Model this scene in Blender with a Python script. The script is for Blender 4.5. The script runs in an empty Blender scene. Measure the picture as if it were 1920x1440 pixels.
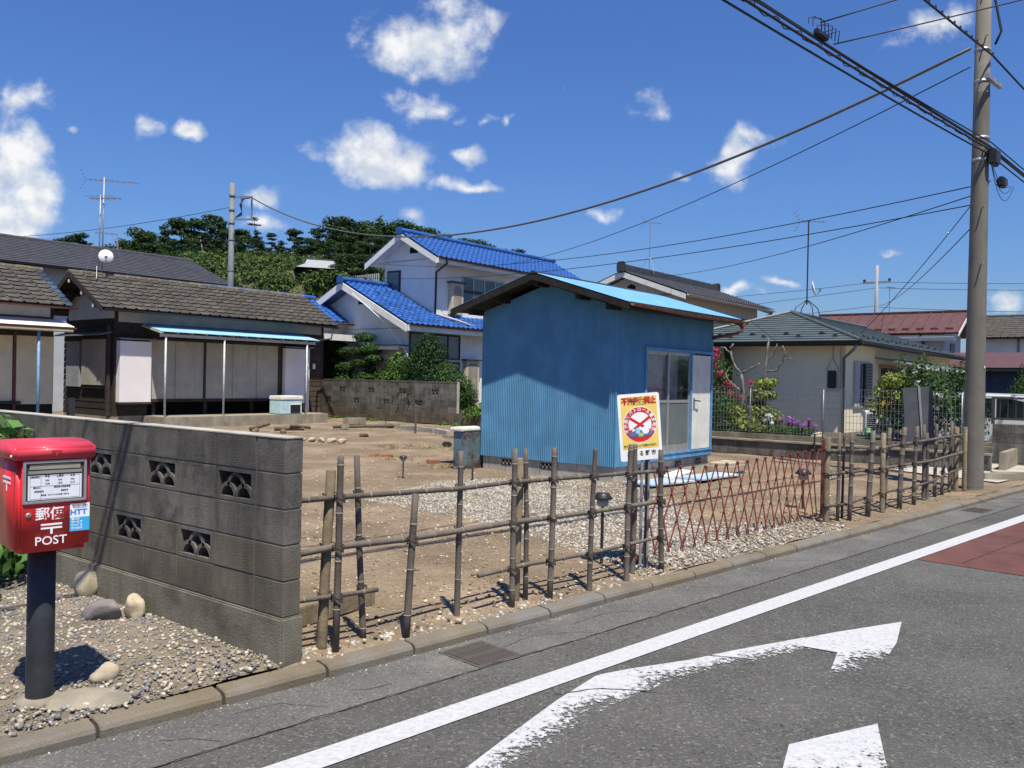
import bpy, bmesh, math, random
import numpy as np
from mathutils import Vector, Matrix
R = math.radians
scn = bpy.context.scene
COL = scn.collection
random.seed(7)
rng = np.random.default_rng(11)

# ---------------------------------------------------------------- camera
cam_d = bpy.data.cameras.new('camera'); cam = bpy.data.objects.new('camera', cam_d); COL.objects.link(cam)
cam_d.sensor_width = 36.0; cam_d.lens = 30.0; cam_d.clip_start = 0.05; cam_d.clip_end = 6000
_p, _r = R(-0.34), R(1.17)
_f = Vector((0, math.cos(_p), math.sin(_p))); _u = Vector((0, -math.sin(_p), math.cos(_p))); _x = Vector((1, 0, 0))
_ri = _x * math.cos(_r) + _u * math.sin(_r); _up = -_x * math.sin(_r) + _u * math.cos(_r)
cm = Matrix((( _ri.x, _up.x, -_f.x, 0), (_ri.y, _up.y, -_f.y, 0), (_ri.z, _up.z, -_f.z, 1.594), (0, 0, 0, 1)))
cam.matrix_world = cm
scn.camera = cam

# ---------------------------------------------------------------- sun, sky, clouds
SUN_AZ, SUN_EL = R(-73.0), R(65.5)
S = Vector((math.cos(SUN_EL) * math.cos(SUN_AZ), math.cos(SUN_EL) * math.sin(SUN_AZ), math.sin(SUN_EL)))
sd = bpy.data.lights.new('sun', 'SUN'); sd.energy = 5.0; sd.angle = R(0.53); sd.color = (1.0, 0.94, 0.83)
so = bpy.data.objects.new('sun', sd); COL.objects.link(so); so.rotation_euler = S.to_track_quat('Z', 'Y').to_euler(); so.location = (30, -60, 80)
scn.view_settings.view_transform = 'Standard'; scn.view_settings.look = 'None'
scn.view_settings.exposure = 0.45; scn.view_settings.gamma = 1.0; scn.view_settings.use_curve_mapping = False

world = bpy.data.worlds.new('World'); scn.world = world; world.use_nodes = True
wt = world.node_tree; wt.nodes.clear()
def wn(t, **k):
    n = wt.nodes.new(t)
    for a, b in k.items(): setattr(n, a, b)
    return n
sky = wn('ShaderNodeTexSky', sky_type='NISHITA'); sky.sun_disc = False
sky.sun_elevation = SUN_EL; sky.sun_rotation = math.atan2(S.x, S.y)
sky.altitude = 100; sky.air_density = 1.5; sky.dust_density = 0.3; sky.ozone_density = 8.0
def wmath(op, a, b=None, c=None):
    n = wn('ShaderNodeMath', operation=op)
    for i, v in enumerate((a, b, c)):
        if v is None: continue
        if isinstance(v, (int, float)): n.inputs[i].default_value = v
        else: wt.links.new(v, n.inputs[i])
    return n.outputs[0]
tc = wn('ShaderNodeTexCoord'); sep = wn('ShaderNodeSeparateXYZ'); wt.links.new(tc.outputs['Generated'], sep.inputs[0])
yy = wmath('MAXIMUM', wmath('ABSOLUTE', sep.outputs[1]), 0.04)
uu = wmath('DIVIDE', sep.outputs[0], yy); vv = wmath('DIVIDE', sep.outputs[2], yy)
cmb = wn('ShaderNodeCombineXYZ'); wt.links.new(uu, cmb.inputs[0]); wt.links.new(vv, cmb.inputs[1])
nz1 = wn('ShaderNodeTexNoise'); nz1.inputs['Scale'].default_value = 11; nz1.inputs['Detail'].default_value = 10; nz1.inputs['Roughness'].default_value = 0.62
wt.links.new(cmb.outputs[0], nz1.inputs['Vector'])
nz0 = wn('ShaderNodeTexNoise'); nz0.inputs['Scale'].default_value = 13; nz0.inputs['Detail'].default_value = 5
wt.links.new(cmb.outputs[0], nz0.inputs['Vector'])
wsub = wn('ShaderNodeVectorMath', operation='SUBTRACT'); wt.links.new(nz0.outputs['Color'], wsub.inputs[0]); wsub.inputs[1].default_value = (.5, .5, .5)
wscl = wn('ShaderNodeVectorMath', operation='SCALE'); wt.links.new(wsub.outputs[0], wscl.inputs[0]); wscl.inputs['Scale'].default_value = 0.07
wadd = wn('ShaderNodeVectorMath', operation='ADD'); wt.links.new(cmb.outputs[0], wadd.inputs[0]); wt.links.new(wscl.outputs[0], wadd.inputs[1])
# cumulus of the day: tangent direction (u right of north-facing axis, v up), half sizes, body
CLOUDS = [(-.109,.395,.082,.043,1.0),(-.075,.402,.055,.05,.9),(-.172,.258,.075,.036,1.0),(-.142,.255,.05,.03,.9),(-.055,.268,.03,.014,.6),(-.052,.232,.06,.016,.5),
 (-.098,.320,.065,.024,.38),(.166,.325,.036,.036,.32),(.252,.264,.042,.038,.85),(.19,.24,.035,.014,.42),(.441,.163,.02,.009,.55),(.258,.105,.034,.014,.75),
 (.311,.122,.036,.009,.6),(-.585,.24,.042,.07,1.0),(-.568,.20,.045,.055,1.0),(-.61,.19,.06,.09,1.0),(-.578,.165,.05,.02,.7),(-.575,.318,.05,.026,.6),(-.382,.29,.026,.013,.6),(-.436,.293,.022,.02,.45),
 (-.52,.282,.022,.012,.45),(-.30,.208,.032,.022,.6),(-.295,.178,.04,.02,.45),(.47,.425,.085,.03,.45),(.105,.2,.032,.014,.42),(.57,.112,.028,.02,.6),(-.12,.19,.03,.016,.5),(-.035,.298,.02,.012,.34),(-.01,.292,.016,.014,.32),(.055,.35,.012,.02,.25),(.215,.205,.022,.009,.32),(.12,.15,.03,.008,.3),(-.06,.305,.03,.02,.34),(.275,.282,.028,.03,.7),
 (-.75,.25,.09,.05,.9),(.75,.2,.06,.03,.8),(.85,.42,.09,.04,.7),(-.9,.45,.08,.05,.6),(.15,.62,.1,.05,.6),(-.4,.7,.12,.05,.6),(1.3,.3,.12,.05,.8),(-1.4,.35,.15,.06,.8)]
acc = None
for cu, cv, ru, rv, dn in CLOUDS:
    dn = dn + .13 if dn < .62 else dn
    a_ = wn('ShaderNodeVectorMath', operation='SUBTRACT'); wt.links.new(wadd.outputs[0], a_.inputs[0]); a_.inputs[1].default_value = (cu, cv, 0); ru *= 1.0; rv *= 1.0
    b_ = wn('ShaderNodeVectorMath', operation='MULTIPLY'); wt.links.new(a_.outputs[0], b_.inputs[0]); b_.inputs[1].default_value = (1/ru, 1/rv, 0)
    l_ = wn('ShaderNodeVectorMath', operation='LENGTH'); wt.links.new(b_.outputs[0], l_.inputs[0])
    m_ = wmath('MULTIPLY_ADD', l_.outputs['Value'], -0.8 * (0.5 + dn * .5), dn * 0.95)
    acc = m_ if acc is None else wmath('MAXIMUM', acc, m_)
dens = wmath('ADD', acc, wmath('MULTIPLY', wmath('SUBTRACT', nz1.outputs['Fac'], 0.5), 2.0))
mr = wn('ShaderNodeMapRange', interpolation_type='SMOOTHSTEP'); wt.links.new(dens, mr.inputs['Value'])
mr.inputs['From Min'].default_value = 0.10; mr.inputs['From Max'].default_value = 0.66
# cloud body: sunlit tops white, thin parts and undersides greyer
mp = wn('ShaderNodeVectorMath', operation='ADD'); wt.links.new(cmb.outputs[0], mp.inputs[0]); mp.inputs[1].default_value = (.005, .012, 0)
nz2 = wn('ShaderNodeTexNoise'); nz2.inputs['Scale'].default_value = 13; nz2.inputs['Detail'].default_value = 6; wt.links.new(mp.outputs[0], nz2.inputs['Vector'])
nz3 = wn('ShaderNodeTexNoise'); nz3.inputs['Scale'].default_value = 13; nz3.inputs['Detail'].default_value = 6; wt.links.new(cmb.outputs[0], nz3.inputs['Vector'])
cr = wn('ShaderNodeValToRGB'); wt.links.new(wmath('MULTIPLY_ADD', wmath('SUBTRACT', nz3.outputs['Fac'], nz2.outputs['Fac']), 4.0, .5), cr.inputs[0])
cr.color_ramp.elements[0].position = .22; cr.color_ramp.elements[0].color = (.62, .69, .80, 1)
cr.color_ramp.elements[1].position = .72; cr.color_ramp.elements[1].color = (.98, .98, .98, 1)
skm = wn('ShaderNodeVectorMath', operation='MULTIPLY'); wt.links.new(sky.outputs[0], skm.inputs[0]); skm.inputs[1].default_value = (.72, .955, 1.48)   # deeper blue of a clear summer noon
bg1 = wn('ShaderNodeBackground'); wt.links.new(skm.outputs[0], bg1.inputs[0]); bg1.inputs[1].default_value = 0.059
bg2 = wn('ShaderNodeBackground'); wt.links.new(cr.outputs[0], bg2.inputs[0]); bg2.inputs[1].default_value = 0.72
mx = wn('ShaderNodeMixShader'); wt.links.new(wmath('MULTIPLY', mr.outputs[0], .97), mx.inputs[0])
wt.links.new(bg1.outputs[0], mx.inputs[1]); wt.links.new(bg2.outputs[0], mx.inputs[2])
wo = wn('ShaderNodeOutputWorld'); wt.links.new(mx.outputs[0], wo.inputs[0])

# ---------------------------------------------------------------- frames: lot grid and kerb line
AL = R(51.7); AK = R(44.56); AW = R(142.3)
E1 = Vector((math.cos(AL), math.sin(AL), 0)); E2 = Vector((-math.sin(AL), math.cos(AL), 0))
DK = Vector((math.cos(AK), math.sin(AK), 0)); NK = Vector((-math.sin(AK), math.cos(AK), 0)); K0 = Vector((-1.871, 3.896, 0))
def L(a, b, z=0): return E1 * a + E2 * b + Vector((0, 0, z))
def K(s, t, z=0): return K0 + DK * s + NK * t + Vector((0, 0, z))

# ---------------------------------------------------------------- materials
MATS = {}
def mat(name, col, rough=0.8, var=0.2, scale=6.0, bump=0.0, bscale=60.0, metal=0.0, spec=0.4, rand=0.0, col2=None, streak=0.0, speck=None, coat=0.0, island=0.0, obj='Object', stain=None, transl=0.0, bdist=.01, stain2=None):
    m = bpy.data.materials.new(name); m.use_nodes = True; nt = m.node_tree; N = nt.nodes; Lk = nt.links
    b = N['Principled BSDF']; b.inputs['Roughness'].default_value = rough; b.inputs['Metallic'].default_value = metal
    b.inputs['Specular IOR Level'].default_value = spec
    if coat: b.inputs['Coat Weight'].default_value = coat; b.inputs['Coat Roughness'].default_value = .12
    t = N.new('ShaderNodeTexCoord'); co = t.outputs[obj]
    def noise(sc, det=4, ro=.6, stretch=None):
        n = N.new('ShaderNodeTexNoise'); n.inputs['Scale'].default_value = sc; n.inputs['Detail'].default_value = det; n.inputs['Roughness'].default_value = ro
        if stretch:
            mp_ = N.new('ShaderNodeMapping'); mp_.inputs['Scale'].default_value = stretch; Lk.new(co, mp_.inputs[0]); Lk.new(mp_.outputs[0], n.inputs['Vector'])
        else: Lk.new(co, n.inputs['Vector'])
        return n.outputs['Fac']
    def rgbmix(fac, a, bb, mode='MIX'):
        n = N.new('ShaderNodeMix'); n.data_type = 'RGBA'; n.blend_type = mode
        for i, v in ((0, fac), (6, a), (7, bb)):
            if isinstance(v, (int, float)): n.inputs[i].default_value = v
            elif isinstance(v, (tuple, list)): n.inputs[i].default_value = (*v[:3], 1)
            else: Lk.new(v, n.inputs[i])
        return n.outputs[2]
    def ramp(v, p0, p1):
        n = N.new('ShaderNodeMapRange'); n.inputs['From Min'].default_value = p0; n.inputs['From Max'].default_value = p1; Lk.new(v, n.inputs['Value']); return n.outputs[0]
    c2 = col2 or tuple(max(0, c * (1 - 1.6 * var)) for c in col); c1 = col if col2 else tuple(min(1, c * (1 + var)) for c in col)
    c = rgbmix(ramp(noise(scale), .3, .7), c1, c2)
    if streak: c = rgbmix(ramp(noise(scale * 2.2, 5, .7, (1, 1, .12)), .45, .75), c, tuple(x * (1 - streak) for x in col))
    if stain: c = rgbmix(ramp(noise(stain[1], 6, .75), stain[2], stain[2] + .12), c, stain[0])
    if stain2: c = rgbmix(ramp(noise(stain2[1], 3, .6), stain2[2], stain2[2] + .2), c, stain2[0])
    if speck:   # (scale, light, dark)
        c = rgbmix(ramp(noise(speck[0] * 1.35, 3, .7), .55, .72), c, speck[1]); c = rgbmix(ramp(noise(speck[0] * .9, 4, .75, (1.01, .99, 1.3)), .56, .70), c, speck[2])
    if rand or island:
        if island:
            g = N.new('ShaderNodeNewGeometry'); rv_ = g.outputs['Random Per Island']; amt = island
        else:
            g = N.new('ShaderNodeObjectInfo'); rv_ = g.outputs['Random']; amt = rand
        n = N.new('ShaderNodeMapRange'); Lk.new(rv_, n.inputs['Value']); n.inputs['To Min'].default_value = 1 - amt; n.inputs['To Max'].default_value = 1 + amt * .8
        h = N.new('ShaderNodeVectorMath'); h.operation = 'SCALE'; Lk.new(c, h.inputs[0]); Lk.new(n.outputs[0], h.inputs['Scale']); c = h.outputs[0]
    Lk.new(c, b.inputs['Base Color'])
    if bump:
        bn = N.new('ShaderNodeBump'); bn.inputs['Strength'].default_value = bump; bn.inputs['Distance'].default_value = bdist
        Lk.new(noise(bscale, 5, .65), bn.inputs['Height']); Lk.new(bn.outputs[0], b.inputs['Normal'])
    if transl:
        tr = N.new('ShaderNodeBsdfTranslucent'); Lk.new(c, tr.inputs['Color']); ms = N.new('ShaderNodeMixShader'); ms.inputs[0].default_value = transl
        Lk.new(b.outputs[0], ms.inputs[1]); Lk.new(tr.outputs[0], ms.inputs[2]); Lk.new(ms.outputs[0], N['Material Output'].inputs[0])
    MATS[name] = m
    return m
def ramp_island(name, cols, rough=.85, spec=.3, bump=0):
    """stones: every island takes its own colour from a list"""
    m = mat(name, (.3, .3, .3), rough, spec=spec); nt = m.node_tree; N = nt.nodes; Lk = nt.links
    g = N.new('ShaderNodeNewGeometry'); r_ = N.new('ShaderNodeValToRGB'); r_.color_ramp.interpolation = 'CONSTANT'
    el = r_.color_ramp.elements
    while len(el) < len(cols): el.new(0.5)
    for i, c in enumerate(cols): el[i].position = i / len(cols); el[i].color = (*c, 1)
    Lk.new(g.outputs['Random Per Island'], r_.inputs[0])
    n = N.new('ShaderNodeTexNoise'); n.inputs['Scale'].default_value = 40
    t = N.new('ShaderNodeTexCoord'); Lk.new(t.outputs['Object'], n.inputs['Vector'])
    mm = N.new('ShaderNodeMapRange'); Lk.new(n.outputs['Fac'], mm.inputs['Value']); mm.inputs['To Min'].default_value = .75; mm.inputs['To Max'].default_value = 1.2
    h = N.new('ShaderNodeVectorMath'); h.operation = 'SCALE'; Lk.new(r_.outputs[0], h.inputs[0]); Lk.new(mm.outputs[0], h.inputs['Scale'])
    Lk.new(h.outputs[0], N['Principled BSDF'].inputs['Base Color'])
    return m

M = MATS
def refcoord(ob, *names):
    """let pieces of one thing share that thing's coordinates, so stains run across joints"""
    for n in names:
        for nd in M[n].node_tree.nodes:
            if nd.type == 'TEX_COORD': nd.object = ob
mat('lane_asphalt', (.094, .091, .082), .85, .16, 1.1, 1.0, 70, spec=.2, speck=(46, (.27, .26, .235), (.018, .018, .017)), stain=((.068, .066, .060), .8, .55), stain2=((.112, .109, .098), .3, .5))
mat('edge_asphalt', (.125, .121, .112), .9, .18, 1.6, .8, 80, spec=.2, speck=(46, (.30, .285, .25), (.04, .039, .036)), stain=((.19, .175, .15), 1.3, .56), stain2=((.10, .096, .088), .6, .5))
mat('kerb_concrete', (.20, .172, .128), .9, .25, 3, .6, 90, spec=.15, col2=(.15, .112, .062), speck=(130, (.27, .25, .21), (.11, .09, .065)), stain=((.17, .16, .145), .5, .46), stain2=((.12, .098, .066), 1.4, .52))
mat('crack', (.038, .037, .034), .95, .1)
mat('drain_iron', (.10, .085, .07), .8, .3, 12, .5, 80)
mat('ground_far', (.16, .13, .09), .95, .3, .05)
mat('dirt', (.262, .20, .133), .95, .3, .9, 1.0, 14, spec=.1, bdist=.045, stain2=((.185, .14, .092), .45, .45), speck=(26, (.37, .30, .215), (.145, .105, .068)), stain=((.20, .14, .088), 2.2, .54))
mat('grit', (.20, .165, .12), .95, .25, 2.0, 1.0, 40, spec=.15, speck=(60, (.29, .25, .19), (.11, .095, .075)))
mat('garden_soil', (.10, .085, .06), .95, .3, 2, .8, 30)
mat('concrete', (.30, .265, .20), .9, .2, 3, .5, 60, spec=.2, streak=.3, stain=((.19, .16, .12), 2, .58))
mat('pale_concrete', (.42, .39, .33), .9, .18, 4, .4, 60, spec=.2, stain=((.26, .24, .2), 3, .6))
mat('block', (.155, .144, .122), .92, .3, 2.2, .8, 110, spec=.15, streak=.72, rand=.06, stain=((.062, .058, .052), 2.6, .50), speck=(160, (.23, .22, .20), (.11, .105, .095)))
mat('block_low', (.155, .136, .104), .92, .3, 2.2, .8, 110, spec=.15, streak=.5, rand=.06, stain=((.082, .072, .054), 3.0, .52), speck=(160, (.21, .19, .16), (.10, .09, .07)))
mat('footing', (.20, .18, .135), .92, .25, 3, .7, 90, spec=.2, streak=.35, stain=((.11, .098, .07), 3, .55))
mat('mortar', (.16, .152, .135), .95, .2, 8, .6, 100)
mat('back_block', (.16, .15, .13), .95, .25, 4, .5, 60, spec=.2, streak=.55, rand=.25, stain=((.07, .065, .055), 3, .52))
mat('back_block_low', (.13, .105, .075), .95, .25, 4, .5, 60, spec=.2, streak=.4, rand=.15)
mat('bamboo', (.148, .122, .096), .7, .3, 14, .5, 60, spec=.3, rand=.22, streak=.4, col2=(.105, .088, .072))
mat('bamboo_node', (.25, .225, .18), .8, .2, 20)
mat('old_timber', (.245, .19, .118), .85, .25, 10, .5, 50, rand=.12, streak=.45)
mat('rope', (.045, .038, .03), .95, .2)
mat('wire_tie', (.6, .6, .58), .4, .1, metal=.8)
mat('gate_red', (.22, .052, .038), .55, .3, 18, .2, 60, spec=.4, stain=((.10, .035, .025), 25, .58))
mat('shed_blue', (.102, .262, .415), .6, .14, 2.5, .1, 40, spec=.12, streak=.16, stain=((.09, .25, .46), 5, .6))
mat('shed_trim', (.10, .27, .46), .6, .2, 8, .2, 50, stain=((.05, .09, .13), 14, .66))
mat('shed_roof', (.155, .37, .64), .4, .1, 3, .1, 40, spec=.5, stain=((.30, .25, .30), 7, .66))
mat('rust_gutter', (.17, .075, .042), .6, .4, 10, .3, 50, stain=((.09, .04, .03), 20, .55))
mat('char_wood', (.020, .016, .013), .9, .35, 7, .6, 40)
mat('rail_metal', (.055, .05, .048), .6, .15, 8)
mat('dark_wood', (.042, .032, .025), .85, .35, 7, .6, 40, streak=.4)
mat('board', (.075, .048, .031), .85, .3, 9, .7, 50, rand=.28, streak=.3)
mat('board_black', (.035, .026, .020), .85, .3, 9, .7, 50, rand=.25)
mat('plaster', (.62, .61, .57), .9, .08, 2, .2, 80, stain=((.50, .49, .45), 1.5, .6))
mat('plaster_grey', (.44, .46, .45), .9, .12, 2, .2, 80)
mat('shutter', (.42, .385, .32), .75, .1, 3, .15, 60, streak=.18, stain=((.27, .265, .25), 3.5, .62))
mat('panel_pink', (.76, .71, .69), .8, .05, 1.5, .2, 70)
mat('panel_grey', (.30, .31, .32), .8, .1, 3)
mat('cream_sheet', (.62, .56, .40), .6, .08, 3)
mat('maroon', (.11, .035, .03), .6, .3, 8)
mat('dark_metal', (.03, .031, .034), .5, .2, 8)
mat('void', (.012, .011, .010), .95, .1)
mat('old_tile', (.088, .078, .064), .85, .28, 5, .7, 60, spec=.3, rand=.22, stain=((.055, .05, .043), 6, .52))
mat('ridge_tile', (.17, .145, .10), .9, .3, 6, .6, 50, rand=.25)
mat('glazed_tile', (.055, .085, .12), .35, .3, 8, rand=.4, spec=.5)
mat('slate_tile', (.058, .058, .066), .65, .2, 4, .2, 60, spec=.4)
mat('black_tile', (.042, .043, .046), .5, .25, 5, .2, 60, spec=.5)
mat('blue_tile', (.030, .115, .36), .38, .22, 9, .15, 50, spec=.5, rand=.28, island=0, col2=(.022, .08, .27))
mat('white_wall', (.74, .73, .69), .9, .06, 1.2, .15, 90)
mat('white_trim', (.70, .69, .64), .7, .06, 4)
mat('beige_trim', (.50, .44, .35), .7, .1, 4)
mat('cream_wall', (.76, .69, .50), .9, .05, 1.2, .25, 120)
mat('green_roof', (.088, .112, .110), .5, .12, 3, spec=.4)
mat('red_roof', (.112, .054, .048), .5, .12, 3, spec=.4)
mat('grey_wall', (.42, .44, .46), .9, .06, 2)
mat('navy_wall', (.03, .05, .09), .8, .2, 3)
mat('curtain', (.42, .40, .46), .9, .2, 5)
mat('aluminium', (.45, .44, .41), .4, .1, 6, metal=.6)
mat('sign_grey', (.075, .08, .088), .6, .15, 6)
mat('grey_metal', (.24, .25, .26), .5, .15, 8, metal=.5)
mat('galvanised', (.36, .37, .37), .5, .2, 8, metal=.6)
mat('white_paint', (.80, .79, .76), .6, .05, 5)
mat('door_white', (.66, .65, .58), .7, .1, 3, streak=.15, stain=((.45, .40, .30), 5, .68))
mat('awning_blue', (.27, .50, .66), .45, .08, 4)
mat('awning_white', (.86, .85, .82), .5, .06, 4)
mat('post_paint', (.55, .57, .57), .5, .15, 10)
mat('post_blue', (.16, .33, .56), .5, .15, 10)
mat('mail_red', (.64, .018, .022), .34, .1, 3, .06, 25, spec=.5, coat=.25, stain=((.44, .014, .014), 7, .62))
mat('mail_lid', (.66, .045, .07), .45, .08, 3, spec=.5, coat=.2)
mat('mail_white', (.85, .84, .82), .5, .03)
mat('mail_post', (.028, .031, .036), .55, .25, 10, .2, 60, spec=.4)
mat('notice', (.74, .75, .78), .5, .04)
mat('ink', (.05, .05, .055), .7, .1)
mat('sticker_blue', (.035, .26, .66), .5, .05)
mat('sticker_cyan', (.04, .42, .75), .5, .05)
mat('slot_dark', (.05, .045, .04), .6, .2)
mat('slot_tan', (.33, .29, .21), .5, .2)
mat('sign_white', (.82, .81, .78), .45, .04)
mat('sign_yellow', (.83, .60, .13), .5, .06)
mat('sign_red', (.56, .025, .03), .5, .06)
mat('sign_black', (.02, .02, .022), .5, .05)
mat('sign_bluegrey', (.10, .16, .30), .5, .1)
mat('sign_sky', (.32, .58, .72), .5, .05)
mat('sign_green', (.45, .55, .10), .5, .05)
mat('pole_concrete', (.205, .19, .155), .85, .14, 3, .4, 70, streak=.25, stain=((.18, .17, .145), 1.5, .58))
mat('pole_wrap', (.155, .142, .115), .85, .14, 3, .3, 70, streak=.2)
mat('far_pole', (.19, .20, .205), .8, .12, 3)
mat('pole_far', (.30, .32, .33), .8, .12, 3)
mat('cable', (.018, .018, .020), .6, .1)
mat('cable_grey', (.11, .105, .10), .6, .1)
mat('white_part', (.78, .78, .76), .5, .05)
mat('dish', (.72, .73, .76), .5, .05)
mat('boulder', (.40, .335, .235), .85, .22, 4, .6, 30, rand=.12, stain=((.26, .22, .17), 5, .6))
mat('boulder_grey', (.20, .18, .165), .85, .3, 3, .6, 30, stain=((.30, .27, .23), 6, .62))
mat('brick_red', (.34, .145, .075), .9, .2, 12, .5, 60, rand=.15)
mat('cooler_white', (.78, .76, .66), .5, .08, 4)
mat('cooler_mint', (.46, .66, .66), .5, .1, 4)
mat('rusty_cyan', (.115, .175, .195), .7, .25, 3, .3, 30, stain=((.07, .036, .02), 4.2, .47))
mat('sheet_board', (.36, .50, .62), .5, .15, 2, stain=((.62, .63, .63), 2.5, .50))
mat('log', (.16, .115, .075), .9, .3, 9, .6, 40, rand=.2)
mat('lamp_black', (.028, .028, .03), .45, .2, 10)
mat('lamp_glass', (.42, .41, .38), .35, .1, 10)
mat('bark', (.085, .062, .045), .9, .3, 6, .8, 20)
mat('pine_bark', (.20, .125, .08), .9, .3, 4, .6, 10)
mat('pale_bark', (.26, .22, .18), .85, .4, 9, .6, 30, col2=(.09, .075, .06))
def leaf(name, c, isl=.55, tr=.28): return mat(name, c, .6, .25, 1.2, spec=.2, island=isl, transl=tr)
leaf('leaf_dark', (.032, .070, .020)); leaf('leaf_mid', (.055, .115, .028)); leaf('leaf_bright', (.115, .21, .035)); leaf('leaf_lime', (.22, .27, .055))
leaf('leaf_pine', (.036, .075, .030)); leaf('leaf_hill', (.042, .080, .024)); leaf('leaf_slope', (.075, .125, .032)); leaf('leaf_hydrangea', (.10, .22, .05))
leaf('petal_pink', (.62, .06, .16), .4); leaf('petal_purple', (.42, .14, .52), .4); leaf('petal_white', (.80, .80, .76), .15)
leaf('grass', (.12, .19, .045)); leaf('straw', (.38, .29, .15))
mat('hill_ground', (.060, .075, .026), .95, .35, .12, 0, col2=(.085, .065, .040))
mat('car_white', (.66, .66, .63), .3, .03, spec=.5, coat=.3)
mat('tyre', (.02, .02, .02), .8, .2)
mat('gap_shade', (.02, .03, .012), .95, .3)  # near-black tone that carries the shade of the gap behind the myrtle
mat('orange_cloth', (.62, .16, .05), .8, .1)
mat('blue_bag', (.04, .16, .50), .5, .2, 8)
mat('green_bag', (.28, .50, .26), .6, .2, 8)
mat('white_cloth', (.66, .62, .60), .8, .15, 8)
ramp_island('stone_mix', [(.30, .27, .22), (.20, .19, .18), (.42, .37, .29), (.15, .15, .155), (.36, .31, .23), (.25, .23, .205), (.52, .47, .38), (.19, .18, .165), (.33, .285, .205), (.27, .26, .25)])
ramp_island('stone_white', [(.43, .40, .34), (.30, .275, .225), (.52, .49, .43), (.22, .205, .175), (.38, .345, .28), (.46, .43, .37), (.17, .16, .145), (.34, .315, .26)])
ramp_island('stone_dirt', [(.34, .27, .19), (.22, .165, .11), (.44, .37, .27), (.16, .118, .078), (.50, .43, .33), (.26, .195, .13)])
def glass(name, col, rough=.06, spec=.9):
    m = mat(name, col, rough, .15, 2, spec=spec); return m
glass('pane_dark', (.035, .04, .045)); glass('pane_grey', (.10, .11, .115), .12); glass('pane_frost', (.13, .15, .145), .45, .4); glass('pane_lilac', (.20, .19, .25), .15)
glass('pane_car', (.02, .025, .028), .04)
def clear_glass(name, tint, amount):
    m = bpy.data.materials.new(name); m.use_nodes = True; N = m.node_tree.nodes; Lk = m.node_tree.links; N.remove(N['Principled BSDF'])
    tr = N.new('ShaderNodeBsdfTransparent'); tr.inputs[0].default_value = (*tint, 1); gl = N.new('ShaderNodeBsdfGlossy'); gl.inputs['Roughness'].default_value = .05
    ms = N.new('ShaderNodeMixShader'); ms.inputs[0].default_value = amount; Lk.new(tr.outputs[0], ms.inputs[1]); Lk.new(gl.outputs[0], ms.inputs[2])
    Lk.new(ms.outputs[0], N['Material Output'].inputs[0]); MATS[name] = m
clear_glass('pane_clear', (.80, .82, .84), .12)
def paint(name, wear, fine):
    """road paint with worn gaps; attribute 'wear' 0..1 raises the wear towards one edge"""
    m = bpy.data.materials.new(name); m.use_nodes = True; nt = m.node_tree; N = nt.nodes; Lk = nt.links
    b = N['Principled BSDF']; b.inputs['Roughness'].default_value = .75; b.inputs['Specular IOR Level'].default_value = .25
    t = N.new('ShaderNodeTexCoord')
    n1 = N.new('ShaderNodeTexNoise'); n1.inputs['Scale'].default_value = fine; n1.inputs['Detail'].default_value = 8; n1.inputs['Roughness'].default_value = .75; Lk.new(t.outputs['Object'], n1.inputs['Vector'])
    n2 = N.new('ShaderNodeTexNoise'); n2.inputs['Scale'].default_value = 2.6; n2.inputs['Detail'].default_value = 3; Lk.new(t.outputs['Object'], n2.inputs['Vector'])
    at = N.new('ShaderNodeAttribute'); at.attribute_name = 'wear'
    def mth(op, a, bb, c=None):
        q = N.new('ShaderNodeMath'); q.operation = op
        for i, v in enumerate((a, bb, c)):
            if v is None: continue
            if isinstance(v, (int, float)): q.inputs[i].default_value = v
            else: Lk.new(v, q.inputs[i])
        return q.outputs[0]
    w = mth('ADD', mth('MULTIPLY', at.outputs['Fac'], 1.0), mth('MULTIPLY', mth('SUBTRACT', n2.outputs['Fac'], .5), 1.1))
    thr = mth('MULTIPLY_ADD', w, .30, wear)
    fm = N.new('ShaderNodeMapRange'); Lk.new(mth('SUBTRACT', n1.outputs['Fac'], thr), fm.inputs['Value']); fm.inputs['From Min'].default_value = -.025; fm.inputs['From Max'].default_value = .045; fac = fm.outputs[0]
    cm_ = N.new('ShaderNodeMapRange'); Lk.new(n1.outputs['Fac'], cm_.inputs['Value']); cm_.inputs['From Min'].default_value = .3; cm_.inputs['From Max'].default_value = .7; cm_.inputs['To Min'].default_value = .34; cm_.inputs['To Max'].default_value = .54
    cc = N.new('ShaderNodeCombineColor'); [Lk.new(cm_.outputs[0], cc.inputs[i]) for i in range(3)]; Lk.new(cc.outputs[0], b.inputs['Base Color'])
    tr = N.new('ShaderNodeBsdfTransparent'); ms = N.new('ShaderNodeMixShader'); Lk.new(fac, ms.inputs[0]); Lk.new(tr.outputs[0], ms.inputs[1]); Lk.new(b.outputs[0], ms.inputs[2])
    Lk.new(ms.outputs[0], N['Material Output'].inputs[0]); MATS[name] = m
paint('paint_line', .20, 30); paint('paint_arrow', .345, 36)
mat('paint_red', (.135, .060, .052), .85, .18, 2, .8, 90, spec=.2, speck=(90, (.17, .075, .065), (.07, .03, .027)))
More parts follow.
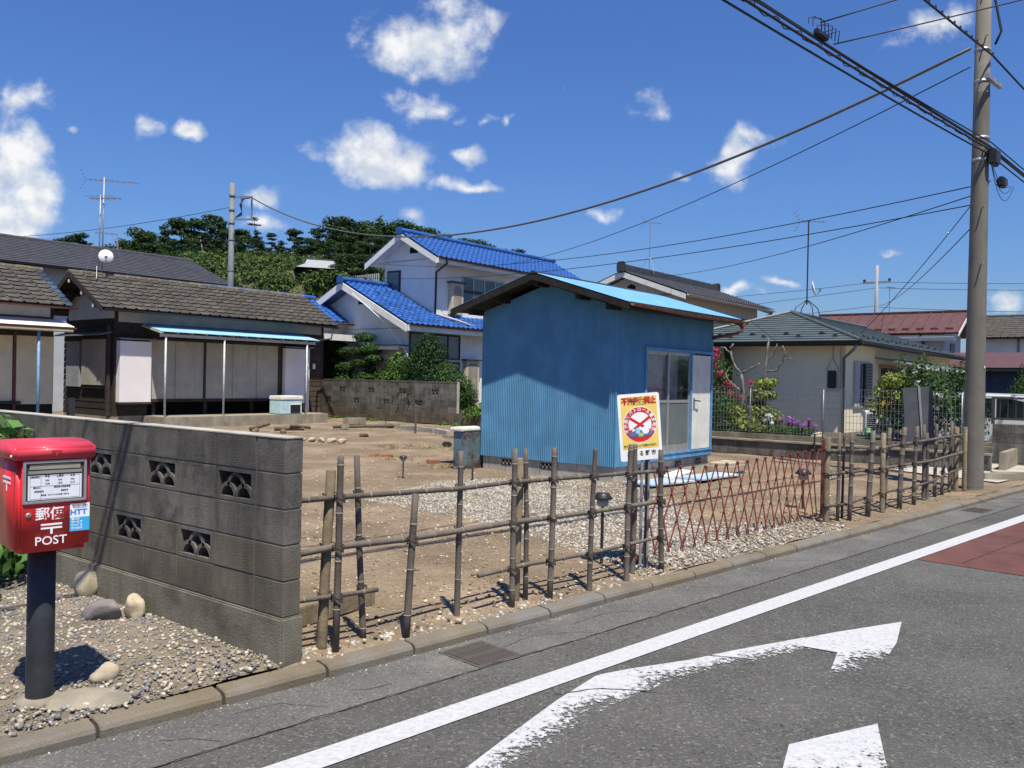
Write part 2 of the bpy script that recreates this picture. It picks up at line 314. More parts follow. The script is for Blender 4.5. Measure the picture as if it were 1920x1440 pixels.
# ---------------------------------------------------------------- mesh helpers
class MB:
    def __init__(s): s.v = []; s.f = []
    def add(s, vs, fs):
        o = len(s.v); s.v += [tuple(v) for v in vs]; s.f += [tuple(i + o for i in f) for f in fs]; return s
    def box(s, x0, x1, y0, y1, z0, z1, m=None):
        vs = [Vector((x, y, z)) for z in (z0, z1) for y in (y0, y1) for x in (x0, x1)]
        if m is not None: vs = [m @ v for v in vs]
        return s.add(vs, [(0, 2, 3, 1), (4, 5, 7, 6), (0, 1, 5, 4), (2, 6, 7, 3), (0, 4, 6, 2), (1, 3, 7, 5)])
    def extr(s, pts, d):
        """polygon (counter-clockwise seen against d) swept along d"""
        n = len(pts); d = Vector(d); a = [Vector(p) for p in pts]; b = [p + d for p in a]
        return s.add(a + b, [tuple(range(n))[::-1], tuple(range(n, 2 * n))] + [(i, (i + 1) % n, n + (i + 1) % n, n + i) for i in range(n)])
    def quad(s, *p): return s.add(p, [tuple(range(len(p)))])
    def tube(s, path, r, seg=8, cap=True):
        P = [Vector(p) for p in path]; n = len(P); rs = r if isinstance(r, (list, tuple)) else [r] * n
        vs = []; ref = None
        for i, p in enumerate(P):
            d = (P[min(i + 1, n - 1)] - P[max(i - 1, 0)]).normalized()
            if ref is None: ref = Vector((0, 0, 1)) if abs(d.z) < .9 else Vector((1, 0, 0))
            x = d.cross(ref)
            if x.length < 1e-4: x = d.orthogonal()
            x.normalize(); y = d.cross(x); ref = -y if False else ref
            for k in range(seg):
                a = 2 * math.pi * k / seg; vs.append(p + (x * math.cos(a) + y * math.sin(a)) * rs[i])
        fs = [(i * seg + k, i * seg + (k + 1) % seg, (i + 1) * seg + (k + 1) % seg, (i + 1) * seg + k) for i in range(n - 1) for k in range(seg)]
        if cap: fs += [tuple(range(seg))[::-1], tuple((n - 1) * seg + k for k in range(seg))]
        return s.add(vs, fs)
    def lathe(s, prof, c=(0, 0, 0), seg=16, m=None):
        vs = []; c = Vector(c)
        for r, z in prof:
            for k in range(seg):
                a = 2 * math.pi * k / seg; v = Vector((r * math.cos(a), r * math.sin(a), z)); vs.append((m @ v if m is not None else v) + c)
        n = len(prof)
        fs = [(i * seg + k, i * seg + (k + 1) % seg, (i + 1) * seg + (k + 1) % seg, (i + 1) * seg + k) for i in range(n - 1) for k in range(seg)]
        if prof[0][0] > 1e-5: fs.append(tuple(range(seg))[::-1])
        if prof[-1][0] > 1e-5: fs.append(tuple((n - 1) * seg + k for k in range(seg)))
        return s.add(vs, fs)
    def mesh(s, name, material=None, smooth=False, bevel=0.0, bseg=2):
        me = bpy.data.meshes.new(name); me.from_pydata(s.v, [], s.f)
        bm = bmesh.new(); bm.from_mesh(me)
        if bevel:
            bmesh.ops.remove_doubles(bm, verts=bm.verts, dist=1e-5)
            bmesh.ops.bevel(bm, geom=[e for e in bm.edges if len(e.link_faces) == 2 and e.calc_face_angle(0) > .6], offset=bevel, segments=bseg, affect='EDGES', clamp_overlap=True)
        bmesh.ops.recalc_face_normals(bm, faces=bm.faces); bm.to_mesh(me); bm.free()
        if material: me.materials.append(M[material])
        if smooth:
            for p in me.polygons: p.use_smooth = True
        return me
    def build(s, name, material, parent=None, smooth=False, bevel=0.0, bseg=2, label=None):
        o = put(name, s.mesh(name, material, smooth, bevel, bseg), parent)
        if label: o['label'] = label
        return o
def put(name, me, parent=None, loc=None, rot=None, mtx=None):
    o = bpy.data.objects.new(name, me); COL.objects.link(o)
    if parent is not None: o.parent = parent
    if mtx is not None: o.matrix_local = mtx
    else:
        if loc is not None: o.location = loc
        if rot is not None: o.rotation_euler = rot
    return o
def tag(o, label, cat, group=None):
    o['label'] = label; o['category'] = cat
    if group: o['group'] = group
    return o
def thing(name, label, cat, loc=(0, 0, 0), rz=0.0, group=None):
    o = bpy.data.objects.new(name, None); COL.objects.link(o); o.location = loc; o.rotation_euler = (0, 0, rz); o.empty_display_size = .2
    return tag(o, label, cat, group)
def structure(o): o['kind'] = 'structure'; return o
def stuff(o, label=None, cat=None):
    o['kind'] = 'stuff'
    if label: o['label'] = label
    if cat: o['category'] = cat
    return o
def clone(o, parent=None):
    c = o.copy(); COL.objects.link(c); c.parent = parent
    for ch in o.children: clone(ch, c)
    return c
def npmesh(name, V, F, material, smooth=False, uni=4):
    """V (n,3); F (m,uni) ints"""
    me = bpy.data.meshes.new(name); V = np.ascontiguousarray(V, np.float32); F = np.ascontiguousarray(F, np.int32)
    me.vertices.add(len(V)); me.vertices.foreach_set('co', V.ravel()); me.loops.add(F.size); me.loops.foreach_set('vertex_index', F.ravel())
    me.polygons.add(len(F)); me.polygons.foreach_set('loop_start', np.arange(0, F.size, uni, dtype=np.int32))
    me.update(calc_edges=True)
    if material: me.materials.append(M[material])
    if smooth: me.polygons.foreach_set('use_smooth', np.ones(len(F), bool))
    me.validate(); return me
def lerp(a, b, t): return a + (b - a) * t
def jit(a): return random.uniform(-a, a)

# rocks: jittered icosahedra, joined with numpy
_t = (1 + 5 ** .5) / 2
ICO = np.array([(-1, _t, 0), (1, _t, 0), (-1, -_t, 0), (1, -_t, 0), (0, -1, _t), (0, 1, _t), (0, -1, -_t), (0, 1, -_t), (_t, 0, -1), (_t, 0, 1), (-_t, 0, -1), (-_t, 0, 1)]) / 1.9
ICF = np.array([(0, 11, 5), (0, 5, 1), (0, 1, 7), (0, 7, 10), (0, 10, 11), (1, 5, 9), (5, 11, 4), (11, 10, 2), (10, 7, 6), (7, 1, 8), (3, 9, 4), (3, 4, 2), (3, 2, 6), (3, 6, 8), (3, 8, 9), (4, 9, 5), (2, 4, 11), (6, 2, 10), (8, 6, 7), (9, 8, 1)])
def stones(name, pts, smin, smax, material, flat=.62, sink=.25, power=2.2):
    n = len(pts); sz = smin + (smax - smin) * rng.random(n) ** power
    V = np.repeat(ICO[None], n, 0) * (1 + rng.uniform(-.28, .28, (n, 12, 1)))
    V *= np.stack([rng.uniform(.75, 1.25, n), rng.uniform(.6, 1.0, n), rng.uniform(.4, .8, n) * flat / .6], 1)[:, None, :] * sz[:, None, None] * .5
    an = rng.uniform(0, 6.283, n); tl = rng.normal(0, .35, n)
    c, s_ = np.cos(tl), np.sin(tl); y, z = V[..., 1].copy(), V[..., 2].copy(); V[..., 1] = c[:, None] * y - s_[:, None] * z; V[..., 2] = s_[:, None] * y + c[:, None] * z
    c, s_ = np.cos(an), np.sin(an); x, y = V[..., 0].copy(), V[..., 1].copy(); V[..., 0] = c[:, None] * x - s_[:, None] * y; V[..., 1] = s_[:, None] * x + c[:, None] * y
    V += pts[:, None, :]; V[..., 2] += (sz * sink * flat)[:, None] * .5
    F = (ICF[None] + (np.arange(n) * 12)[:, None, None]).reshape(-1, 3)
    return npmesh(name, V.reshape(-1, 3), F, material, uni=3)
def inpoly(x, y, poly):
    poly = np.array(poly); r = np.zeros(len(x), bool); j = len(poly) - 1
    for i in range(len(poly)):
        xi, yi = poly[i]; xj, yj = poly[j]
        r ^= ((yi > y) != (yj > y)) & (x < (xj - xi) * (y - yi) / (yj - yi + 1e-12) + xi); j = i
    return r
def scatter(poly, n):
    """n points inside a world-xy polygon"""
    p = np.array(poly); lo, hi = p.min(0), p.max(0); out = np.zeros((0, 2))
    while len(out) < n:
        q = rng.uniform(lo, hi, (n * 2, 2)); out = np.vstack([out, q[inpoly(q[:, 0], q[:, 1], p)]])
    return out[:n]
def leaves(name, blobs, n, size, material, up=.35, shell=.55, wide=.55):
    """leaf-sized kites through ellipsoid clumps: blobs (cx,cy,cz,rx,ry,rz)"""
    B = np.array(blobs, float); w = (B[:, 3] * B[:, 4] * B[:, 5]) ** .7; idx = rng.choice(len(B), n, p=w / w.sum())
    d = rng.normal(size=(n, 3)); d /= np.linalg.norm(d, axis=1)[:, None]
    r = shell + (1 - shell) * rng.random(n) ** .6; r = np.where(rng.random(n) < .25, r * rng.random(n), r) * rng.uniform(.88, 1.12, n)
    c = B[idx, :3] + d * B[idx, 3:] * r[:, None]
    nrm = d * 1.0 + rng.normal(0, .55, (n, 3)); nrm[:, 2] += up; nrm /= np.linalg.norm(nrm, axis=1)[:, None]
    t = np.cross(nrm, rng.normal(size=(n, 3))); t /= np.linalg.norm(t, axis=1)[:, None]; b = np.cross(nrm, t)
    s = size * rng.uniform(.6, 1.35, n)[:, None]
    V = np.stack([c - t * s * .5, c + b * s * wide * .5 + nrm * s * .1, c + t * s * .5 - nrm * s * .06, c - b * s * wide * .5 + nrm * s * .1], 1)
    F = np.arange(n * 4).reshape(n, 4)
    return npmesh(name, V.reshape(-1, 3), F, material)
def text_mesh(name, body, size, material, bold=0.0, align='CENTER', squash=1.0, spacing=1.0):
    cu = bpy.data.curves.new(name, 'FONT'); cu.body = body; cu.size = size; cu.align_x = align; cu.align_y = 'CENTER'; cu.offset = bold; cu.space_character = spacing; cu.resolution_u = 3; cu.extrude = .0004
    o = bpy.data.objects.new(name, cu); COL.objects.link(o); dg = bpy.context.evaluated_depsgraph_get(); me = bpy.data.meshes.new_from_object(o.evaluated_get(dg))
    COL.objects.unlink(o); bpy.data.objects.remove(o); bpy.data.curves.remove(cu)
    if squash != 1.0:
        for v in me.vertices: v.co.x *= squash
    me.materials.clear(); me.materials.append(M[material]); return me

# ---------------------------------------------------------------- setting: ground, road, kerb, lot
structure(MB().quad((-2500, -2500, -.16), (2500, -2500, -.16), (2500, 2500, -.16), (-2500, 2500, -.16)).build('ground', 'ground_far'))
def sheet(name, pts, z, material, sub=None):
    o = MB().quad(*[K(s, t, z) for s, t in pts]).build(name, material); return structure(o)
sheet('road', [(-60, -14), (120, -14), (120, -.43), (-60, -.43)], -.104, 'lane_asphalt')
# asphalt apron between the kerb and the lane
sheet('road_apron', [(-60, -.445), (120, -.445), (120, .02), (-60, .02)], -.10, 'edge_asphalt')
def grid_sheet(name, s0, s1, t0, t1, step, zf, material, frame):
    ns, nt_ = int((s1 - s0) / step) + 1, int((t1 - t0) / step) + 1
    ss = np.linspace(s0, s1, ns); tt = np.linspace(t0, t1, nt_); A, B = np.meshgrid(ss, tt, indexing='ij')
    o, d1, d2 = frame; X = o.x + A * d1.x + B * d2.x; Y = o.y + A * d1.y + B * d2.y; Zz = zf(A, B, X, Y)
    V = np.stack([X, Y, Zz], -1).reshape(-1, 3); i = np.arange(ns * nt_).reshape(ns, nt_)
    F = np.stack([i[:-1, :-1], i[1:, :-1], i[1:, 1:], i[:-1, 1:]], -1).reshape(-1, 4)
    return put(name, npmesh(name, V, F, material, True))
def bumps(X, Y): return .012 * np.sin(X * 2.1 + .6 * Y) * np.cos(Y * 1.7) + .008 * np.sin(5.3 * X + 1.2) * np.sin(4.1 * Y) + .005 * np.sin(11 * X) * np.cos(9.7 * Y + X)
KF = (K0, DK, NK)
structure(grid_sheet('lot_ground', .95, 32, .12, 36, .16, lambda A, B, X, Y: bumps(X, Y) - .012 - .02 * np.exp(-(B - .12) * 3), 'dirt', KF))
structure(grid_sheet('verge_ground', -9, 1.0, .12, 36, .10, lambda A, B, X, Y: bumps(X, Y) * 1.0 - .01 - .02 * np.exp(-(B - .12) * 3) + .02 * np.exp(-((A - .9) * 2) ** 2), 'grit', KF))
# kerb stones, 0.6 m each
kp = [(0, -.125), (.0, -.062), (.012, -.044), (.032, -.034), (.12, -.026), (.135, -.06), (.135, -.125)]
kerb = structure(thing('kerb', 'row of weathered concrete kerb stones between the lot and the road', 'kerb', K(0, 0), AK)); del kerb['category'], kerb['label']
km = MB().extr([(0, t, z) for t, z in kp], (.594, 0, 0)).mesh('kerb_stone', 'kerb_concrete', bevel=.006, bseg=1)
for i in range(-12, 90):
    o = put('kerb_stone', km, kerb, loc=(.02 + i * .61, jit(.003), jit(.002)), rot=(jit(.008), jit(.002), jit(.003)))
refcoord(kerb, 'kerb_concrete')
# thin run of grit and dust in the gutter corner
pts = np.array([K(random.uniform(-2.5, 14), -abs(random.gauss(0, .05)) - .004, -.1) for _ in range(900)]); stuff(put('gutter_grit', stones('gutter_grit', pts, .004, .018, 'stone_mix', sink=.3)), 'fine grit and pebbles gathered along the foot of the kerb', 'grit')
# seams and cracks in the asphalt
def crack(path, w, name='crack', z=-.0975):
    mb = MB(); pts = []
    for i in range(len(path) - 1):
        a, b = path[i], path[i + 1]; n = max(2, int(math.hypot(b[0] - a[0], b[1] - a[1]) / .06))
        for k in range(n): pts.append((lerp(a[0], b[0], k / n) + jit(.008), lerp(a[1], b[1], k / n) + jit(.008)))
    pts.append(path[-1])
    for i in range(len(pts) - 1):
        (s0, t0), (s1, t1) = pts[i], pts[i + 1]; l = math.hypot(s1 - s0, t1 - t0) or 1; nx, ny = -(t1 - t0) / l, (s1 - s0) / l; w0, w1 = w * random.uniform(.4, 1.2), w * random.uniform(.4, 1.2)
        mb.quad(K(s0 - nx * w0, t0 - ny * w0, z), K(s1 - nx * w1, t1 - ny * w1, z), K(s1 + nx * w1, t1 + ny * w1, z), K(s0 + nx * w0, t0 + ny * w0, z))
    return structure(mb.build('road_' + name, 'crack'))
crack([(-6, -.44), (2.3, -.44), (3.0, -.45), (5, -.44), (7.3, -.44), (9.1, -.435), (12.7, -.45), (20, -.45), (40, -.45)], .0035, 'seam')
for pth in ([(2.26, -.25), (2.7, -.20), (2.9, -.3), (3.05, -.42)], [(3.05, -.2), (3.5, -.16), (3.72, -.3), (3.8, -.44)], [(.2, -.2), (.32, -.26), (.42, -.4)], [(1.2, -.2), (1.3, -.28), (1.45, -.3)], [(4.6, -.05), (4.7, -.2), (4.9, -.3)], [(.6, -.12), (.85, -.16), (1.0, -.36)], [(6.2, -.1), (6.5, -.3), (6.55, -.42)], [(8.6, -.05), (8.8, -.25), (9.2, -.3)]):
    crack(pth, .0022)
# painted edge line, arrows, red-brown field
def strip(name, outer, inner, material, z=-.0975, w0=0.0, w1=1.0, wl=None):
    mb = MB(); n = len(outer); wv = []
    for i_, ((so_, to_), (si, ti)) in enumerate(zip(outer, inner)):
        for k in range(5): mb.v.append(tuple(K(lerp(so_, si, k / 4), lerp(to_, ti, k / 4), z))); wv.append(lerp(w0, w1, k / 4) + (wl[i_] if wl else 0))
    for i in range(n - 1):
        for k in range(4): mb.f.append((i * 5 + k, i * 5 + k + 1, (i + 1) * 5 + k + 1, (i + 1) * 5 + k))
    me = bpy.data.meshes.new(name); me.from_pydata(mb.v, [], mb.f); me.materials.append(M[material])
    at = me.attributes.new('wear', 'FLOAT', 'POINT'); at.data.foreach_set('value', wv)
    return structure(put(name, me))
ln = np.linspace(-60, 120, 120)
strip('road_edge_line', [(s, -.755) for s in ln], [(s, -.925) for s in ln], 'paint_line', w1=0.05)
strip('road_arrow_shaft', [(.6, -1.47), (1.092, -1.334), (1.446, -1.223), (1.95, -1.073), (2.389, -.971), (2.465, -.98), (2.645, -1.028), (3.04, -1.167), (3.42, -1.25), (4.031, -1.421)],
      [(.9, -1.70), (1.317, -1.557), (1.524, -1.482), (1.808, -1.394), (2.10, -1.31), (2.347, -1.30), (2.612, -1.325), (2.988, -1.424), (3.478, -1.507), (3.86, -1.60)], 'paint_arrow', w0=-.1, w1=.85, wl=(.35, .3, .2, .05, -.15, -.35, .15, .2, .1, .1))
strip('road_arrow_head', [(3.80, -1.37), (4.3, -1.505), (4.929, -1.71)], [(3.883, -1.711), (4.05, -1.79), (4.402, -1.88)], 'paint_arrow', z=-.0965, w0=.05, w1=.0)
strip('road_arrow_barb', [(3.883, -1.713), (3.601, -1.81), (3.3, -1.905), (2.95, -2.03)], [(4.402, -1.882), (4.1, -1.95), (3.79, -2.02), (3.0, -2.18)], 'paint_arrow', z=-.0955, w0=0, w1=.1, wl=(.0, .5, 1.0, 1.9))
strip('road_arrow_head', [(2.36, -2.175), (2.6, -2.25), (2.925, -2.357)], [(2.05, -2.30), (2.25, -2.52), (2.40, -2.62)], 'paint_arrow', z=-.0965, w0=-.1, w1=.5)
strip('road_arrow_shaft', [(2.37, -2.19), (1.9, -2.16), (1.2, -2.2)], [(2.2, -2.36), (1.8, -2.4), (1.1, -2.45)], 'paint_arrow', w0=1.0, w1=1.5)
structure(MB().quad(K(7.35, -.93, -.099), K(7.42, -5.2, -.099), K(60, -5.2, -.099), K(60, -.93, -.099)).build('road_red_field', 'paint_red'))
for pth in ([(2.0, -1.0), (2.25, -1.12), (2.45, -1.35)], [(3.2, -1.2), (3.3, -1.36), (3.28, -1.48)], [(7.5, -1.3), (9.5, -1.32), (12, -1.9)]): crack(pth, .005, z=-.0945)

# gully gratings
def grating(s, t, w, h, label):
    g = thing('drain_grating', label, 'drain cover', K(s, t, -.104), AK)
    m = MB(); f = .012
    m.box(0, w, 0, .02, 0, .0085).box(0, w, h - .02, h, 0, .0085).box(0, .02, .02, h - .02, 0, .0085).box(w - .02, w, .02, h - .02, 0, .0085); m.build('frame', 'drain_iron', g)
    MB().quad((.01, .01, .0005), (w - .01, .01, .0005), (w - .01, h - .01, .0005), (.01, h - .01, .0005)).build('pit', 'void', g)
    n = 13; bm_ = MB().box(0, .016, .02, h - .02, .001, .0105).mesh('bar', 'drain_iron')
    for i in range(n): put('bar', bm_, g, loc=(.03 + i * (w - .076) / (n - 1), 0, 0))
    for k in (1, 2): put('cross_bar', MB().box(.02, w - .02, 0, .01, .001, .0075).mesh('cross_bar', 'drain_iron'), g, loc=(0, h * k / 3, 0))
grating(1.98, -.43, .36, .37, 'rusty iron gully grating in the gutter in front of the bamboo fence')
grating(11.3, -.36, .5, .30, 'far iron gully grating in the gutter before the utility pole')

# ---------------------------------------------------------------- gravel
def wp(lst): return [(K(s, t).x, K(s, t).y) for s, t in lst]
LEFTPOLY = wp([(-2.2, .10), (1.0, .10), (.93, 4.6), (-2.2, 4.6)])
q = scatter(LEFTPOLY, 27000); z = bumps(q[:, 0], q[:, 1]) - .010 + .02 * np.exp(-((((q[:, 0] - K0.x) * DK.x + (q[:, 1] - K0.y) * DK.y) - .9) * 2) ** 2)
stuff(put('verge_gravel', stones('verge_gravel', np.column_stack([q, z]), .007, .036, 'stone_mix', sink=.32, power=2.5)), 'mixed grey and tan gravel round the red postbox', 'gravel')
WHITE = wp([(5.0, 5.3), (7.3, 6.0), (8.9, 5.7), (9.1, 4.0), (8.3, 2.6), (7.0, 1.35), (7.5, .85), (8.25, .5), (8.2, .16), (6, .13), (4.35, .13), (4.4, .4), (4.75, 1.4), (5.0, 2.5), (5.05, 3.7)])
q = scatter(WHITE, 27000); keep = rng.random(len(q)) < .35 + .65 * (np.sin(q[:, 0] * 1.3 + q[:, 1] * .7) * .5 + .75); q = q[keep]; z = bumps(q[:, 0], q[:, 1]) - .012
stuff(put('white_gravel', stones('white_gravel', np.column_stack([q, z]), .011, .040, 'stone_white', sink=.34, power=1.8)), 'pale crushed stone spread between the blue shed and the folding gate', 'gravel')
LOT = wp([(1.15, .14), (13, .14), (16, 3), (16, 19), (6, 19), (1.3, 8)])
q = scatter(LOT, 15000); q = q[(rng.random(len(q)) < np.clip(9 / (q[:, 1] - 2), .15, 1))]; z = bumps(q[:, 0], q[:, 1]) - .012
stuff(put('dirt_pebbles', stones('dirt_pebbles', np.column_stack([q, z]), .008, .045, 'stone_dirt', sink=.35, power=3.2)), 'pebbles and clods strewn over the bare brown lot', 'pebbles')
q = scatter(wp([(1.2, .2), (9, .2), (10.5, 6), (1.3, 6)]), 9000); z = bumps(q[:, 0], q[:, 1]) - .012
stuff(put('near_pebbles', stones('near_pebbles', np.column_stack([q, z]), .006, .042, 'stone_dirt', sink=.22, power=3.0)), 'small pale pebbles in the brown soil just behind the bamboo fence', 'pebbles')
q = scatter(wp([(1.1, .10), (8.2, .10), (8.2, .34), (1.1, .34)]), 1500); z = bumps(q[:, 0], q[:, 1]) - .03
stuff(put('kerbside_pebbles', stones('kerbside_pebbles', np.column_stack([q, z]), .008, .045, 'stone_white', power=3)), 'pale pebbles along the back of the kerb below the bamboo fence', 'pebbles')
# ---------------------------------------------------------------- near block wall
def wave_block(w, h, d, material, simple=False):
    """openwork screen block: frame, three scallop arches, blind back"""
    b = MB(); e = .035; zb, zt = .022, h - .022
    b.box(0, e, -d, 0, 0, h).box(w - e, w, -d, 0, 0, h).box(e, w - e, -d, 0, 0, zb).box(e, w - e, -d, 0, zt, h)
    b.box(e, w - e, -d + .002, -d + .03, zb, zt)
    iw = w - 2 * e
    def arch(cx, cz, r, th, seg=7):
        o_ = [(cx + r * math.cos(math.pi * k / seg), cz + r * math.sin(math.pi * k / seg)) for k in range(seg + 1)]
        i_ = [(cx + (r - th) * math.cos(math.pi * k / seg), cz + (r - th) * math.sin(math.pi * k / seg)) for k in range(seg + 1)]
        for k in range(seg):
            p = [o_[k], o_[k + 1], i_[k + 1], i_[k]]; b.extr([(x, -.008, min(zz, zt)) for x, zz in p], (0, -d + .04, 0))
    r = iw / 4 + .006
    arch(e + iw * .25, zb, r, .024); arch(e + iw * .75, zb, r, .024); arch(e + iw * .5, zb + r * .72, r, .024)
    return b.mesh('openwork_block', material)
wall = thing('block_wall', 'weathered grey concrete block wall with scalloped openwork blocks, beside the red postbox', 'wall', (-1.2455, 4.7225, 0), AW)
bl_m = MB().box(0, .392, -.12, 0, 0, .192).mesh('block', 'block', bevel=.003, bseg=1); bl_l = MB().box(0, .392, -.12, 0, 0, .192).mesh('block', 'block_low', bevel=.003, bseg=1); half_l = MB().box(0, .262, -.12, 0, 0, .192).mesh('block', 'block_low', bevel=.003, bseg=1)
ow_m = wave_block(.392, .192, .12, 'block')
half_m = MB().box(0, .262, -.12, 0, 0, .192).mesh('block', 'block', bevel=.003, bseg=1)
x0 = .27
for r in range(5):
    z = 1.04 - .2 * r + .004
    put('block', half_l if r > 2 else half_m, wall, loc=(0, jit(.0015), z))
    for c in range(18):
        opn = (r == 1 and c % 2 == 0) or (r == 3 and c % 2 == 1)
        put('openwork_block' if opn else 'block', ow_m if opn else (bl_l if r > 2 else bl_m), wall, loc=(x0 + c * .4 + .004, jit(.0015), z))
mo = MB().box(.006, x0 + 7.2, -.113, -.094, .24, 1.232)
for r in range(6): mo.box(.006, x0 + 7.2, -.094, -.007, 1.04 - .2 * r - .006 + .2 * (r == 9), 1.04 - .2 * r + .006)
for c in range(19): mo.box(x0 + c * .4 - .006, x0 + c * .4 + .006, -.094, -.0075, .25, 1.232)
mo.build('mortar', 'mortar', wall)
MB().box(-.012, x0 + 7.3, -.137, .018, -.2, .238).build('footing', 'footing', wall, bevel=.01)
MB().box(-.004, x0 + 7.2, -.122, .002, 1.2365, 1.2435).build('cap_mortar', 'pale_concrete', wall)

refcoord(wall, 'block', 'block_low', 'footing')

# ---------------------------------------------------------------- bamboo fences
def bamboo(path, r, node=.26, seg=9, off=None):
    P = [Vector(p) for p in path]; lens = [0]
    for i in range(1, len(P)): lens.append(lens[-1] + (P[i] - P[i - 1]).length)
    T = lens[-1]; off = random.random() * node if off is None else off
    ks = sorted(set([0.0, T] + [q for n_ in np.arange(off, T, node) for q in (n_ - .012, n_, n_ + .012) if 0 < q < T] + [l for l in lens]))
    def at(d):
        for i in range(len(P) - 1):
            if d <= lens[i + 1] + 1e-9: return P[i].lerp(P[i + 1], (d - lens[i]) / max(1e-9, lens[i + 1] - lens[i]))
        return P[-1]
    rs = []
    for d in ks:
        tap = 1.04 - .12 * d / T; isn = any(abs(d - n_) < 1e-6 for n_ in np.arange(off, T, node)); rs.append(r * tap * (1.13 if isn else 1.0))
    mb = MB().tube([at(d) for d in ks], rs, seg); mb.nodes = [(at(n_), (at(min(T, n_ + .01)) - at(max(0, n_ - .01))).normalized(), r * (1.04 - .12 * n_ / T)) for n_ in np.arange(off, T, node) if .03 < n_ < T - .03]
    return mb
def rings(mb, parent):
    m_ = MB()
    for c, d, r in mb.nodes: m_.tube([c - d * .007, c - d * .003, c + d * .003], [r * 1.07, r * 1.16, r * 1.10], 9)
    if m_.v: m_.build('node_ring', 'bamboo_node', parent, True)['kind'] = 'stuff'
def tie(parent, c, r, axis):
    """rope lashing round a crossing"""
    for k in range(3):
        a = Vector(axis) * (k - 1) * .011; ring = [Vector(c) + a + Vector((math.cos(q) * r, math.sin(q) * r * 1.3, math.sin(q * 2 + k) * .012)) for q in np.linspace(0, 6.283, 13)]
        MB().tube(ring, .0035, 5, False).build('rope_tie', 'rope', parent)
def fence(name, label, posts, rails, woods, s0):
    f = thing(name, label, 'fence', K(s0, .25, 0), AK)
    for i, (sb, tb, st_, zt, r) in enumerate(posts):
        if i in woods:
            MB().tube([(sb - s0, tb - .25, -.06), (sb - s0, tb - .25, .0), (lerp(sb, st_, .5) - s0, tb - .25 + .004, zt * .5), (st_ - s0, tb - .25, zt - .006), (st_ - s0, tb - .25, zt)], [r * 1.02, r, r * .98, r * .97, r * .85], 14).build('timber_post', 'old_timber', f, True)
        else:
            m_ = (sb + st_) / 2 + jit(.008)
            mb = bamboo([(sb - s0, tb - .25, -.06), (m_ - s0, tb - .25 + jit(.01), zt * .5), (st_ - s0, tb - .25, zt)], r, node=random.uniform(.2, .3)); rings(mb, mb.build('bamboo_post', 'bamboo', f, True))
    for pts, t_, r in rails:
        mb = bamboo([(s - s0, t_ - .25 + jit(.004), z_) for s, z_ in pts], r, node=random.uniform(.19, .26)); rings(mb, mb.build('bamboo_rail', 'bamboo', f, True))
        for i, (sb, tb, st_, zt, pr) in enumerate(posts):
            for k in range(len(pts) - 1):
                (sa, za), (sc, zc) = pts[k], pts[k + 1]; zz = (za + zc) / 2; sp = lerp(sb, st_, zz / zt)
                if sa <= sp < sc and abs(tb - t_) < .13 and zz < zt - .04: tie(f, (sp - s0, tb - .25, lerp(za, zc, (sp - sa) / (sc - sa))), pr + .008, (0, 0, 1)); break
    return f
LP = [(1.16, .40, 1.175, 1.10, .019), (1.361, .278, 1.403, 1.031, .0308), (1.40, .191, 1.411, 1.115, .0212), (1.679, .309, 1.604, 1.103, .0201), (1.895, .160, 1.95, .859, .0235), (2.418, .279, 2.429, 1.098, .0208), (2.872, .205, 2.872, 1.10, .021), (3.006, .306, 3.034, 1.016, .0302), (3.075, .27, 3.045, 1.089, .0189),
      (3.245, .185, 3.265, 1.092, .0225), (3.695, .185, 3.737, 1.064, .0211), (4.151, .175, 4.175, 1.081, .0231), (4.392, .30, 4.392, 1.065, .0229), (4.663, .195, 4.614, 1.015, .0235), (4.66, .37, 4.66, .93, .02)]
RL = [([(1.166, .872), (1.442, .869), (2.391, .848), (2.848, .858), (3.779, .842), (4.76, .827)], .24, .0165), ([(1.159, .567), (1.404, .576), (1.92, .562), (2.38, .564), (2.836, .569), (3.322, .563), (3.763, .561), (4.22, .561), (4.738, .569)], .238, .0205),
      ([(1.158, .295), (1.455, .282), (1.731, .27)], .24, .015), ([(2.571, .235), (3.038, .246), (3.773, .235), (4.734, .258)], .24, .0165)]
fence('bamboo_fence', 'grey bamboo pole fence from the block wall to the folding gate', LP, RL, (1, 7), 1.16)
RP = [(8.30, .448, 8.305, .977, .0361), (8.532, .415, 8.541, 1.039, .0205), (8.664, .33, 8.69, 1.035, .0262), (8.75, .46, 8.77, 1.02, .016), (9.18, .33, 9.305, 1.038, .0322), (9.705, .36, 9.695, .999, .0328), (10.012, .47, 10.18, 1.045, .0287), (10.272, .366, 10.404, 1.053, .033), (10.762, .36, 10.836, 1.057, .0273), (11.40, .46, 11.36, 1.063, .026),
      (11.48, .44, 11.43, .941, .023), (11.95, .50, 11.98, 1.053, .025), (12.30, .52, 12.42, 1.054, .025), (12.62, .52, 12.70, 1.063, .025), (12.86, .50, 12.84, .984, .037), (13.02, .62, 12.98, 1.065, .026), (13.06, .44, 13.04, .986, .034)]
RR = [([(8.23, .827), (9.446, .78), (10.115, .807), (10.999, .829), (12.524, .869), (12.85, .87)], .42, .021), ([(8.271, .548), (9.788, .533), (10.862, .533), (11.664, .538), (12.5, .58), (12.9, .60)], .42, .019), ([(8.208, .183), (8.773, .157), (9.805, .216), (10.883, .204), (11.517, .233), (12.4, .32), (12.9, .35)], .42, .0155)]
fence('bamboo_fence', 'grey bamboo pole fence between the folding gate and the concrete utility pole', RP, RR, (0, 5, 14, 16), 8.23)

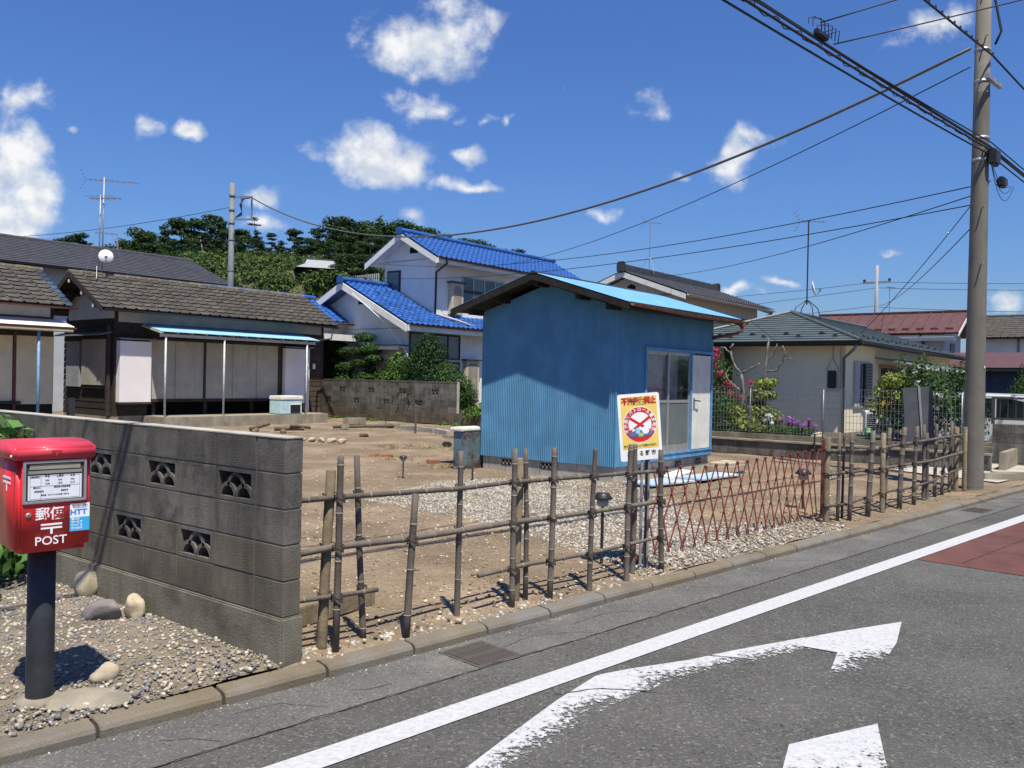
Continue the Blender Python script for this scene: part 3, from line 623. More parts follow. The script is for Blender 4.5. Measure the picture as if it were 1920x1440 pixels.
# ---------------------------------------------------------------- folding lattice gate
gate = thing('folding_gate', 'rust-red metal accordion gate drawn across the gravel entrance', 'gate', K(5.05, .54, 0), AK)
GT = [(4.78, .81), (4.99, .81), (5.208, .807), (5.439, .792), (5.664, .779), (5.887, .768), (6.09, .771), (6.297, .77), (6.515, .774), (6.723, .778), (6.924, .785), (7.114, .787), (7.31, .789), (7.501, .793), (7.693, .798), (7.886, .808), (8.078, .814), (8.271, .815), (8.47, .815)]
def top_at(x):
    i = max(0, min(len(GT) - 2, int(math.floor(x)))); f_ = x - i; return (lerp(GT[i][0], GT[i + 1][0], f_), lerp(GT[i][1], GT[i + 1][1], f_))
def bar(p, q_, y, w=.017):
    a, b_ = Vector((p[0] - 5.05, y, p[1])), Vector((q_[0] - 5.05, y, q_[1])); d = (b_ - a).normalized(); a -= d * .012; b_ += d * .012
    n = d.cross(Vector((0, 1, 0))) * w / 2; return MB().extr([a - n, a + n, b_ + n, b_ - n], (0, .006, 0))
for k in range(len(GT)):
    ty = k * .005
    if k + 1.5 <= len(GT) - .5: q_ = top_at(min(k + 1.5, len(GT) - 1.01)); bar(GT[k], (q_[0] - .05, .005 + .03 * max(0, (q_[0] - 7.3))), -.005 + ty).build('lattice_bar', 'gate_red', gate)
    if k >= 2: q_ = top_at(k - 1.5); bar(GT[k], (q_[0] - .05, .005 + .03 * max(0, (q_[0] - 7.3))), .004 + ty).build('lattice_bar', 'gate_red', gate)
MB().box(3.47, 3.50, .05, .09, -.03, .93).build('gate_post', 'gate_red', gate, bevel=.003)
MB().box(-.40, -.37, -.03, .01, -.03, .9).build('gate_post', 'gate_red', gate, bevel=.003)
MB().box(-.46, -.30, -.06, .04, 0, .05).build('foot', 'gate_red', gate, bevel=.005)
riv = MB().lathe([(.011, -.004), (.011, .010), (.006, .014)], seg=8, m=Matrix.Rotation(R(90), 3, 'X')).mesh('rivet', 'gate_red')
for k in range(2, len(GT)): put('rivet', riv, gate, loc=(GT[k][0] - 5.05, -.008 + k * .005, GT[k][1]))
for zz in (.12, .3, .5, .62, .78): MB().tube([(3.30 + .045 * math.cos(q_), -.09 + .045 * math.sin(q_), zz + jit(.006)) for q_ in np.linspace(0, 6.283, 13)], .004, 5, False).build('wire_tie', 'wire_tie', gate)

# ---------------------------------------------------------------- warning sign
sg = thing('warning_sign', 'tilted yellow and white no-dumping sign on a thin post behind the bamboo fence', 'sign', K(4.53, .37, 0), R(284 + 90))
W_, H_ = .385, .575; SC = Matrix.Translation((.012, 0, 1.205)) @ Matrix.Rotation(R(-5.0), 4, 'Y')
def rrect(w, h, r, n=5):
    o_ = []
    for cx, cy, a0 in ((w / 2 - r, h / 2 - r, 0), (-w / 2 + r, h / 2 - r, 90), (-w / 2 + r, -h / 2 + r, 180), (w / 2 - r, -h / 2 + r, 270)):
        for k in range(n): a = R(a0 + 90 * k / (n - 1)); o_.append((cx + r * math.cos(a), cy + r * math.sin(a)))
    return o_
def flat(poly, y0, y1): return MB().extr([SC @ Vector((x, y0, z_)) for x, z_ in poly], SC.to_3x3() @ Vector((0, y1 - y0, 0)))
def disc(cx, cz, r, n=40): return [(cx + r * math.cos(6.28319 * k / n), cz + r * math.sin(6.28319 * k / n)) for k in range(n)]
flat(rrect(W_, H_, .022), 0, .004).build('panel', 'sign_white', sg)
flat([(-.166, -.185), (.166, -.185), (.166, .262), (-.166, .262)], -.0012, 0).build('yellow_field', 'sign_yellow', sg)
cz = .02
flat(disc(0, cz, .156), -.002, -.0012).build('ring_edge', 'sign_white', sg); flat(disc(0, cz, .150), -.0028, -.002).build('ring', 'sign_red', sg); flat(disc(0, cz, .106), -.0036, -.0028).build('disc', 'sign_white', sg)
for s_ in (-1, 1):
    a = R(33 * s_); dx, dz = math.cos(a), math.sin(a); nx, nz = -dz * .012, dx * .012
    flat([(-dx * .107 - nx, cz - dz * .107 - nz), (dx * .107 - nx, cz + dz * .107 - nz), (dx * .107 + nx, cz + dz * .107 + nz), (-dx * .107 + nx, cz - dz * .107 + nz)], -.0044 - .0003 * s_, -.0036).build('cross_bar', 'sign_red', sg)
# drawn litter: cans, carton, bag
for poly, mt in ((([(-.10, cz - .10), (.10, cz - .10), (.11, cz - .065), (.06, cz - .045), (-.05, cz - .05), (-.11, cz - .07)]), 'sign_bluegrey'), ([(-.078, cz - .095), (-.055, cz - .10), (-.05, cz - .035), (-.073, cz - .03)], 'sign_white'), ([(-.045, cz - .07), (-.008, cz - .085), (.0, cz - .035), (-.038, cz - .025)], 'sign_sky'),
                 (disc(.048, cz - .05, .034, 12), 'sign_white'), ([(-.02, cz - .1), (.02, cz - .105), (.03, cz - .08), (-.005, cz - .07)], 'sign_green'), (disc(.088, cz - .075, .018, 9), 'sign_bluegrey'), ([(-.066, cz - .07), (-.058, cz - .072), (-.055, cz - .045), (-.063, cz - .043)], 'sign_sky')):
    flat(poly, -.0052 - .0002 * random.random(), -.0044).build('litter_drawing', mt, sg)
def sign_text(body, size, x, z_, mt, bold=0, sq=1, y=-.0016, rot=0):
    me = text_mesh('lettering', body, size, mt, bold, squash=sq); return put('lettering', me, sg, mtx=SC @ Matrix.Translation((x, y, z_)) @ Matrix.Rotation(rot, 4, 'Y') @ Matrix.Rotation(R(90), 4, 'X'))
sign_text('不法投棄禁止', .066, 0, .220, 'sign_black', .0042, .80, -.0016); sign_text('不法投棄禁止', .066, 0, .220, 'sign_red', .0030, .80, -.0026)
sign_text('捨てる者は法により処罰されます。', .0235, 0, -.163, 'sign_black', .0004, .84, -.0022)
sign_text('あ き る 野 市', .048, 0, -.232, 'sign_black', .0012, .92, -.0008)
ringt = '不法投棄パトロール重点地区'
for i, ch in enumerate(ringt):
    th = R(202 - (224) * i / (len(ringt) - 1)); sign_text(ch, .036, .129 * math.cos(th), cz + .129 * math.sin(th), 'sign_white', .0012, .95, -.0036, -(th - math.pi / 2))
MB().box(.034, .056, .007, .023, -.1, 1.45).build('post', 'galvanised', sg, bevel=.002)
MB().box(.10, .118, .010, .022, -.1, .96).build('brace', 'galvanised', sg, bevel=.002)

# ---------------------------------------------------------------- postbox
pb = thing('postbox', 'red postbox with grey slot frame and white lettering on a dark round post', 'postbox', K(-.105, .47, 0), AK)
bw, bd, z0, z1 = .325, .36, .735, 1.20
MB().lathe([(.063, -.1), (.063, 0), (.062, .3), (.062, .745)], seg=28).build('post', 'mail_post', pb, True)
MB().lathe([(.11, -.05), (.10, -.004), (.066, .004), (.0, .006)], seg=16).build('post_footing', 'concrete', pb, True)
body = MB().box(-bw / 2, bw / 2, -bd / 2, bd / 2, z0, z1).build('body', 'mail_red', pb, True, bevel=.022, bseg=4)
# curved hood with a front skirt
hp = [(-bd / 2 - .018, 1.172), (-bd / 2 - .018, 1.226), (-bd / 2 - .006, 1.238), (-bd / 2 + .05, 1.248), (-.02, 1.256), (.09, 1.254), (bd / 2 - .02, 1.240), (bd / 2 + .01, 1.21), (bd / 2 + .01, 1.172)]
MB().extr([(-bw / 2 - .014, y, z_) for y, z_ in hp], (bw + .028, 0, 0)).build('hood', 'mail_lid', pb, True, bevel=.009, bseg=3)
hy = -bd / 2 - .0186
for x0_, x1_, za, zb_ in ((-.022, .022, 1.212, 1.2155), (-.022, .022, 1.203, 1.2065), (-.002, .002, 1.190, 1.203)): MB().box(x0_, x1_, hy - .002, hy + .002, za, zb_).build('hood_mark', 'mail_lid', pb)
fy = -bd / 2
# recessed slot window
fr = MB(); wx0, wx1, wz0, wz1 = -.138, .138, .968, 1.166
for a in ((wx0, wx0 + .012, wz0, wz1), (wx1 - .012, wx1, wz0, wz1), (wx0 + .012, wx1 - .012, wz0, wz0 + .012), (wx0 + .012, wx1 - .012, wz1 - .012, wz1)): fr.box(a[0], a[1], fy - .010, fy + .002, a[2], a[3])
fr.build('slot_frame', 'aluminium', pb, bevel=.002)
MB().box(wx0 + .012, wx1 - .012, fy - .0015, fy + .0005, wz0 + .012, wz1 - .012).build('slot_recess', 'slot_dark', pb)
MB().box(-.110, .110, fy - .0045, fy - .001, 1.126, 1.150).build('slot_flap', 'slot_tan', pb)
MB().box(-.116, .116, fy - .007, fy - .003, 1.106, 1.120).build('slot_lip', 'aluminium', pb)
MB().box(-.116, .116, fy - .006, fy - .002, .984, 1.098).build('notice_plate', 'notice', pb)
def ptext(body_, size, x, z_, mt, bold=0, sq=1, y=None, al='CENTER', nm='lettering'):
    me = text_mesh(nm, body_, size, mt, bold, al, sq); return put(nm, me, pb, mtx=Matrix.Translation((x, y if y is not None else fy - .0012, z_)) @ Matrix.Rotation(R(90), 4, 'X'))
for x, z_, t_, s_ in ((-.09, 1.103, '収集時刻', .012), (-.035, 1.104, '平日', .012), (.02, 1.104, '土曜日', .012), (.075, 1.104, '休日', .012), (-.035, 1.090, '9:06', .011), (.02, 1.090, '9:06', .011), (.075, 1.090, '9:06', .011), (-.035, 1.078, '12:26', .011), (.02, 1.078, '12:26', .011), (.075, 1.078, '13:15', .011),
                      (-.08, 1.064, '差出口', .011), (.03, 1.064, '郵便局の取扱時間', .010), (-.07, 1.050, '集配郵便局', .009), (.04, 1.050, '電話番号', .009), (0, 1.036, '郵便物・ゆうパックのお問い合わせ', .0085)): ptext(t_, s_, x, 1.091 - (1.103 - z_) * 1.28, 'ink', .0001, .9, fy - .0065, nm='notice_text')
for zz in (1.094, 1.047, .988): MB().box(-.108, .108, fy - .0066, fy - .006, zz, zz + .0012).build('notice_rule', 'ink', pb)
for xx in (-.108, -.062, .108): MB().box(xx - .0006, xx + .0006, fy - .0066, fy - .006, .988, 1.095).build('notice_rule', 'ink', pb)
ptext('郵便', .064, -.020, .912, 'mail_white', .0010, .98); 
for a in ((-.058, .034, .861, .869), (-.058, .034, .844, .852), (-.017, -.007, .820, .844)): MB().box(a[0], a[1], fy - .0014, fy - .0004, a[2], a[3]).build('post_mark', 'mail_white', pb)
ptext('POST', .056, -.014, .788, 'mail_white', .0004, 1.05)
MB().lathe([(.012, 0), (.012, .006), (.006, .007), (.0, .007)], c=(-.112, fy, .915), seg=18, m=Matrix.Rotation(R(90), 3, 'X')).build('lock', 'aluminium', pb, True)
MB().box(-.114, -.110, fy - .0085, fy - .006, .909, .921).build('keyhole', 'slot_dark', pb)
st_ = MB().box(.068, .156, fy - .0012, fy - .0004, .822, .954).build('sticker', 'mail_white', pb)
MB().box(.068, .156, fy - .0018, fy - .0012, .822, .888).build('sticker_field', 'sticker_cyan', pb)
ptext('HTT', .034, .106, .912, 'sticker_blue', .0012, 1.15, fy - .0018, nm='sticker_text'); ptext('東京の電力の危機に', .0078, .112, .944, 'ink', 0, 1, fy - .0018, nm='sticker_text'); ptext('今できることから', .0078, .112, .935, 'ink', 0, 1, fy - .0018, nm='sticker_text')
for i, t_ in enumerate(('電力を', 'Ⓗへらす', 'Ⓣつくる', 'Ⓣためる')): ptext(t_, .0130, .073, .879 - i * .0148, 'mail_white', .0003, 1, fy - .0024, 'LEFT', nm='sticker_text')
# side post mark, body seams
sx = -bw / 2 - .0006
for y0_, y1_, za, zb_ in ((-.06, .06, 1.075, 1.086), (-.06, .06, 1.052, 1.063), (-.007, .007, 1.018, 1.052)): MB().box(sx - .001, sx + .0006, y0_ - .02, y1_ - .02, za, zb_).build('side_mark', 'mail_white', pb)
MB().box(sx - .002, sx + .001, -bd / 2 + .028, -bd / 2 + .031, z0 + .02, 1.178).build('door_seam', 'slot_dark', pb)
put('hinge_stud', MB().lathe([(.006, 0), (.006, .004), (.003, .006)], seg=10, m=Matrix.Rotation(R(-90), 3, 'Y')).mesh('hinge_stud', 'mail_white'), pb, loc=(sx - .014, -.15, 1.19))

# ---------------------------------------------------------------- rocks
def rock(name, label, loc, size, material, seed, rz=0, sub=3, flatb=.0, rough=.22):
    bm = bmesh.new(); bmesh.ops.create_icosphere(bm, subdivisions=sub, radius=1.0); r_ = random.Random(seed); ph = [(r_.uniform(1, 2.4), r_.uniform(0, 6), r_.uniform(1, 2.4), r_.uniform(0, 6), r_.uniform(1, 2.4), r_.uniform(0, 6)) for _ in range(4)]
    cuts = [(Vector((r_.gauss(0, 1), r_.gauss(0, 1), r_.gauss(0, .8))).normalized(), r_.uniform(.5, .85)) for _ in range(9)]
    for v in bm.verts:
        p = v.co.copy(); k = 1 + rough * sum(math.sin(a * p.x + b) * math.sin(c * p.y + d) * math.cos(e * p.z + f_) for a, b, c, d, e, f_ in ph) / 2
        q_ = p * k
        for n, d in cuts:
            e = q_.dot(n) - d
            if e > 0: q_ -= n * e * .92
        q_ *= 1 + .035 * math.sin(9 * p.x + seed) * math.sin(8 * p.y) * math.cos(10 * p.z + seed)
        v.co = Vector((q_.x * size[0], q_.y * size[1], q_.z * size[2]))
    me = bpy.data.meshes.new(name); bm.to_mesh(me); bm.free(); me.materials.append(M[material])
    for p in me.polygons: p.use_smooth = True
    o = put(name, me, loc=loc, rot=(0, 0, rz)); return tag(o, label, 'rock') if label else o
rock('boulder', 'smooth rounded tan boulder resting against the block wall', (-2.945, 5.985, .085), (.115, .10, .125), 'boulder', 3, .3)
rock('boulder', 'flat dark grey-brown boulder lying at the foot of the block wall', (-2.585, 5.46, .055), (.14, .11, .085), 'boulder_grey', 5, -.5)
rock('boulder', 'small upright knobbly tan rock between the dark boulder and the wall', (-2.385, 5.46, .075), (.075, .06, .105), 'boulder', 17, .6, rough=.6)
rock('boulder', 'low worn whitish rock in the postbox shadow edge', (-2.13, 4.50, .0), (.075, .12, .05), 'boulder', 21, .3)
rock('footing_lump', 'low broad spill of old concrete at the foot of the postbox', (-1.98, 4.20, -.035), (.24, .19, .05), 'concrete', 31, .9, 4, rough=.9)
rock('footing_lump', 'pale flat concrete lump at the kerb in front of the postbox', (-2.32, 3.86, -.045), (.22, .17, .045), 'concrete', 33, .5, 4, rough=.9)
for i, (s, t, sz) in enumerate(((.62, .30, .022), (.25, .18, .02), (-.6, .4, .024), (.7, .7, .02), (.45, 1.3, .026), (.55, 1.75, .03))):
    o = rock('cobble', None, K(s, t, .005), (sz * 1.3, sz, sz * .8), random.choice(['boulder', 'boulder_grey']), 40 + i, i, 2)
    tag(o, 'fist-sized loose cobble among the gravel round the postbox', 'cobble', 'loose cobbles by the postbox')
# ---------------------------------------------------------------- building helpers
def wave_sheet(p0, u, w, tops, bots, pitch, amp, nrm, spw=6):
    """corrugated sheet: starts at p0, runs w along u; tops/bots give upper and lower points (Vector offsets) at distance d"""
    n = max(2, int(w / pitch * spw)); m = MB(); u = Vector(u); nrm = Vector(nrm); p0 = Vector(p0)
    for i in range(n + 1):
        d = w * i / n; o = nrm * (amp * math.sin(6.28319 * d / pitch)); m.v.append(tuple(p0 + u * d + Vector(bots(d)) + o)); m.v.append(tuple(p0 + u * d + Vector(tops(d)) + o))
    m.f = [(2 * i, 2 * i + 2, 2 * i + 3, 2 * i + 1) for i in range(n)]
    return m
def tile_mesh(name, tw, tl, material, roll=.022, lift=.024, th=.022, curve=False):
    if curve: prof = [(0, .004), (tw * .18, -.012), (tw * .40, -.018), (tw * .62, -.006), (tw * .80, .026), (tw * .92, .030), (tw * 1.03, .012)]
    else: prof = [(0, 0), (tw * .10, -.004), (tw * .80, -.004), (tw * .86, roll), (tw * .96, roll), (tw * 1.01, 0)]
    m = MB(); n = len(prof); k = 1.12
    for x, z in prof: m.v.append((x, 0, z + lift))
    for x, z in prof: m.v.append((x, tl * k, z))
    for x, z in prof: m.v.append((x, 0, z + lift - th))
    m.f = [(i, i + 1, n + i + 1, n + i) for i in range(n - 1)] + [(2 * n + i, 2 * n + i + 1, i + 1, i) for i in range(n - 1)] + [(n - 1, 2 * n + n - 1, 2 * n - 1)]
    return m.mesh(name, material)
def lay_tiles(parent, name, me, org, xd, yd, nc, nr, tw, tl, keep=None, single=True, part='roof_tiles'):
    xd = Vector(xd).normalized(); yd = Vector(yd).normalized(); zd = xd.cross(yd); org = Vector(org); mats = []
    for r in range(nr):
        for c in range(nc):
            if keep and not keep(c, r): continue
            o = org + xd * (c * tw) + yd * (r * tl) + zd * jit(.003)
            mats.append(Matrix(((xd.x, yd.x, zd.x, o.x), (xd.y, yd.y, zd.y, o.y), (xd.z, yd.z, zd.z, o.z), (0, 0, 0, 1))) @ Matrix.Rotation(jit(.008), 4, 'Z'))
    if single:
        for mt in mats: put(name, me, parent, mtx=mt)
        return
    v0 = np.array([v.co[:] for v in me.vertices]); f0 = [tuple(p.vertices) for p in me.polygons]; V = []; F = []
    for i, mt in enumerate(mats):
        a = np.array(mt); V.append(v0 @ a[:3, :3].T + a[:3, 3]); F += [tuple(q + i * len(v0) for q in f) for f in f0]
    nm = bpy.data.meshes.new(part); nm.from_pydata(np.vstack(V).tolist(), [], F); nm.materials.append(me.materials[0])
    return stuff(put(part, nm, parent))
def ridge_caps(parent, p0, p1, r, ln_, material, base=0.0):
    p0, p1 = Vector(p0), Vector(p1); d = p1 - p0; n = max(1, round(d.length / ln_)); l = d.length / n
    pr = [(math.cos(a) * r, math.sin(a) * r * .8 + base) for a in np.linspace(-.25, math.pi + .25, 8)]
    m = MB(); m.extr([(0, x, z) for x, z in pr], (l * 1.04, 0, 0)); me = m.mesh('ridge_cap', material); u = d.normalized(); y = Vector((0, 0, 1)).cross(u).normalized(); z = u.cross(y)
    for i in range(n):
        o = p0 + u * (i * l) + Vector((0, 0, .006 * (i % 2))); put('ridge_cap', me, parent, mtx=Matrix(((u.x, y.x, z.x, o.x), (u.y, y.y, z.y, o.y), (u.z, y.z, z.z, o.z), (0, 0, 0, 1))))
def step_rows(org, xd, yd, rows, tl, x0f, x1f, lift=.018):
    """lapped metal or slate courses; x0f/x1f give the ends of a course at height r"""
    m = MB(); xd = Vector(xd).normalized(); yd = Vector(yd).normalized(); zd = xd.cross(yd); org = Vector(org)
    for r in range(rows):
        a0, a1, b0, b1 = x0f(r), x1f(r), x0f(r + 1), x1f(r + 1)
        p = [org + xd * a0 + yd * (r * tl) + zd * lift, org + xd * a1 + yd * (r * tl) + zd * lift, org + xd * b1 + yd * ((r + 1) * tl) + zd * .0, org + xd * b0 + yd * ((r + 1) * tl) + zd * .0]
        m.quad(*p); m.quad(org + xd * a0 + yd * (r * tl) - zd * .004, org + xd * a1 + yd * (r * tl) - zd * .004, p[1], p[0])
    return m
def slab(p, th):
    """flat roof board under four or more coplanar points"""
    q = [Vector(x) for x in p]; n = (q[1] - q[0]).cross(q[2] - q[0]).normalized(); n = n if n.z > 0 else -n; return MB().extr(q, -n * th)
def gutter(parent, path, r, material): 
    m = MB(); P = [Vector(p) for p in path]
    for i in range(len(P) - 1):
        d = (P[i + 1] - P[i]); y = Vector((0, 0, 1)).cross(d).normalized(); pr = [(math.cos(a) * r, math.sin(a) * r) for a in np.linspace(math.pi, 2 * math.pi, 7)]; pr += [(x * .82, z * .82) for x, z in pr[::-1]]
        m.extr([P[i] + y * x + Vector((0, 0, z)) for x, z in pr], d)
    return m.build('gutter', material, parent)

# ---------------------------------------------------------------- blue corrugated shed
sh = thing('shed', 'small blue corrugated-iron shed with a light blue gabled roof standing on the bare lot', 'shed', L(11.53, 7.02), AL)
SW, SD, ZB, ZE = 3.44, 2.77, .235, 2.76; RY, RZ = 1.385, 3.34
MB().box(.035, SW - .035, .035, SD - .035, -.1, .30).build('footing', 'pale_concrete', sh, bevel=.006)
for zz in (.115,): MB().box(.031, SW - .031, .0315, .0345, zz, zz + .006).build('footing_joint', 'mortar', sh)
for k in range(1, 8): MB().box(.031, .0345, k * .37, k * .37 + .006, 0, .3).build('footing_joint', 'mortar', sh)
MB().box(.0305, .0345, .04, SD - .04, .115, .121).build('footing_joint', 'mortar', sh)
for x_, y_, ax in ((.028, 1.35, 0), (.028, 2.2, 0), (1.0, .028, 1), (2.2, .028, 1), (3.0, .028, 1)):
    v = MB()
    if ax: v.box(x_ - .11, x_ + .11, y_, y_ + .006, .10, .20)
    else: v.box(x_, x_ + .006, y_ - .11, y_ + .11, .10, .20)
    vo = v.build('vent', 'void', sh); gm = MB()
    for k in range(5):
        c = -.08 + k * .04
        if ax: gm.box(x_ + c - .006, x_ + c + .006, y_ - .004, y_, .10, .20, Matrix.Translation((x_ + c, 0, .15)) @ Matrix.Rotation(R(45 if k % 2 else -45), 4, 'Y') @ Matrix.Translation((-x_ - c, 0, -.15)))
        else: gm.box(x_ - .004, x_, y_ + c - .006, y_ + c + .006, .10, .20, Matrix.Translation((0, y_ + c, .15)) @ Matrix.Rotation(R(45 if k % 2 else -45), 4, 'X') @ Matrix.Translation((0, -y_ - c, -.15)))
    gm.build('vent_grille', 'pale_concrete', vo)
PT = .0385; AM = .0070
gab = lambda y: (0, 0, ZE + .305 * min(y, SD - y))
wave_sheet((0, 0, 0), (0, 1, 0), SD, gab, lambda d: (0, 0, ZB), PT, AM, (-1, 0, 0)).build('wall_sheet', 'shed_blue', sh, True)
fw = wave_sheet((0, 0, 0), (1, 0, 0), .89, lambda d: (0, 0, ZE), lambda d: (0, 0, ZB), PT, AM, (0, -1, 0))
for x0_, w_, zb_, zt_ in ((.89, 2.49, 2.17, ZE), (3.38, .06, ZB, ZE), (.89, 2.49, ZB, .30)):
    t_ = wave_sheet((x0_, 0, 0), (1, 0, 0), w_, lambda d, q=zt_: (0, 0, q), lambda d, q=zb_: (0, 0, q), PT, AM, (0, -1, 0)); fw.add(t_.v, t_.f)
fw.build('wall_sheet', 'shed_blue', sh, True)
wave_sheet((SW, 0, 0), (0, 1, 0), SD, gab, lambda d: (0, 0, ZB), PT, AM, (1, 0, 0), 4).build('wall_sheet', 'shed_blue', sh, True)
wave_sheet((0, SD, 0), (1, 0, 0), SW, lambda d: (0, 0, ZE), lambda d: (0, 0, ZB), PT, AM, (0, 1, 0), 4).build('wall_sheet', 'shed_blue', sh, True)
MB().box(-.009, .013, -.009, .013, ZB - .01, 2.74).build('corner_trim', 'shed_blue', sh)
MB().box(SW - .012, SW + .010, -.010, .012, ZB - .01, 2.74).build('corner_trim', 'shed_trim', sh)
# window and door
MB().box(.86, 3.40, -.035, -.008, .255, .345).build('sill', 'shed_trim', sh, bevel=.004)
MB().box(.86, 3.40, -.05, -.006, .345, .375).build('sill_cap', 'shed_trim', sh, bevel=.004)
MB().box(.86, 3.40, -.040, -.006, 2.12, 2.17).build('head_trim', 'shed_trim', sh)
for x_ in (.86, 2.51, 3.345): MB().box(x_, x_ + .055, -.040, -.004, .375, 2.12).build('jamb', 'shed_trim', sh)
MB().box(.9, 3.36, .30, .32, .3, 2.2).build('room_back', 'curtain', sh)
win = MB().box(.917, 2.508, -.018, .03, .376, .392).box(.917, 2.508, -.018, .03, 2.10, 2.118).build('window', 'aluminium', sh)
for i, (xa, xb, yo) in enumerate(((.917, 1.74, .010), (1.69, 2.508, -.012))):
    fm = MB()
    fm.box(xa, xa + .045, yo, yo + .02, .392, 2.10).box(xb - .045, xb, yo, yo + .02, .392, 2.10).box(xa + .045, xb - .045, yo, yo + .02, .392, .50).box(xa + .045, xb - .045, yo, yo + .02, 2.06, 2.10).box(xa + .045, xb - .045, yo, yo + .02, 1.235, 1.285)
    fm.build('sash', 'aluminium', win)
    MB().box(xa + .045, xb - .045, yo + .008, yo + .012, .50, 1.235).build('pane', 'pane_frost', win); MB().box(xa + .045, xb - .045, yo + .008, yo + .012, 1.285, 2.06).build('pane', 'pane_clear', win)
MB().box(.97, 1.66, .08, .09, .4, 2.1).build('curtain', 'curtain', win); MB().box(1.78, 2.2, .08, .09, .4, 2.1).build('curtain', 'curtain', win)
dr = MB().box(2.575, 3.335, -.020, .008, .385, 2.095).build('door', 'door_white', sh, bevel=.004)
MB().box(2.64, 2.69, -.028, -.020, 1.10, 1.32).build('lock_plate', 'grey_metal', dr)
MB().tube([(2.665, -.02, 1.27), (2.665, -.075, 1.27), (2.70, -.085, 1.265), (2.79, -.085, 1.26)], .012, 8).build('handle', 'dark_metal', dr, True)
# roof
for yy0, sgn in ((-.42, 1), (SD + .42, -1)):
    sl = wave_sheet((-.405, 0, 0), (1, 0, 0), 4.195, lambda d: (0, RY, RZ + .012), lambda d, q=yy0: (0, q, 2.80), .063, .007, (0, 0, 1)); sl.build('roof_sheet', 'shed_roof', sh, True)
    slab([(-.375, yy0 + .02 * sgn, 2.782), (3.76, yy0 + .02 * sgn, 2.782), (3.76, RY, RZ - .008), (-.375, RY, RZ - .008)], .03).build('roof_board', 'char_wood', sh)
    for xx in (-.40, 3.755):
        MB().extr([(xx, yy0, 2.79), (xx, RY, RZ - .002), (xx, RY, RZ - .115), (xx, yy0, 2.68)], (.025, 0, 0)).build('barge_board', 'char_wood', sh)
MB().extr([(-.407, RY - .10, RZ - .012), (-.407, RY, RZ + .035), (-.407, RY + .10, RZ - .012)], (4.195, 0, 0)).build('ridge_cap', 'dark_metal', sh)
for y_, z_ in ((-.02, ZE - .01), (.55, 2.93), (RY, 3.18), (2.2, 2.94), (SD + .02, ZE - .01)): MB().box(-.32, .02, y_ - .045, y_ + .045, z_ - .05, z_ + .05).build('purlin_end', 'char_wood', sh)
for y_ in (-.10, -.30): MB().box(-.31, 3.74, y_ - .02, y_ + .02, 2.78 + y_ * .3 - .0, 2.82 + y_ * .3 - .03).build('eave_batten', 'char_wood', sh)
MB().box(-.34, 3.76, -.425, -.40, 2.70, 2.80).build('fascia', 'char_wood', sh)
gutter(sh, [(-.35, -.475, 2.78), (1.6, -.475, 2.745), (3.88, -.475, 2.76)], .05, 'rust_gutter')
MB().box(3.64, 3.73, -.52, -.43, 2.66, 2.73).build('gutter_outlet', 'rust_gutter', sh)
MB().tube([(3.68, -.475, 2.68), (3.68, -.47, 2.58), (3.62, -.40, 2.53), (3.40, -.02, 2.44)], .032, 10).build('downpipe', 'rust_gutter', sh, True)

# ---------------------------------------------------------------- old wooden house (centre left)
hm = thing('wooden_house', 'old single-storey dark wooden house with brown tiled roof and closed white shutters', 'house', L(12.05, 24.0), AL)
HX = 7.5
MB().box(.02, HX - .02, .65, 3.0, 0, 3.2).build('core_wall', 'board_black', hm)
MB().box(0, 1.02, -.02, .10, 0, .30).box(6.85, HX, -.02, .10, 0, .30).box(-.03, .10, .11, 3.0, 0, .28).build('foundation', 'concrete', hm)
MB().box(.10, HX - .10, -.015, .06, 3.0, 3.33).build('plaster_band', 'plaster_grey', hm)
for x_ in (0, HX - .10): MB().box(x_, x_ + .10, -.03, .09, .3, 3.33).build('corner_post', 'dark_wood', hm)
MB().box(.1, HX - .1, -.025, .06, 2.93, 3.0).build('lintel', 'dark_wood', hm)
MB().box(1.0, 6.85, .0, .06, 2.60, 2.93).build('transom', 'dark_wood', hm); MB().box(1.0, 5.75, -.07, .05, 2.53, 2.60).build('shutter_head', 'dark_metal', hm)
MB().box(1.0, 5.75, -.08, .05, .70, .78).build('shutter_sill', 'dark_wood', hm)
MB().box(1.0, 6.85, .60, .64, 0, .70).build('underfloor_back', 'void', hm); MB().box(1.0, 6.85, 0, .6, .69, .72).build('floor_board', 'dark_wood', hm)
for x_ in (1.2, 2.9, 4.6, 6.2): MB().box(x_, x_ + .1, .05, .15, .0, .69).build('floor_post', 'dark_wood', hm)
for xa, xb in ((1.04, 1.86), (1.875, 2.80), (2.89, 3.83), (3.845, 4.735), (4.75, 5.57)):
    s_ = MB().box(xa + .03, xb - .03, -.045, -.03, .81, 2.50).build('shutter', 'shutter', hm)
    MB().box(xa, xa + .03, -.052, -.02, .785, 2.525).box(xb - .03, xb, -.052, -.02, .785, 2.525).box(xa + .03, xb - .03, -.052, -.02, .785, .81).box(xa + .03, xb - .03, -.052, -.02, 2.50, 2.525).build('shutter_frame', 'shutter', s_)
MB().box(2.81, 2.88, -.075, .03, .78, 2.53).build('mullion', 'dark_metal', hm); MB().box(5.575, 5.72, -.09, .05, .5, 2.6).build('mullion', 'dark_wood', hm)
MB().box(1.0, 5.72, .01, .05, .78, 2.55).build('inner_dark', 'void', hm)
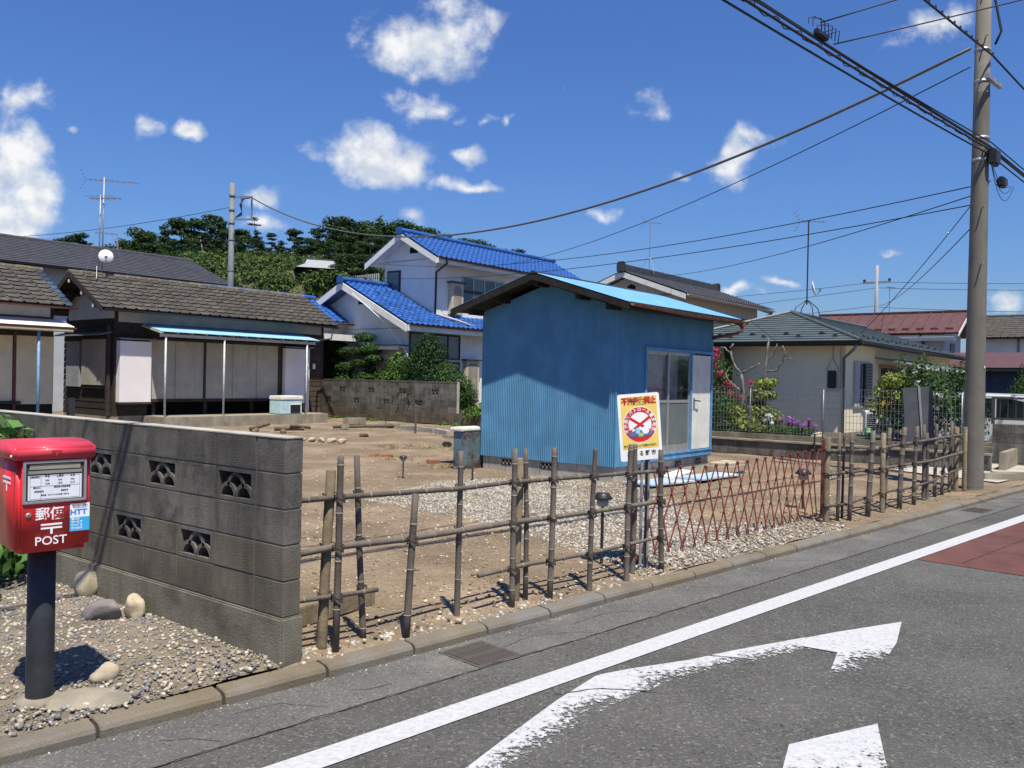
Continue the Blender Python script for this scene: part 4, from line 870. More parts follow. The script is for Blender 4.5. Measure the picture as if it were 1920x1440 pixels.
# shutter boxes at both ends of the veranda
MB().box(.10, 1.0, -.02, .04, .3, 2.93).build('front_boards', 'board_black', hm)
MB().box(.06, 1.0, -.24, -.02, .70, 2.46).build('shutter_box', 'panel_pink', hm, bevel=.006, label='pale pink shutter box beside the veranda'); MB().box(.03, 1.12, -.30, -.02, 2.50, 2.54).build('shutter_box_hood', 'grey_metal', hm)
MB().box(.04, 1.02, -.25, -.02, .64, .695).build('shutter_box_foot', 'dark_wood', hm)
MB().box(5.74, 6.70, -.24, -.02, .62, 2.47).build('shutter_box', 'panel_pink', hm, bevel=.006); MB().box(5.70, 6.88, -.30, -.02, 2.50, 2.54).build('shutter_box_hood', 'grey_metal', hm)
MB().box(6.70, 6.80, -.16, 0, .3, 2.5).build('side_strip', 'white_trim', hm)
# boards, one by one
pl = MB().box(0, .62, -.026, 0, 0, .165).mesh('board', 'board', bevel=.004, bseg=1)
for k in range(15): put('board', pl, hm, loc=(6.83, .0, .32 + k * .176), rot=(R(-3.5), 0, 0))
MB().box(6.83, 7.42, .012, .05, .3, 2.95).build('board_backing', 'dark_wood', hm)
pl2 = MB().box(-.026, 0, 0, 2.95, 0, .185).mesh('board', 'board_black', bevel=.004, bseg=1)
for k in range(14): put('board', pl2, hm, loc=(.0, .1, .29 + k * .196), rot=(0, R(3.5), 0))
MB().box(.012, .05, .1, 3.0, .28, 3.1).build('board_backing', 'dark_wood', hm)
pl3 = MB().box(0, .026, 0, 2.95, 0, .185).mesh('board', 'board_black')
for k in range(14): put('board', pl3, hm, loc=(HX, .1, .29 + k * .196), rot=(0, R(-3.5), 0))
# side wall: pent roof, grey sliding panels
MB().extr([(-.35, .05, 2.60), (-.35, .05, 2.62), (-.02, .05, 2.72), (-.02, .05, 2.70)], (0, 3.1, 0)).build('side_pent', 'grey_metal', hm)
for ya, yb, za, zb_, mt in ((1.86, 2.68, 1.10, 2.46, 'panel_grey'), (.98, 1.70, 1.17, 2.50, 'shutter'), (.25, .97, 1.17, 2.50, 'shutter')):
    w_ = MB().box(-.12, -.02, ya, yb, za, zb_).build('side_shutter', mt, hm, bevel=.004)
MB().box(-.10, -.01, .18, 1.76, 1.08, 1.16).box(-.10, -.01, .18, 1.76, 2.51, 2.58).build('side_frame', 'dark_wood', hm)
MB().box(-.16, -.06, .06, .16, .3, 2.9).build('side_downpipe', 'dark_wood', hm)
# gable and roof
EY, EZ, RYm, RZm = -.60, 3.33, 1.40, 4.43; X0, X1 = -.67, 7.62
MB().extr([(-.01, -.0, 3.1), (-.01, 2.8, 3.1), (-.01, 2.8, 3.62), (-.01, 1.4, 4.32), (-.01, 0, 3.60)], (.04, 0, 0)).build('gable_plaster', 'plaster', hm)
MB().extr([(HX - .05, 0, 3.1), (HX - .05, 2.8, 3.1), (HX - .05, 2.8, 3.62), (HX - .05, 1.4, 4.32), (HX - .05, 0, 3.60)], (.04, 0, 0)).build('gable_plaster', 'plaster', hm)
sl_ = (RZm - EZ) / (RYm - EY); up = Vector((0, 1, sl_)).normalized(); slen = math.hypot(RYm - EY, RZm - EZ)
for s_ in (1, -1):
    y0_ = EY if s_ > 0 else 2 * RYm - EY
    slab([(X0 + .03, y0_ + .02 * s_, EZ - .03), (X1 - .03, y0_ + .02 * s_, EZ - .03), (X1 - .03, RYm, RZm - .02), (X0 + .03, RYm, RZm - .02)], .05).build('roof_board', 'dark_wood', hm)
    for xx in (X0, X1 - .03): MB().extr([(xx, y0_, EZ - .01), (xx, RYm, RZm - .0), (xx, RYm, RZm - .15), (xx, y0_, EZ - .14)], (.03, 0, 0)).build('barge_board', 'dark_wood', hm)
TW, TL = .332, .256
tm = tile_mesh('roof_tile', TW, TL, 'old_tile', .030, .036, .034); nc = int((X1 - X0) / TW) + 1
lay_tiles(hm, 'roof_tile', tm, (X0 + .01, EY - .03, EZ + .0), (1, 0, 0), up, nc, 9, TW, TL)
slab([(X0, 2 * RYm - EY, EZ + .02), (X1, 2 * RYm - EY, EZ + .02), (X1, RYm, RZm + .02), (X0, RYm, RZm + .02)], .03).build('rear_roof', 'old_tile', hm)
ridge_caps(hm, (X0, RYm, RZm - .01), (X1 + .02, RYm, RZm - .01), .11, .34, 'ridge_tile')
for y_, z_ in ((-.08, 3.42), (.62, 3.80), (1.40, 4.18), (2.1, 3.86), (2.85, 3.42)):
    MB().box(X0 + .02, .0, y_ - .05, y_ + .05, z_ - .06, z_ + .04).build('purlin_end', 'dark_wood', hm); MB().box(X0 + .008, X0 + .02, y_ - .045, y_ + .045, z_ - .055, z_ + .035).build('purlin_cap', 'white_trim', hm)
gutter(hm, [(X0 + .1, EY - .07, EZ - .02), (X1, EY - .07, EZ - .05)], .05, 'dark_metal')
# veranda platform and awning
MB().box(.88, 6.75, -1.27, -.02, -.1, .30).build('platform', 'concrete', hm, bevel=.015)
aw = wave_sheet((.80, 0, 0), (1, 0, 0), 5.62, lambda d: (0, -.02, 2.985), lambda d: (0, -1.15, 2.745), .063, .008, (0, 0, 1)).build('awning', 'awning_blue', hm, True)
for x_ in np.arange(.84, 6.4, .46): MB().extr([(x_, -1.12, 2.735), (x_, -.02, 2.965), (x_, -.02, 2.915), (x_, -1.12, 2.69)], (.04, 0, 0)).build('rafter', 'pale_concrete', aw)
MB().box(.80, 6.30, -1.09, -1.03, 2.60, 2.685).build('awning_beam', 'beige_trim', aw); MB().box(.78, .81, -1.15, -.02, 2.70, 2.74, Matrix.Translation((0, -.58, 2.72)) @ Matrix.Rotation(R(12), 4, 'X') @ Matrix.Translation((0, .58, -2.62))).build('awning_end', 'beige_trim', aw)
for x_ in (.97, 2.87, 5.97): MB().tube([(x_, -1.06, .28), (x_, -1.06, 2.61)], .028, 12).build('awning_post', 'post_paint', aw, True)
MB().tube([(6.06, -.9, .3), (6.06, -.9, 2.6)], .02, 10).build('awning_post', 'maroon', aw, True)
MB().tube([(6.42, -1.15, 2.72), (6.8, -.7, 2.78), (7.3, -.68, 2.86), (7.4, -.66, 3.25)], .03, 8).build('downpipe', 'dark_metal', hm, True)
MB().box(7.02, 7.10, -.09, -.03, 1.80, 1.98).build('meter_box', 'white_part', hm); MB().tube([(7.06, -.04, 1.98), (7.06, -.04, 2.9)], .008, 6).build('conduit', 'dark_metal', hm)

refcoord(hm, 'old_tile', 'board', 'board_black')
# ---------------------------------------------------------------- left house
hl = thing('wooden_house', 'leftmost old house with brown tiled roof, cream corrugated walls and white canopy', 'house', L(10.35, 24.0), AL)
MB().box(-7, -.02, .05, 2.9, 0, 3.2).build('core_wall', 'board_black', hl); MB().box(-7, 0, -.02, .10, 0, .22).build('foundation', 'concrete', hl)
MB().box(-7, -.06, -.02, .05, 3.0, 3.30).build('plaster_band', 'plaster', hl); MB().box(-.06, .03, -.03, .1, .2, 3.3).build('corner_post', 'dark_wood', hl)
MB().box(-7, -.06, -.03, .05, 2.90, 3.0).build('lintel', 'maroon', hl)
MB().box(-3.5, -.99, -.04, .05, .76, 2.46).build('wall_panel', 'cream_sheet', hl); MB().box(-.98, -.91, -.07, .05, .3, 2.9).build('post', 'maroon', hl)
wave_sheet((-.91, -.055, 0), (1, 0, 0), .93, lambda d: (0, 0, 2.47), lambda d: (0, 0, .67), .045, .008, (0, -1, 0)).build('wall_sheet', 'cream_sheet', hl, True)
MB().box(.021, .03, -.055, .25, .67, 2.47).build('sheet_return', 'cream_sheet', hl)
MB().box(-3.5, .0, -.05, .04, 2.47, 2.90).build('head_board', 'dark_wood', hl); MB().box(-3.5, 0, -.03, .05, .2, .66).build('base_board', 'void', hl); MB().box(-3.5, -.8, -.12, 0, .68, .75).build('sill', 'dark_wood', hl)
cn = wave_sheet((-7, 0, 0), (1, 0, 0), 7.16, lambda d: (0, -.02, 2.95), lambda d: (0, -1.0, 2.72), .063, .008, (0, 0, 1), 4).build('canopy', 'awning_white', hl, True)
slab([(-7, -1.0, 2.70), (.15, -1.0, 2.70), (.15, -.02, 2.93), (-7, -.02, 2.93)], .02).build('canopy_board', 'beige_trim', cn); MB().box(-7, .12, -.98, -.93, 2.58, 2.68).build('canopy_beam', 'beige_trim', cn)
gutter(cn, [(-7, -1.06, 2.71), (.16, -1.06, 2.70)], .045, 'rust_gutter'); MB().tube([(-.72, -.93, 0), (-.72, -.93, 2.6)], .035, 12).build('canopy_post', 'post_blue', cn, True)
LX1 = .26; MB().box(.10, .25, -.85, -.70, 0, .85).build('stub_post', 'dark_metal', hl)
for s_ in (1, -1):
    y0_ = EY if s_ > 0 else 2 * RYm - EY
    slab([(-7, y0_ + .02 * s_, EZ - .07), (LX1 - .03, y0_ + .02 * s_, EZ - .07), (LX1 - .03, RYm, RZm - .06), (-7, RYm, RZm - .06)], .05).build('roof_board', 'maroon', hl)
tg = tile_mesh('verge_tile', .20, TL, 'glazed_tile')
lay_tiles(hl, 'roof_tile', tm, (LX1 - .20 - 9 * TW, EY - .03, EZ - .04), (1, 0, 0), up, 9, 9, TW, TL); lay_tiles(hl, 'verge_tile', tg, (LX1 - .20, EY - .03, EZ - .04), (1, 0, 0), up, 1, 9, .2, TL)
slab([(-7, EY - .02, EZ - .02), (LX1 - .2 - 9 * TW, EY - .02, EZ - .02), (LX1 - .2 - 9 * TW, RYm, RZm - .02), (-7, RYm, RZm - .02)], .03).build('roof_sheet', 'old_tile', hl)
slab([(-7, 2 * RYm - EY, EZ - .02), (LX1, 2 * RYm - EY, EZ - .02), (LX1, RYm, RZm - .02), (-7, RYm, RZm - .02)], .03).build('rear_roof', 'old_tile', hl)
ridge_caps(hl, (-2.7, RYm, RZm - .05), (LX1 + .02, RYm, RZm - .05), .11, .34, 'ridge_tile'); gutter(hl, [(-7, EY - .06, EZ - .06), (LX1 + .1, EY - .06, EZ - .07)], .05, 'maroon')
MB().extr([(-.02, 0, 3.1), (-.02, 2.8, 3.1), (-.02, 2.8, 3.58), (-.02, 1.4, 4.28), (-.02, 0, 3.56)], (.03, 0, 0)).build('gable_plaster', 'plaster', hl)
st_o = MB().box(0, .55, 0, .5, 0, .25).build('step', 'concrete', hl); st_o.location = (.35, .6, 0)

# ---------------------------------------------------------------- slate-roofed house behind
hg = thing('slate_house', 'long dark slate-tiled roof of the house behind the two wooden houses', 'house', L(8, 33.6), AL)
MB().box(-6, 13.2, 0, 6, 0, 5.5).build('wall', 'grey_wall', hg)
GL = math.hypot(3.5, 1.35)
for s_ in (1, -1):
    o_ = (-7, -.6, 5.45) if s_ > 0 else (13.9, 6.4, 5.45); xd = (1, 0, 0) if s_ > 0 else (-1, 0, 0); yd = Vector((0, 3.5 * s_, 1.35)).normalized()
    step_rows(o_, xd, yd, 15, GL / 15, lambda r: 0, lambda r: 20.9, .02).build('roof', 'slate_tile', hg)
MB().extr([(-7, -.62, 5.44), (-7, 2.9, 6.78), (-7, 6.42, 5.44), (-7, 6.42, 5.34), (-7, 2.9, 6.66), (-7, -.62, 5.34)], (20.9, 0, 0)).build('roof_board', 'dark_metal', hg)
MB().extr([(13.0, 0, 5.4), (13.0, 6, 5.4), (13.0, 2.95, 6.6)], (.1, 0, 0)).build('gable', 'grey_wall', hg)
ridge_caps(hg, (-7, 2.9, 6.79), (13.9, 2.9, 6.79), .11, .6, 'slate_tile'); gutter(hg, [(-7, -.68, 5.43), (13.9, -.68, 5.43)], .06, 'dark_metal')
for x_ in (2.6, 5.0):
    w_ = MB().box(x_, x_ + 1.3, -.04, .0, 4.0, 5.1).build('window', 'aluminium', hg); MB().box(x_ + .06, x_ + 1.24, -.05, -.04, 4.06, 5.04).build('pane', 'pane_dark', w_)

# ---------------------------------------------------------------- white house with blue glazed roofs
hb = thing('blue_roofed_house', 'two-storey white house with bright blue glazed roof tiles', 'house', L(22.6, 22.9), AL)
MB().box(0, 9.5, 0, 6.1, 0, 3.45).build('lower_wall', 'white_wall', hb); MB().extr([(0, 0, 3.4), (0, 6.1, 3.4), (0, 6.1, 3.65), (0, 3.05, 5.05), (0, 0, 3.65)], (.12, 0, 0)).build('lower_gable', 'white_wall', hb)
MB().box(2.0, 11.7, .5, 3.4, 3.4, 6.35).build('upper_wall', 'white_wall', hb); MB().extr([(2.0, .5, 6.3), (2.0, 3.4, 6.3), (2.0, 3.4, 6.5), (2.0, 1.95, 7.2), (2.0, .5, 6.5)], (.12, 0, 0)).build('upper_gable', 'white_wall', hb)
MB().extr([(11.6, .5, 6.3), (11.6, 3.4, 6.3), (11.6, 3.4, 6.5), (11.6, 1.95, 7.2), (11.6, .5, 6.5)], (.1, 0, 0)).build('upper_gable', 'white_wall', hb)
bt = tile_mesh('roof_tile', .285, .245, 'blue_tile', lift=.03, th=.03, curve=True)
def gable_roof(par, x0, x1, ye, ze, yr, zr, tw, tl, me, nsingle=False, keep=None, mat_board='white_trim', capmat='blue_tile', rearmat='blue_tile', caps=True):
    up_ = Vector((0, yr - ye, zr - ze)).normalized(); ln_ = math.hypot(yr - ye, zr - ze); nr = int(ln_ / tl); nc_ = int((x1 - x0) / tw)
    lay_tiles(par, 'roof_tile', me, (x0, ye - .02, ze + .01), (1, 0, 0), up_, nc_, nr, (x1 - x0) / nc_, ln_ / nr, keep, nsingle)
    slab([(x0, 2 * yr - ye, ze + .02), (x1, 2 * yr - ye, ze + .02), (x1, yr, zr + .02), (x0, yr, zr + .02)], .03).build('rear_roof', rearmat, par)
    for s_ in (1, -1):
        y0_ = ye if s_ > 0 else 2 * yr - ye
        slab([(x0 + .02, y0_ + .03 * s_, ze - .02), (x1 - .02, y0_ + .03 * s_, ze - .02), (x1 - .02, yr, zr - .02), (x0 + .02, yr, zr - .02)], .10).build('soffit', mat_board, par)
        for xx in (x0 + .0, x1 - .04): MB().extr([(xx, y0_ + .01 * s_, ze - .03), (xx, yr, zr - .03), (xx, yr, zr - .27), (xx, y0_ + .01 * s_, ze - .26)], (.05, 0, 0)).build('barge_board', mat_board, par)
    if caps: ridge_caps(par, (x0 - .03, yr, zr + .06), (x1 + .03, yr, zr + .06), .13, .45, capmat, .02); MB().box(x0, x1, yr - .09, yr + .09, zr - .05, zr + .07).build('ridge_base', capmat, par)
keepU = lambda c, r: True
gable_roof(hb, 1.4, 11.9, -.10, 6.27, 1.95, 7.39, .285, .245, bt)
# lower roof: wing up to its ridge, then a skirt along the upper wall
lu = Vector((0, 3.64, 1.75)).normalized(); ll = math.hypot(3.64, 1.75); nrl = int(ll / .26)
def keepL(c, r):
    x = -.6 + c * .285; y = -.57 + (r + .5) * (3.64 / nrl); return (x < 1.95) or (y < .55)
lay_tiles(hb, 'roof_tile', bt, (-.6, -.59, 3.55), (1, 0, 0), lu, 21, nrl, .285, ll / nrl, keepL, True)
slab([(-.58, -.54, 3.51), (8.5, -.54, 3.51), (8.5, .55, 4.03), (-.58, .55, 4.03)], .10).build('soffit', 'white_trim', hb); slab([(-.58, .55, 4.03), (2.05, .55, 4.03), (2.05, 3.07, 5.24), (-.58, 3.07, 5.24)], .10).build('soffit', 'white_trim', hb)
slab([(-.6, 6.7, 3.55), (2.0, 6.7, 3.55), (2.0, 3.07, 5.28), (-.6, 3.07, 5.28)], .10).build('rear_roof', 'blue_tile', hb)
slab([(5.4, -.57, 3.55), (8.5, -.57, 3.55), (8.5, .55, 4.09), (5.4, .55, 4.09)], .03).build('skirt_roof', 'blue_tile', hb)
for y0_, s_ in ((-.57, 1), (6.7, -1)): MB().extr([(-.63, y0_, 3.50), (-.63, 3.07, 5.25), (-.63, 3.07, 4.98), (-.63, y0_, 3.24)], (.05, 0, 0)).build('barge_board', 'white_trim', hb)
ridge_caps(hb, (-.63, 3.07, 5.34), (2.0, 3.07, 5.34), .13, .45, 'blue_tile', .02); MB().box(-.6, 2.0, 2.98, 3.16, 5.2, 5.36).build('ridge_base', 'blue_tile', hb)
for p_ in ((-.68, 3.07, 5.42), (1.35, 1.95, 7.53), (11.95, 1.95, 7.53)):
    MB().box(p_[0] - .06, p_[0] + .06, p_[1] - .16, p_[1] + .16, p_[2] - .25, p_[2] + .06).build('ridge_end_ornament', 'blue_tile', hb, bevel=.04, bseg=2)
MB().box(-.55, 8.5, -.60, -.55, 3.28, 3.50).build('fascia', 'white_trim', hb); MB().box(1.45, 11.85, -.12, -.08, 6.04, 6.24).build('fascia', 'white_trim', hb)
gutter(hb, [(-.5, -.66, 3.53), (8.5, -.66, 3.50)], .055, 'maroon'); gutter(hb, [(1.5, -.18, 6.25), (11.9, -.18, 6.22)], .055, 'maroon')
MB().tube([(1.95, -.18, 6.2), (1.95, -.15, 6.05), (1.96, .42, 5.75), (1.96, .44, 4.1)], .045, 8).build('downpipe', 'dark_metal', hb, True)
MB().tube([(1.96, .40, 4.1), (2.6, -.2, 3.86), (3.2, -.5, 3.66)], .04, 8).build('downpipe', 'beige_trim', hb, True)
def vent(par, x, y, z): MB().extr([(x, y - .22, z - .15), (x, y + .22, z - .15), (x, y + .22, z + .05), (x, y, z + .16), (x, y - .22, z + .05)][::-1], (-.02, 0, 0)).build('gable_vent', 'void', par)
vent(hb, 0, 2.5, 4.55); vent(hb, 2.0, 1.72, 6.75)
def window(par, x0, x1, z0_, z1_, y, nsash=2, fm='dark_metal', pane='pane_dark', curt=True, t=.05):
    w_ = MB().box(x0, x1, y - t, y, z0_, z0_ + .06).box(x0, x1, y - t, y, z1_ - .06, z1_).box(x0, x0 + .06, y - t, y, z0_ + .06, z1_ - .06).box(x1 - .06, x1, y - t, y, z0_ + .06, z1_ - .06).build('window', fm, par)
    for k in range(1, nsash): xx = lerp(x0, x1, k / nsash); MB().box(xx - .03, xx + .03, y - t * .8, y, z0_ + .06, z1_ - .06).build('mullion', fm, w_)
    for k in range(nsash): MB().box(lerp(x0, x1, k / nsash) + .04, lerp(x0, x1, (k + 1) / nsash) - .04, y - .02, y - .008, z0_ + .06, z1_ - .06).build('pane', 'pane_grey' if k % 2 else pane, w_)
    return w_
def shutter_case(par, x0, x1, z0_, z1_, y, d=.22):
    b_ = MB().box(x0, x1, y - d, y, z0_, z1_).build('shutter_case', 'beige_trim', par, bevel=.01); c = .09
    MB().extr([(x0 + .12, y - d, z0_ + .1), (x1 - .12, y - d, z0_ + .1), (x1 - .12, y - d, z1_ - .22), (x1 - .12 - c, y - d, z1_ - .12), (x0 + .12 + c, y - d, z1_ - .12), (x0 + .12, y - d, z1_ - .22)], (0, -.012, 0)).build('shutter_panel', 'concrete', b_)
    MB().box(x0 - .08, x1 + .08, y - d - .1, y, z1_ + .002, z1_ + .05).build('shutter_hood', 'dark_metal', b_)
shutter_case(hb, 2.75, 3.45, 4.15, 5.42, .5); window(hb, 3.55, 6.4, 4.4, 5.78, .5, 4, 'aluminium'); MB().box(3.5, 6.5, .36, .5, 5.12, 5.2).build('transom', 'dark_metal', hb)
window(hb, .12, 2.95, 2.30, 3.28, 0, 4); window(hb, .12, 2.95, .5, 2.22, 0, 4); shutter_case(hb, 3.15, 3.95, .5, 2.30, 0)
# side windows on the gable faces
def side_box(par, nm, x, y0_, y1_, z0_, z1_, mt, d=.05): return MB().box(x - d, x, y0_, y1_, z0_, z1_).build(nm, mt, par)
w_ = side_box(hb, 'window', 2.0, 2.45, 3.2, 4.95, 5.95, 'dark_metal'); MB().box(1.94, 1.95, 2.52, 3.13, 5.02, 5.88).build('pane', 'pane_grey', w_)
b_ = side_box(hb, 'shutter_case', 0, .35, 1.45, .6, 2.45, 'beige_trim', .22); MB().box(-.235, -.22, .5, 1.3, .75, 2.25).build('shutter_panel', 'concrete', b_)
MB().box(-.55, 0, -.1, 3.6, 2.66, 2.74).box(-.56, -.50, -.1, 3.6, 2.60, 2.70).build('side_pent', 'white_trim', hb); MB().box(-.6, 0, -.15, 3.65, 2.742, 2.78).build('side_pent_cover', 'dark_metal', hb)
# entrance wing at the left
MB().box(-5.5, -.0, 3.6, 6.5, 0, 3.6).build('wing_wall', 'white_wall', hb)
wu = Vector((0, 1.6, .92)).normalized(); lay_tiles(hb, 'roof_tile', bt, (-5.6, 3.05, 3.68), (1, 0, 0), wu, 19, 7, .285, .262, lambda c, r: c > 7, False)
slab([(-5.6, 3.08, 3.65), (.1, 3.08, 3.65), (.1, 4.7, 4.58), (-5.6, 4.7, 4.58)], .08).build('soffit', 'white_trim', hb); slab([(-5.6, 6.9, 3.5), (-.1, 6.9, 3.5), (-.1, 4.7, 4.6), (-5.6, 4.7, 4.6)], .04).build('rear_roof', 'blue_tile', hb)
ridge_caps(hb, (-5.6, 4.7, 4.66), (-.62, 4.7, 4.66), .12, .45, 'blue_tile', .02); gutter(hb, [(-5.6, 2.98, 3.64), (.1, 2.98, 3.62)], .05, 'maroon')
MB().box(-3.3, -.1, 2.6, 2.95, 2.93, 3.17).build('canopy_fascia', 'white_trim', hb); MB().box(-3.3, -.1, 2.65, 3.6, 2.9, 2.93).build('canopy_deck', 'dark_metal', hb); MB().box(-5.4, -.3, 3.55, 3.6, .1, 2.88).build('porch_shade', 'void', hb)  # black sheet on the wing wall paints the shade below the canopy
MB().tube([(-.15, -.9, 1.45), (-.3, -.2, 2.6), (-.55, .6, 3.6), (-.8, 2.2, 4.75)], .016, 6).build('bent_pole', 'white_part', hb, True)
# ---------------------------------------------------------------- black-tiled house behind the shed
ht = thing('black_tiled_house', 'two-storey house with black roof tiles and cream bargeboards behind the blue shed', 'house', L(34.5, 17.9), AL)
MB().box(0, 9, 0, 5.2, 0, 5.6).build('wall', 'beige_trim', ht); MB().extr([(0, 0, 5.5), (0, 5.2, 5.5), (0, 2.65, 6.42)], (.1, 0, 0)).build('gable', 'beige_trim', ht)
kt = tile_mesh('roof_tile', .29, .25, 'black_tile', lift=.03, th=.03, curve=True)
gable_roof(ht, -.5, 9.6, -.62, 5.52, 2.65, 6.68, .29, .25, kt, False, None, 'white_trim', 'black_tile', 'black_tile')
MB().box(-.5, 9.6, 2.52, 2.78, 6.68, 6.95).build('ridge_stack', 'black_tile', ht); ridge_caps(ht, (-.5, 2.65, 6.95), (9.6, 2.65, 6.95), .10, .29, 'black_tile')
for x_ in (-.55, 9.65): MB().box(x_ - .07, x_ + .07, 2.42, 2.88, 6.6, 7.12).build('ridge_end_ornament', 'black_tile', ht, bevel=.06, bseg=2)
gutter(ht, [(-.4, -.7, 5.5), (9.6, -.7, 5.46)], .06, 'beige_trim'); MB().tube([(9.3, -.7, 5.45), (9.3, -.65, 5.3), (9.05, -.06, 5.0), (9.05, -.06, 3)], .05, 8).build('downpipe', 'dark_metal', ht, True)
vent(ht, 0, 2.4, 5.95); window(ht, 6.4, 8.4, 3.6, 4.9, 0, 2)

# ---------------------------------------------------------------- cream bungalow with green hipped roof
hc = thing('cream_bungalow', 'cream single-storey house with a green hipped metal roof behind the mesh fence', 'house', L(22.5, 6.87), AL)
CW, CD = 12.2, 4.66
MB().box(0, CW, 0, CD, .30, 2.70).build('wall', 'cream_wall', hc); MB().box(.03, CW - .03, .03, CD - .03, 0, .5).build('foundation', 'concrete', hc)
ex0, ey0, ez = -.5, -.52, 2.72; d_ = 2.85; zt = 3.72; ex1, ey1 = CW + .5, CD + .52
MB().extr([(ex0, ey0, ez - .02), (ex1, ey0, ez - .02), (ex1, ey1, ez - .02), (ex0, ey1, ez - .02)], (0, 0, -.05)).build('soffit', 'white_trim', hc)
HL = math.hypot(d_, zt - ez); NR = 14
step_rows((ex0, ey1, ez), (0, -1, 0), Vector((d_, 0, zt - ez)).normalized(), NR, HL / NR, lambda r: d_ * r / NR, lambda r: (ey1 - ey0) - d_ * r / NR, .022).build('roof_hip', 'green_roof', hc)
step_rows((ex0, ey0, ez), (1, 0, 0), Vector((0, d_, zt - ez)).normalized(), NR, HL / NR, lambda r: d_ * r / NR, lambda r: (ex1 - ex0) - d_ * r / NR, .022).build('roof_slope', 'green_roof', hc)
MB().quad((ex1, ey1, ez), (ex0, ey1, ez), (ex0 + d_, ey1 - d_, zt), (ex1 - d_, ey1 - d_, zt)).quad((ex1, ey0, ez), (ex1, ey1, ez), (ex1 - d_, ey1 - d_, zt), (ex1 - d_, ey0 + d_, zt)).build('roof_rear', 'green_roof', hc)
for p, q in (((ex0, ey0, ez + .03), (ex0 + d_, ey0 + d_, zt + .03)), ((ex0, ey1, ez + .03), (ex0 + d_, ey1 - d_, zt + .03)), ((ex0 + d_, ey0 + d_, zt + .03), (ex1 - d_, ey0 + d_, zt + .03))): MB().tube([p, q], .045, 6).build('ridge_trim', 'green_roof', hc)
sgm = MB().box(-.05, .05, -.0, .03, 0, .05).box(-.09, .09, -.03, .0, 0, .02).mesh('snow_guard', 'dark_metal')
for i in range(5):
    for j in range(2):
        u_ = .35 + j * .24; put('snow_guard', sgm, hc, loc=(ex0 + u_, ey0 + .75 + i * .95 + j * .42, ez + u_ * .351 + .02), rot=(0, 0, R(90)))
for i in range(11):
    for j in range(2): u_ = .35 + j * .24; put('snow_guard', sgm, hc, loc=(ex0 + .9 + i * .95 + j * .42, ey0 + u_, ez + u_ * .351 + .02))
gutter(hc, [(ex0 - .06, ey1, ez - .02), (ex0 - .06, ey0 - .06, ez - .02)], .06, 'dark_metal'); gutter(hc, [(ex0 - .06, ey0 - .06, ez - .02), (ex1, ey0 - .06, ez - .05)], .06, 'dark_metal')
MB().box(ex0 - .0, ex0 + .03, ey0, ey1, ez - .12, ez - .022).box(ex0 + .03, ex1, ey0, ey0 + .03, ez - .12, ez - .022).build('fascia', 'dark_metal', hc)
MB().tube([(ex0 + .02, ey0 + .1, ez - .08), (ex0 + .05, ey0 + .2, ez - .22), (-.06, .02, ez - .42), (-.06, .02, .35)], .04, 8).build('downpipe', 'grey_metal', hc, True)
MB().box(-.09, 0, .22, .42, 1.52, 1.98).build('meter_box', 'lamp_black', hc, bevel=.02)
for pth in ([(-.02, .32, 2.68), (-.02, .32, 2.3), (-.02, .18, 2.05), (-.02, .18, 1.45), (-.02, .45, 1.45), (-.02, .45, 2.05), (-.02, .32, 2.3)], [(-.02, -.0 + .12, 2.68), (-.02, .12, 1.5)]): MB().tube(pth, .012, 6).build('cable', 'beige_trim', hc)
w_ = window(hc, .65, 2.1, 1.0, 2.25, 0, 2, 'aluminium', 'pane_dark'); MB().box(1.40, 2.05, -.10, -.06, 1.05, 2.2).build('louvre_shutter', 'dark_metal', w_); MB().box(.66, 1.1, -.055, -.02, 1.05, 2.2).build('curtain', 'curtain', w_)
for k in range(14): MB().box(1.42, 2.03, -.115, -.10, 1.08 + k * .08, 1.13 + k * .08).build('louvre', 'grey_metal', w_)
MB().extr([(2.6, 0, 2.42), (2.6, -1.1, 2.18), (2.6, -1.1, 2.14), (2.6, 0, 2.38)], (6.5, 0, 0)).build('awning', 'grey_metal', hc); window(hc, 3.0, 4.8, .6, 2.2, 0, 2, 'aluminium'); window(hc, 6.0, 8.4, .6, 2.2, 0, 3, 'aluminium')
MB().box(2.62, 9, -1.12, -1.09, 2.10, 2.16).build('awning_edge', 'white_trim', hc)
for x_ in (2.8, 5.2, 8.0): MB().tube([(x_, -1.0, .3), (x_, -1.0, 2.15)], .03, 8).build('awning_post', 'grey_metal', hc)

# air conditioner unit
ac = thing('air_conditioner', 'white air conditioner outdoor unit at the corner of the cream house', 'air conditioner', L(21.65, 6.0, .40), AL + R(20))
MB().box(-.40, .40, -.14, .14, .04, .60).build('case', 'white_paint', ac, bevel=.012); MB().lathe([(.24, 0), (.24, .012), (.22, .014)], c=(.08, -.14, .32), seg=24, m=Matrix.Rotation(R(90), 3, 'X')).build('fan_ring', 'white_paint', ac, True)
MB().lathe([(.215, 0), (.215, .004)], c=(.08, -.1405, .32), seg=24, m=Matrix.Rotation(R(90), 3, 'X')).build('fan_grille', 'panel_grey', ac)
for k in range(9): MB().box(-.406, -.40, -.11, .11, .10 + k * .05, .13 + k * .05).build('side_slot', 'void', ac)
for y_ in (-.09, .09): MB().box(-.35, .35, y_ - .02, y_ + .02, 0, .04).build('foot', 'dark_metal', ac)

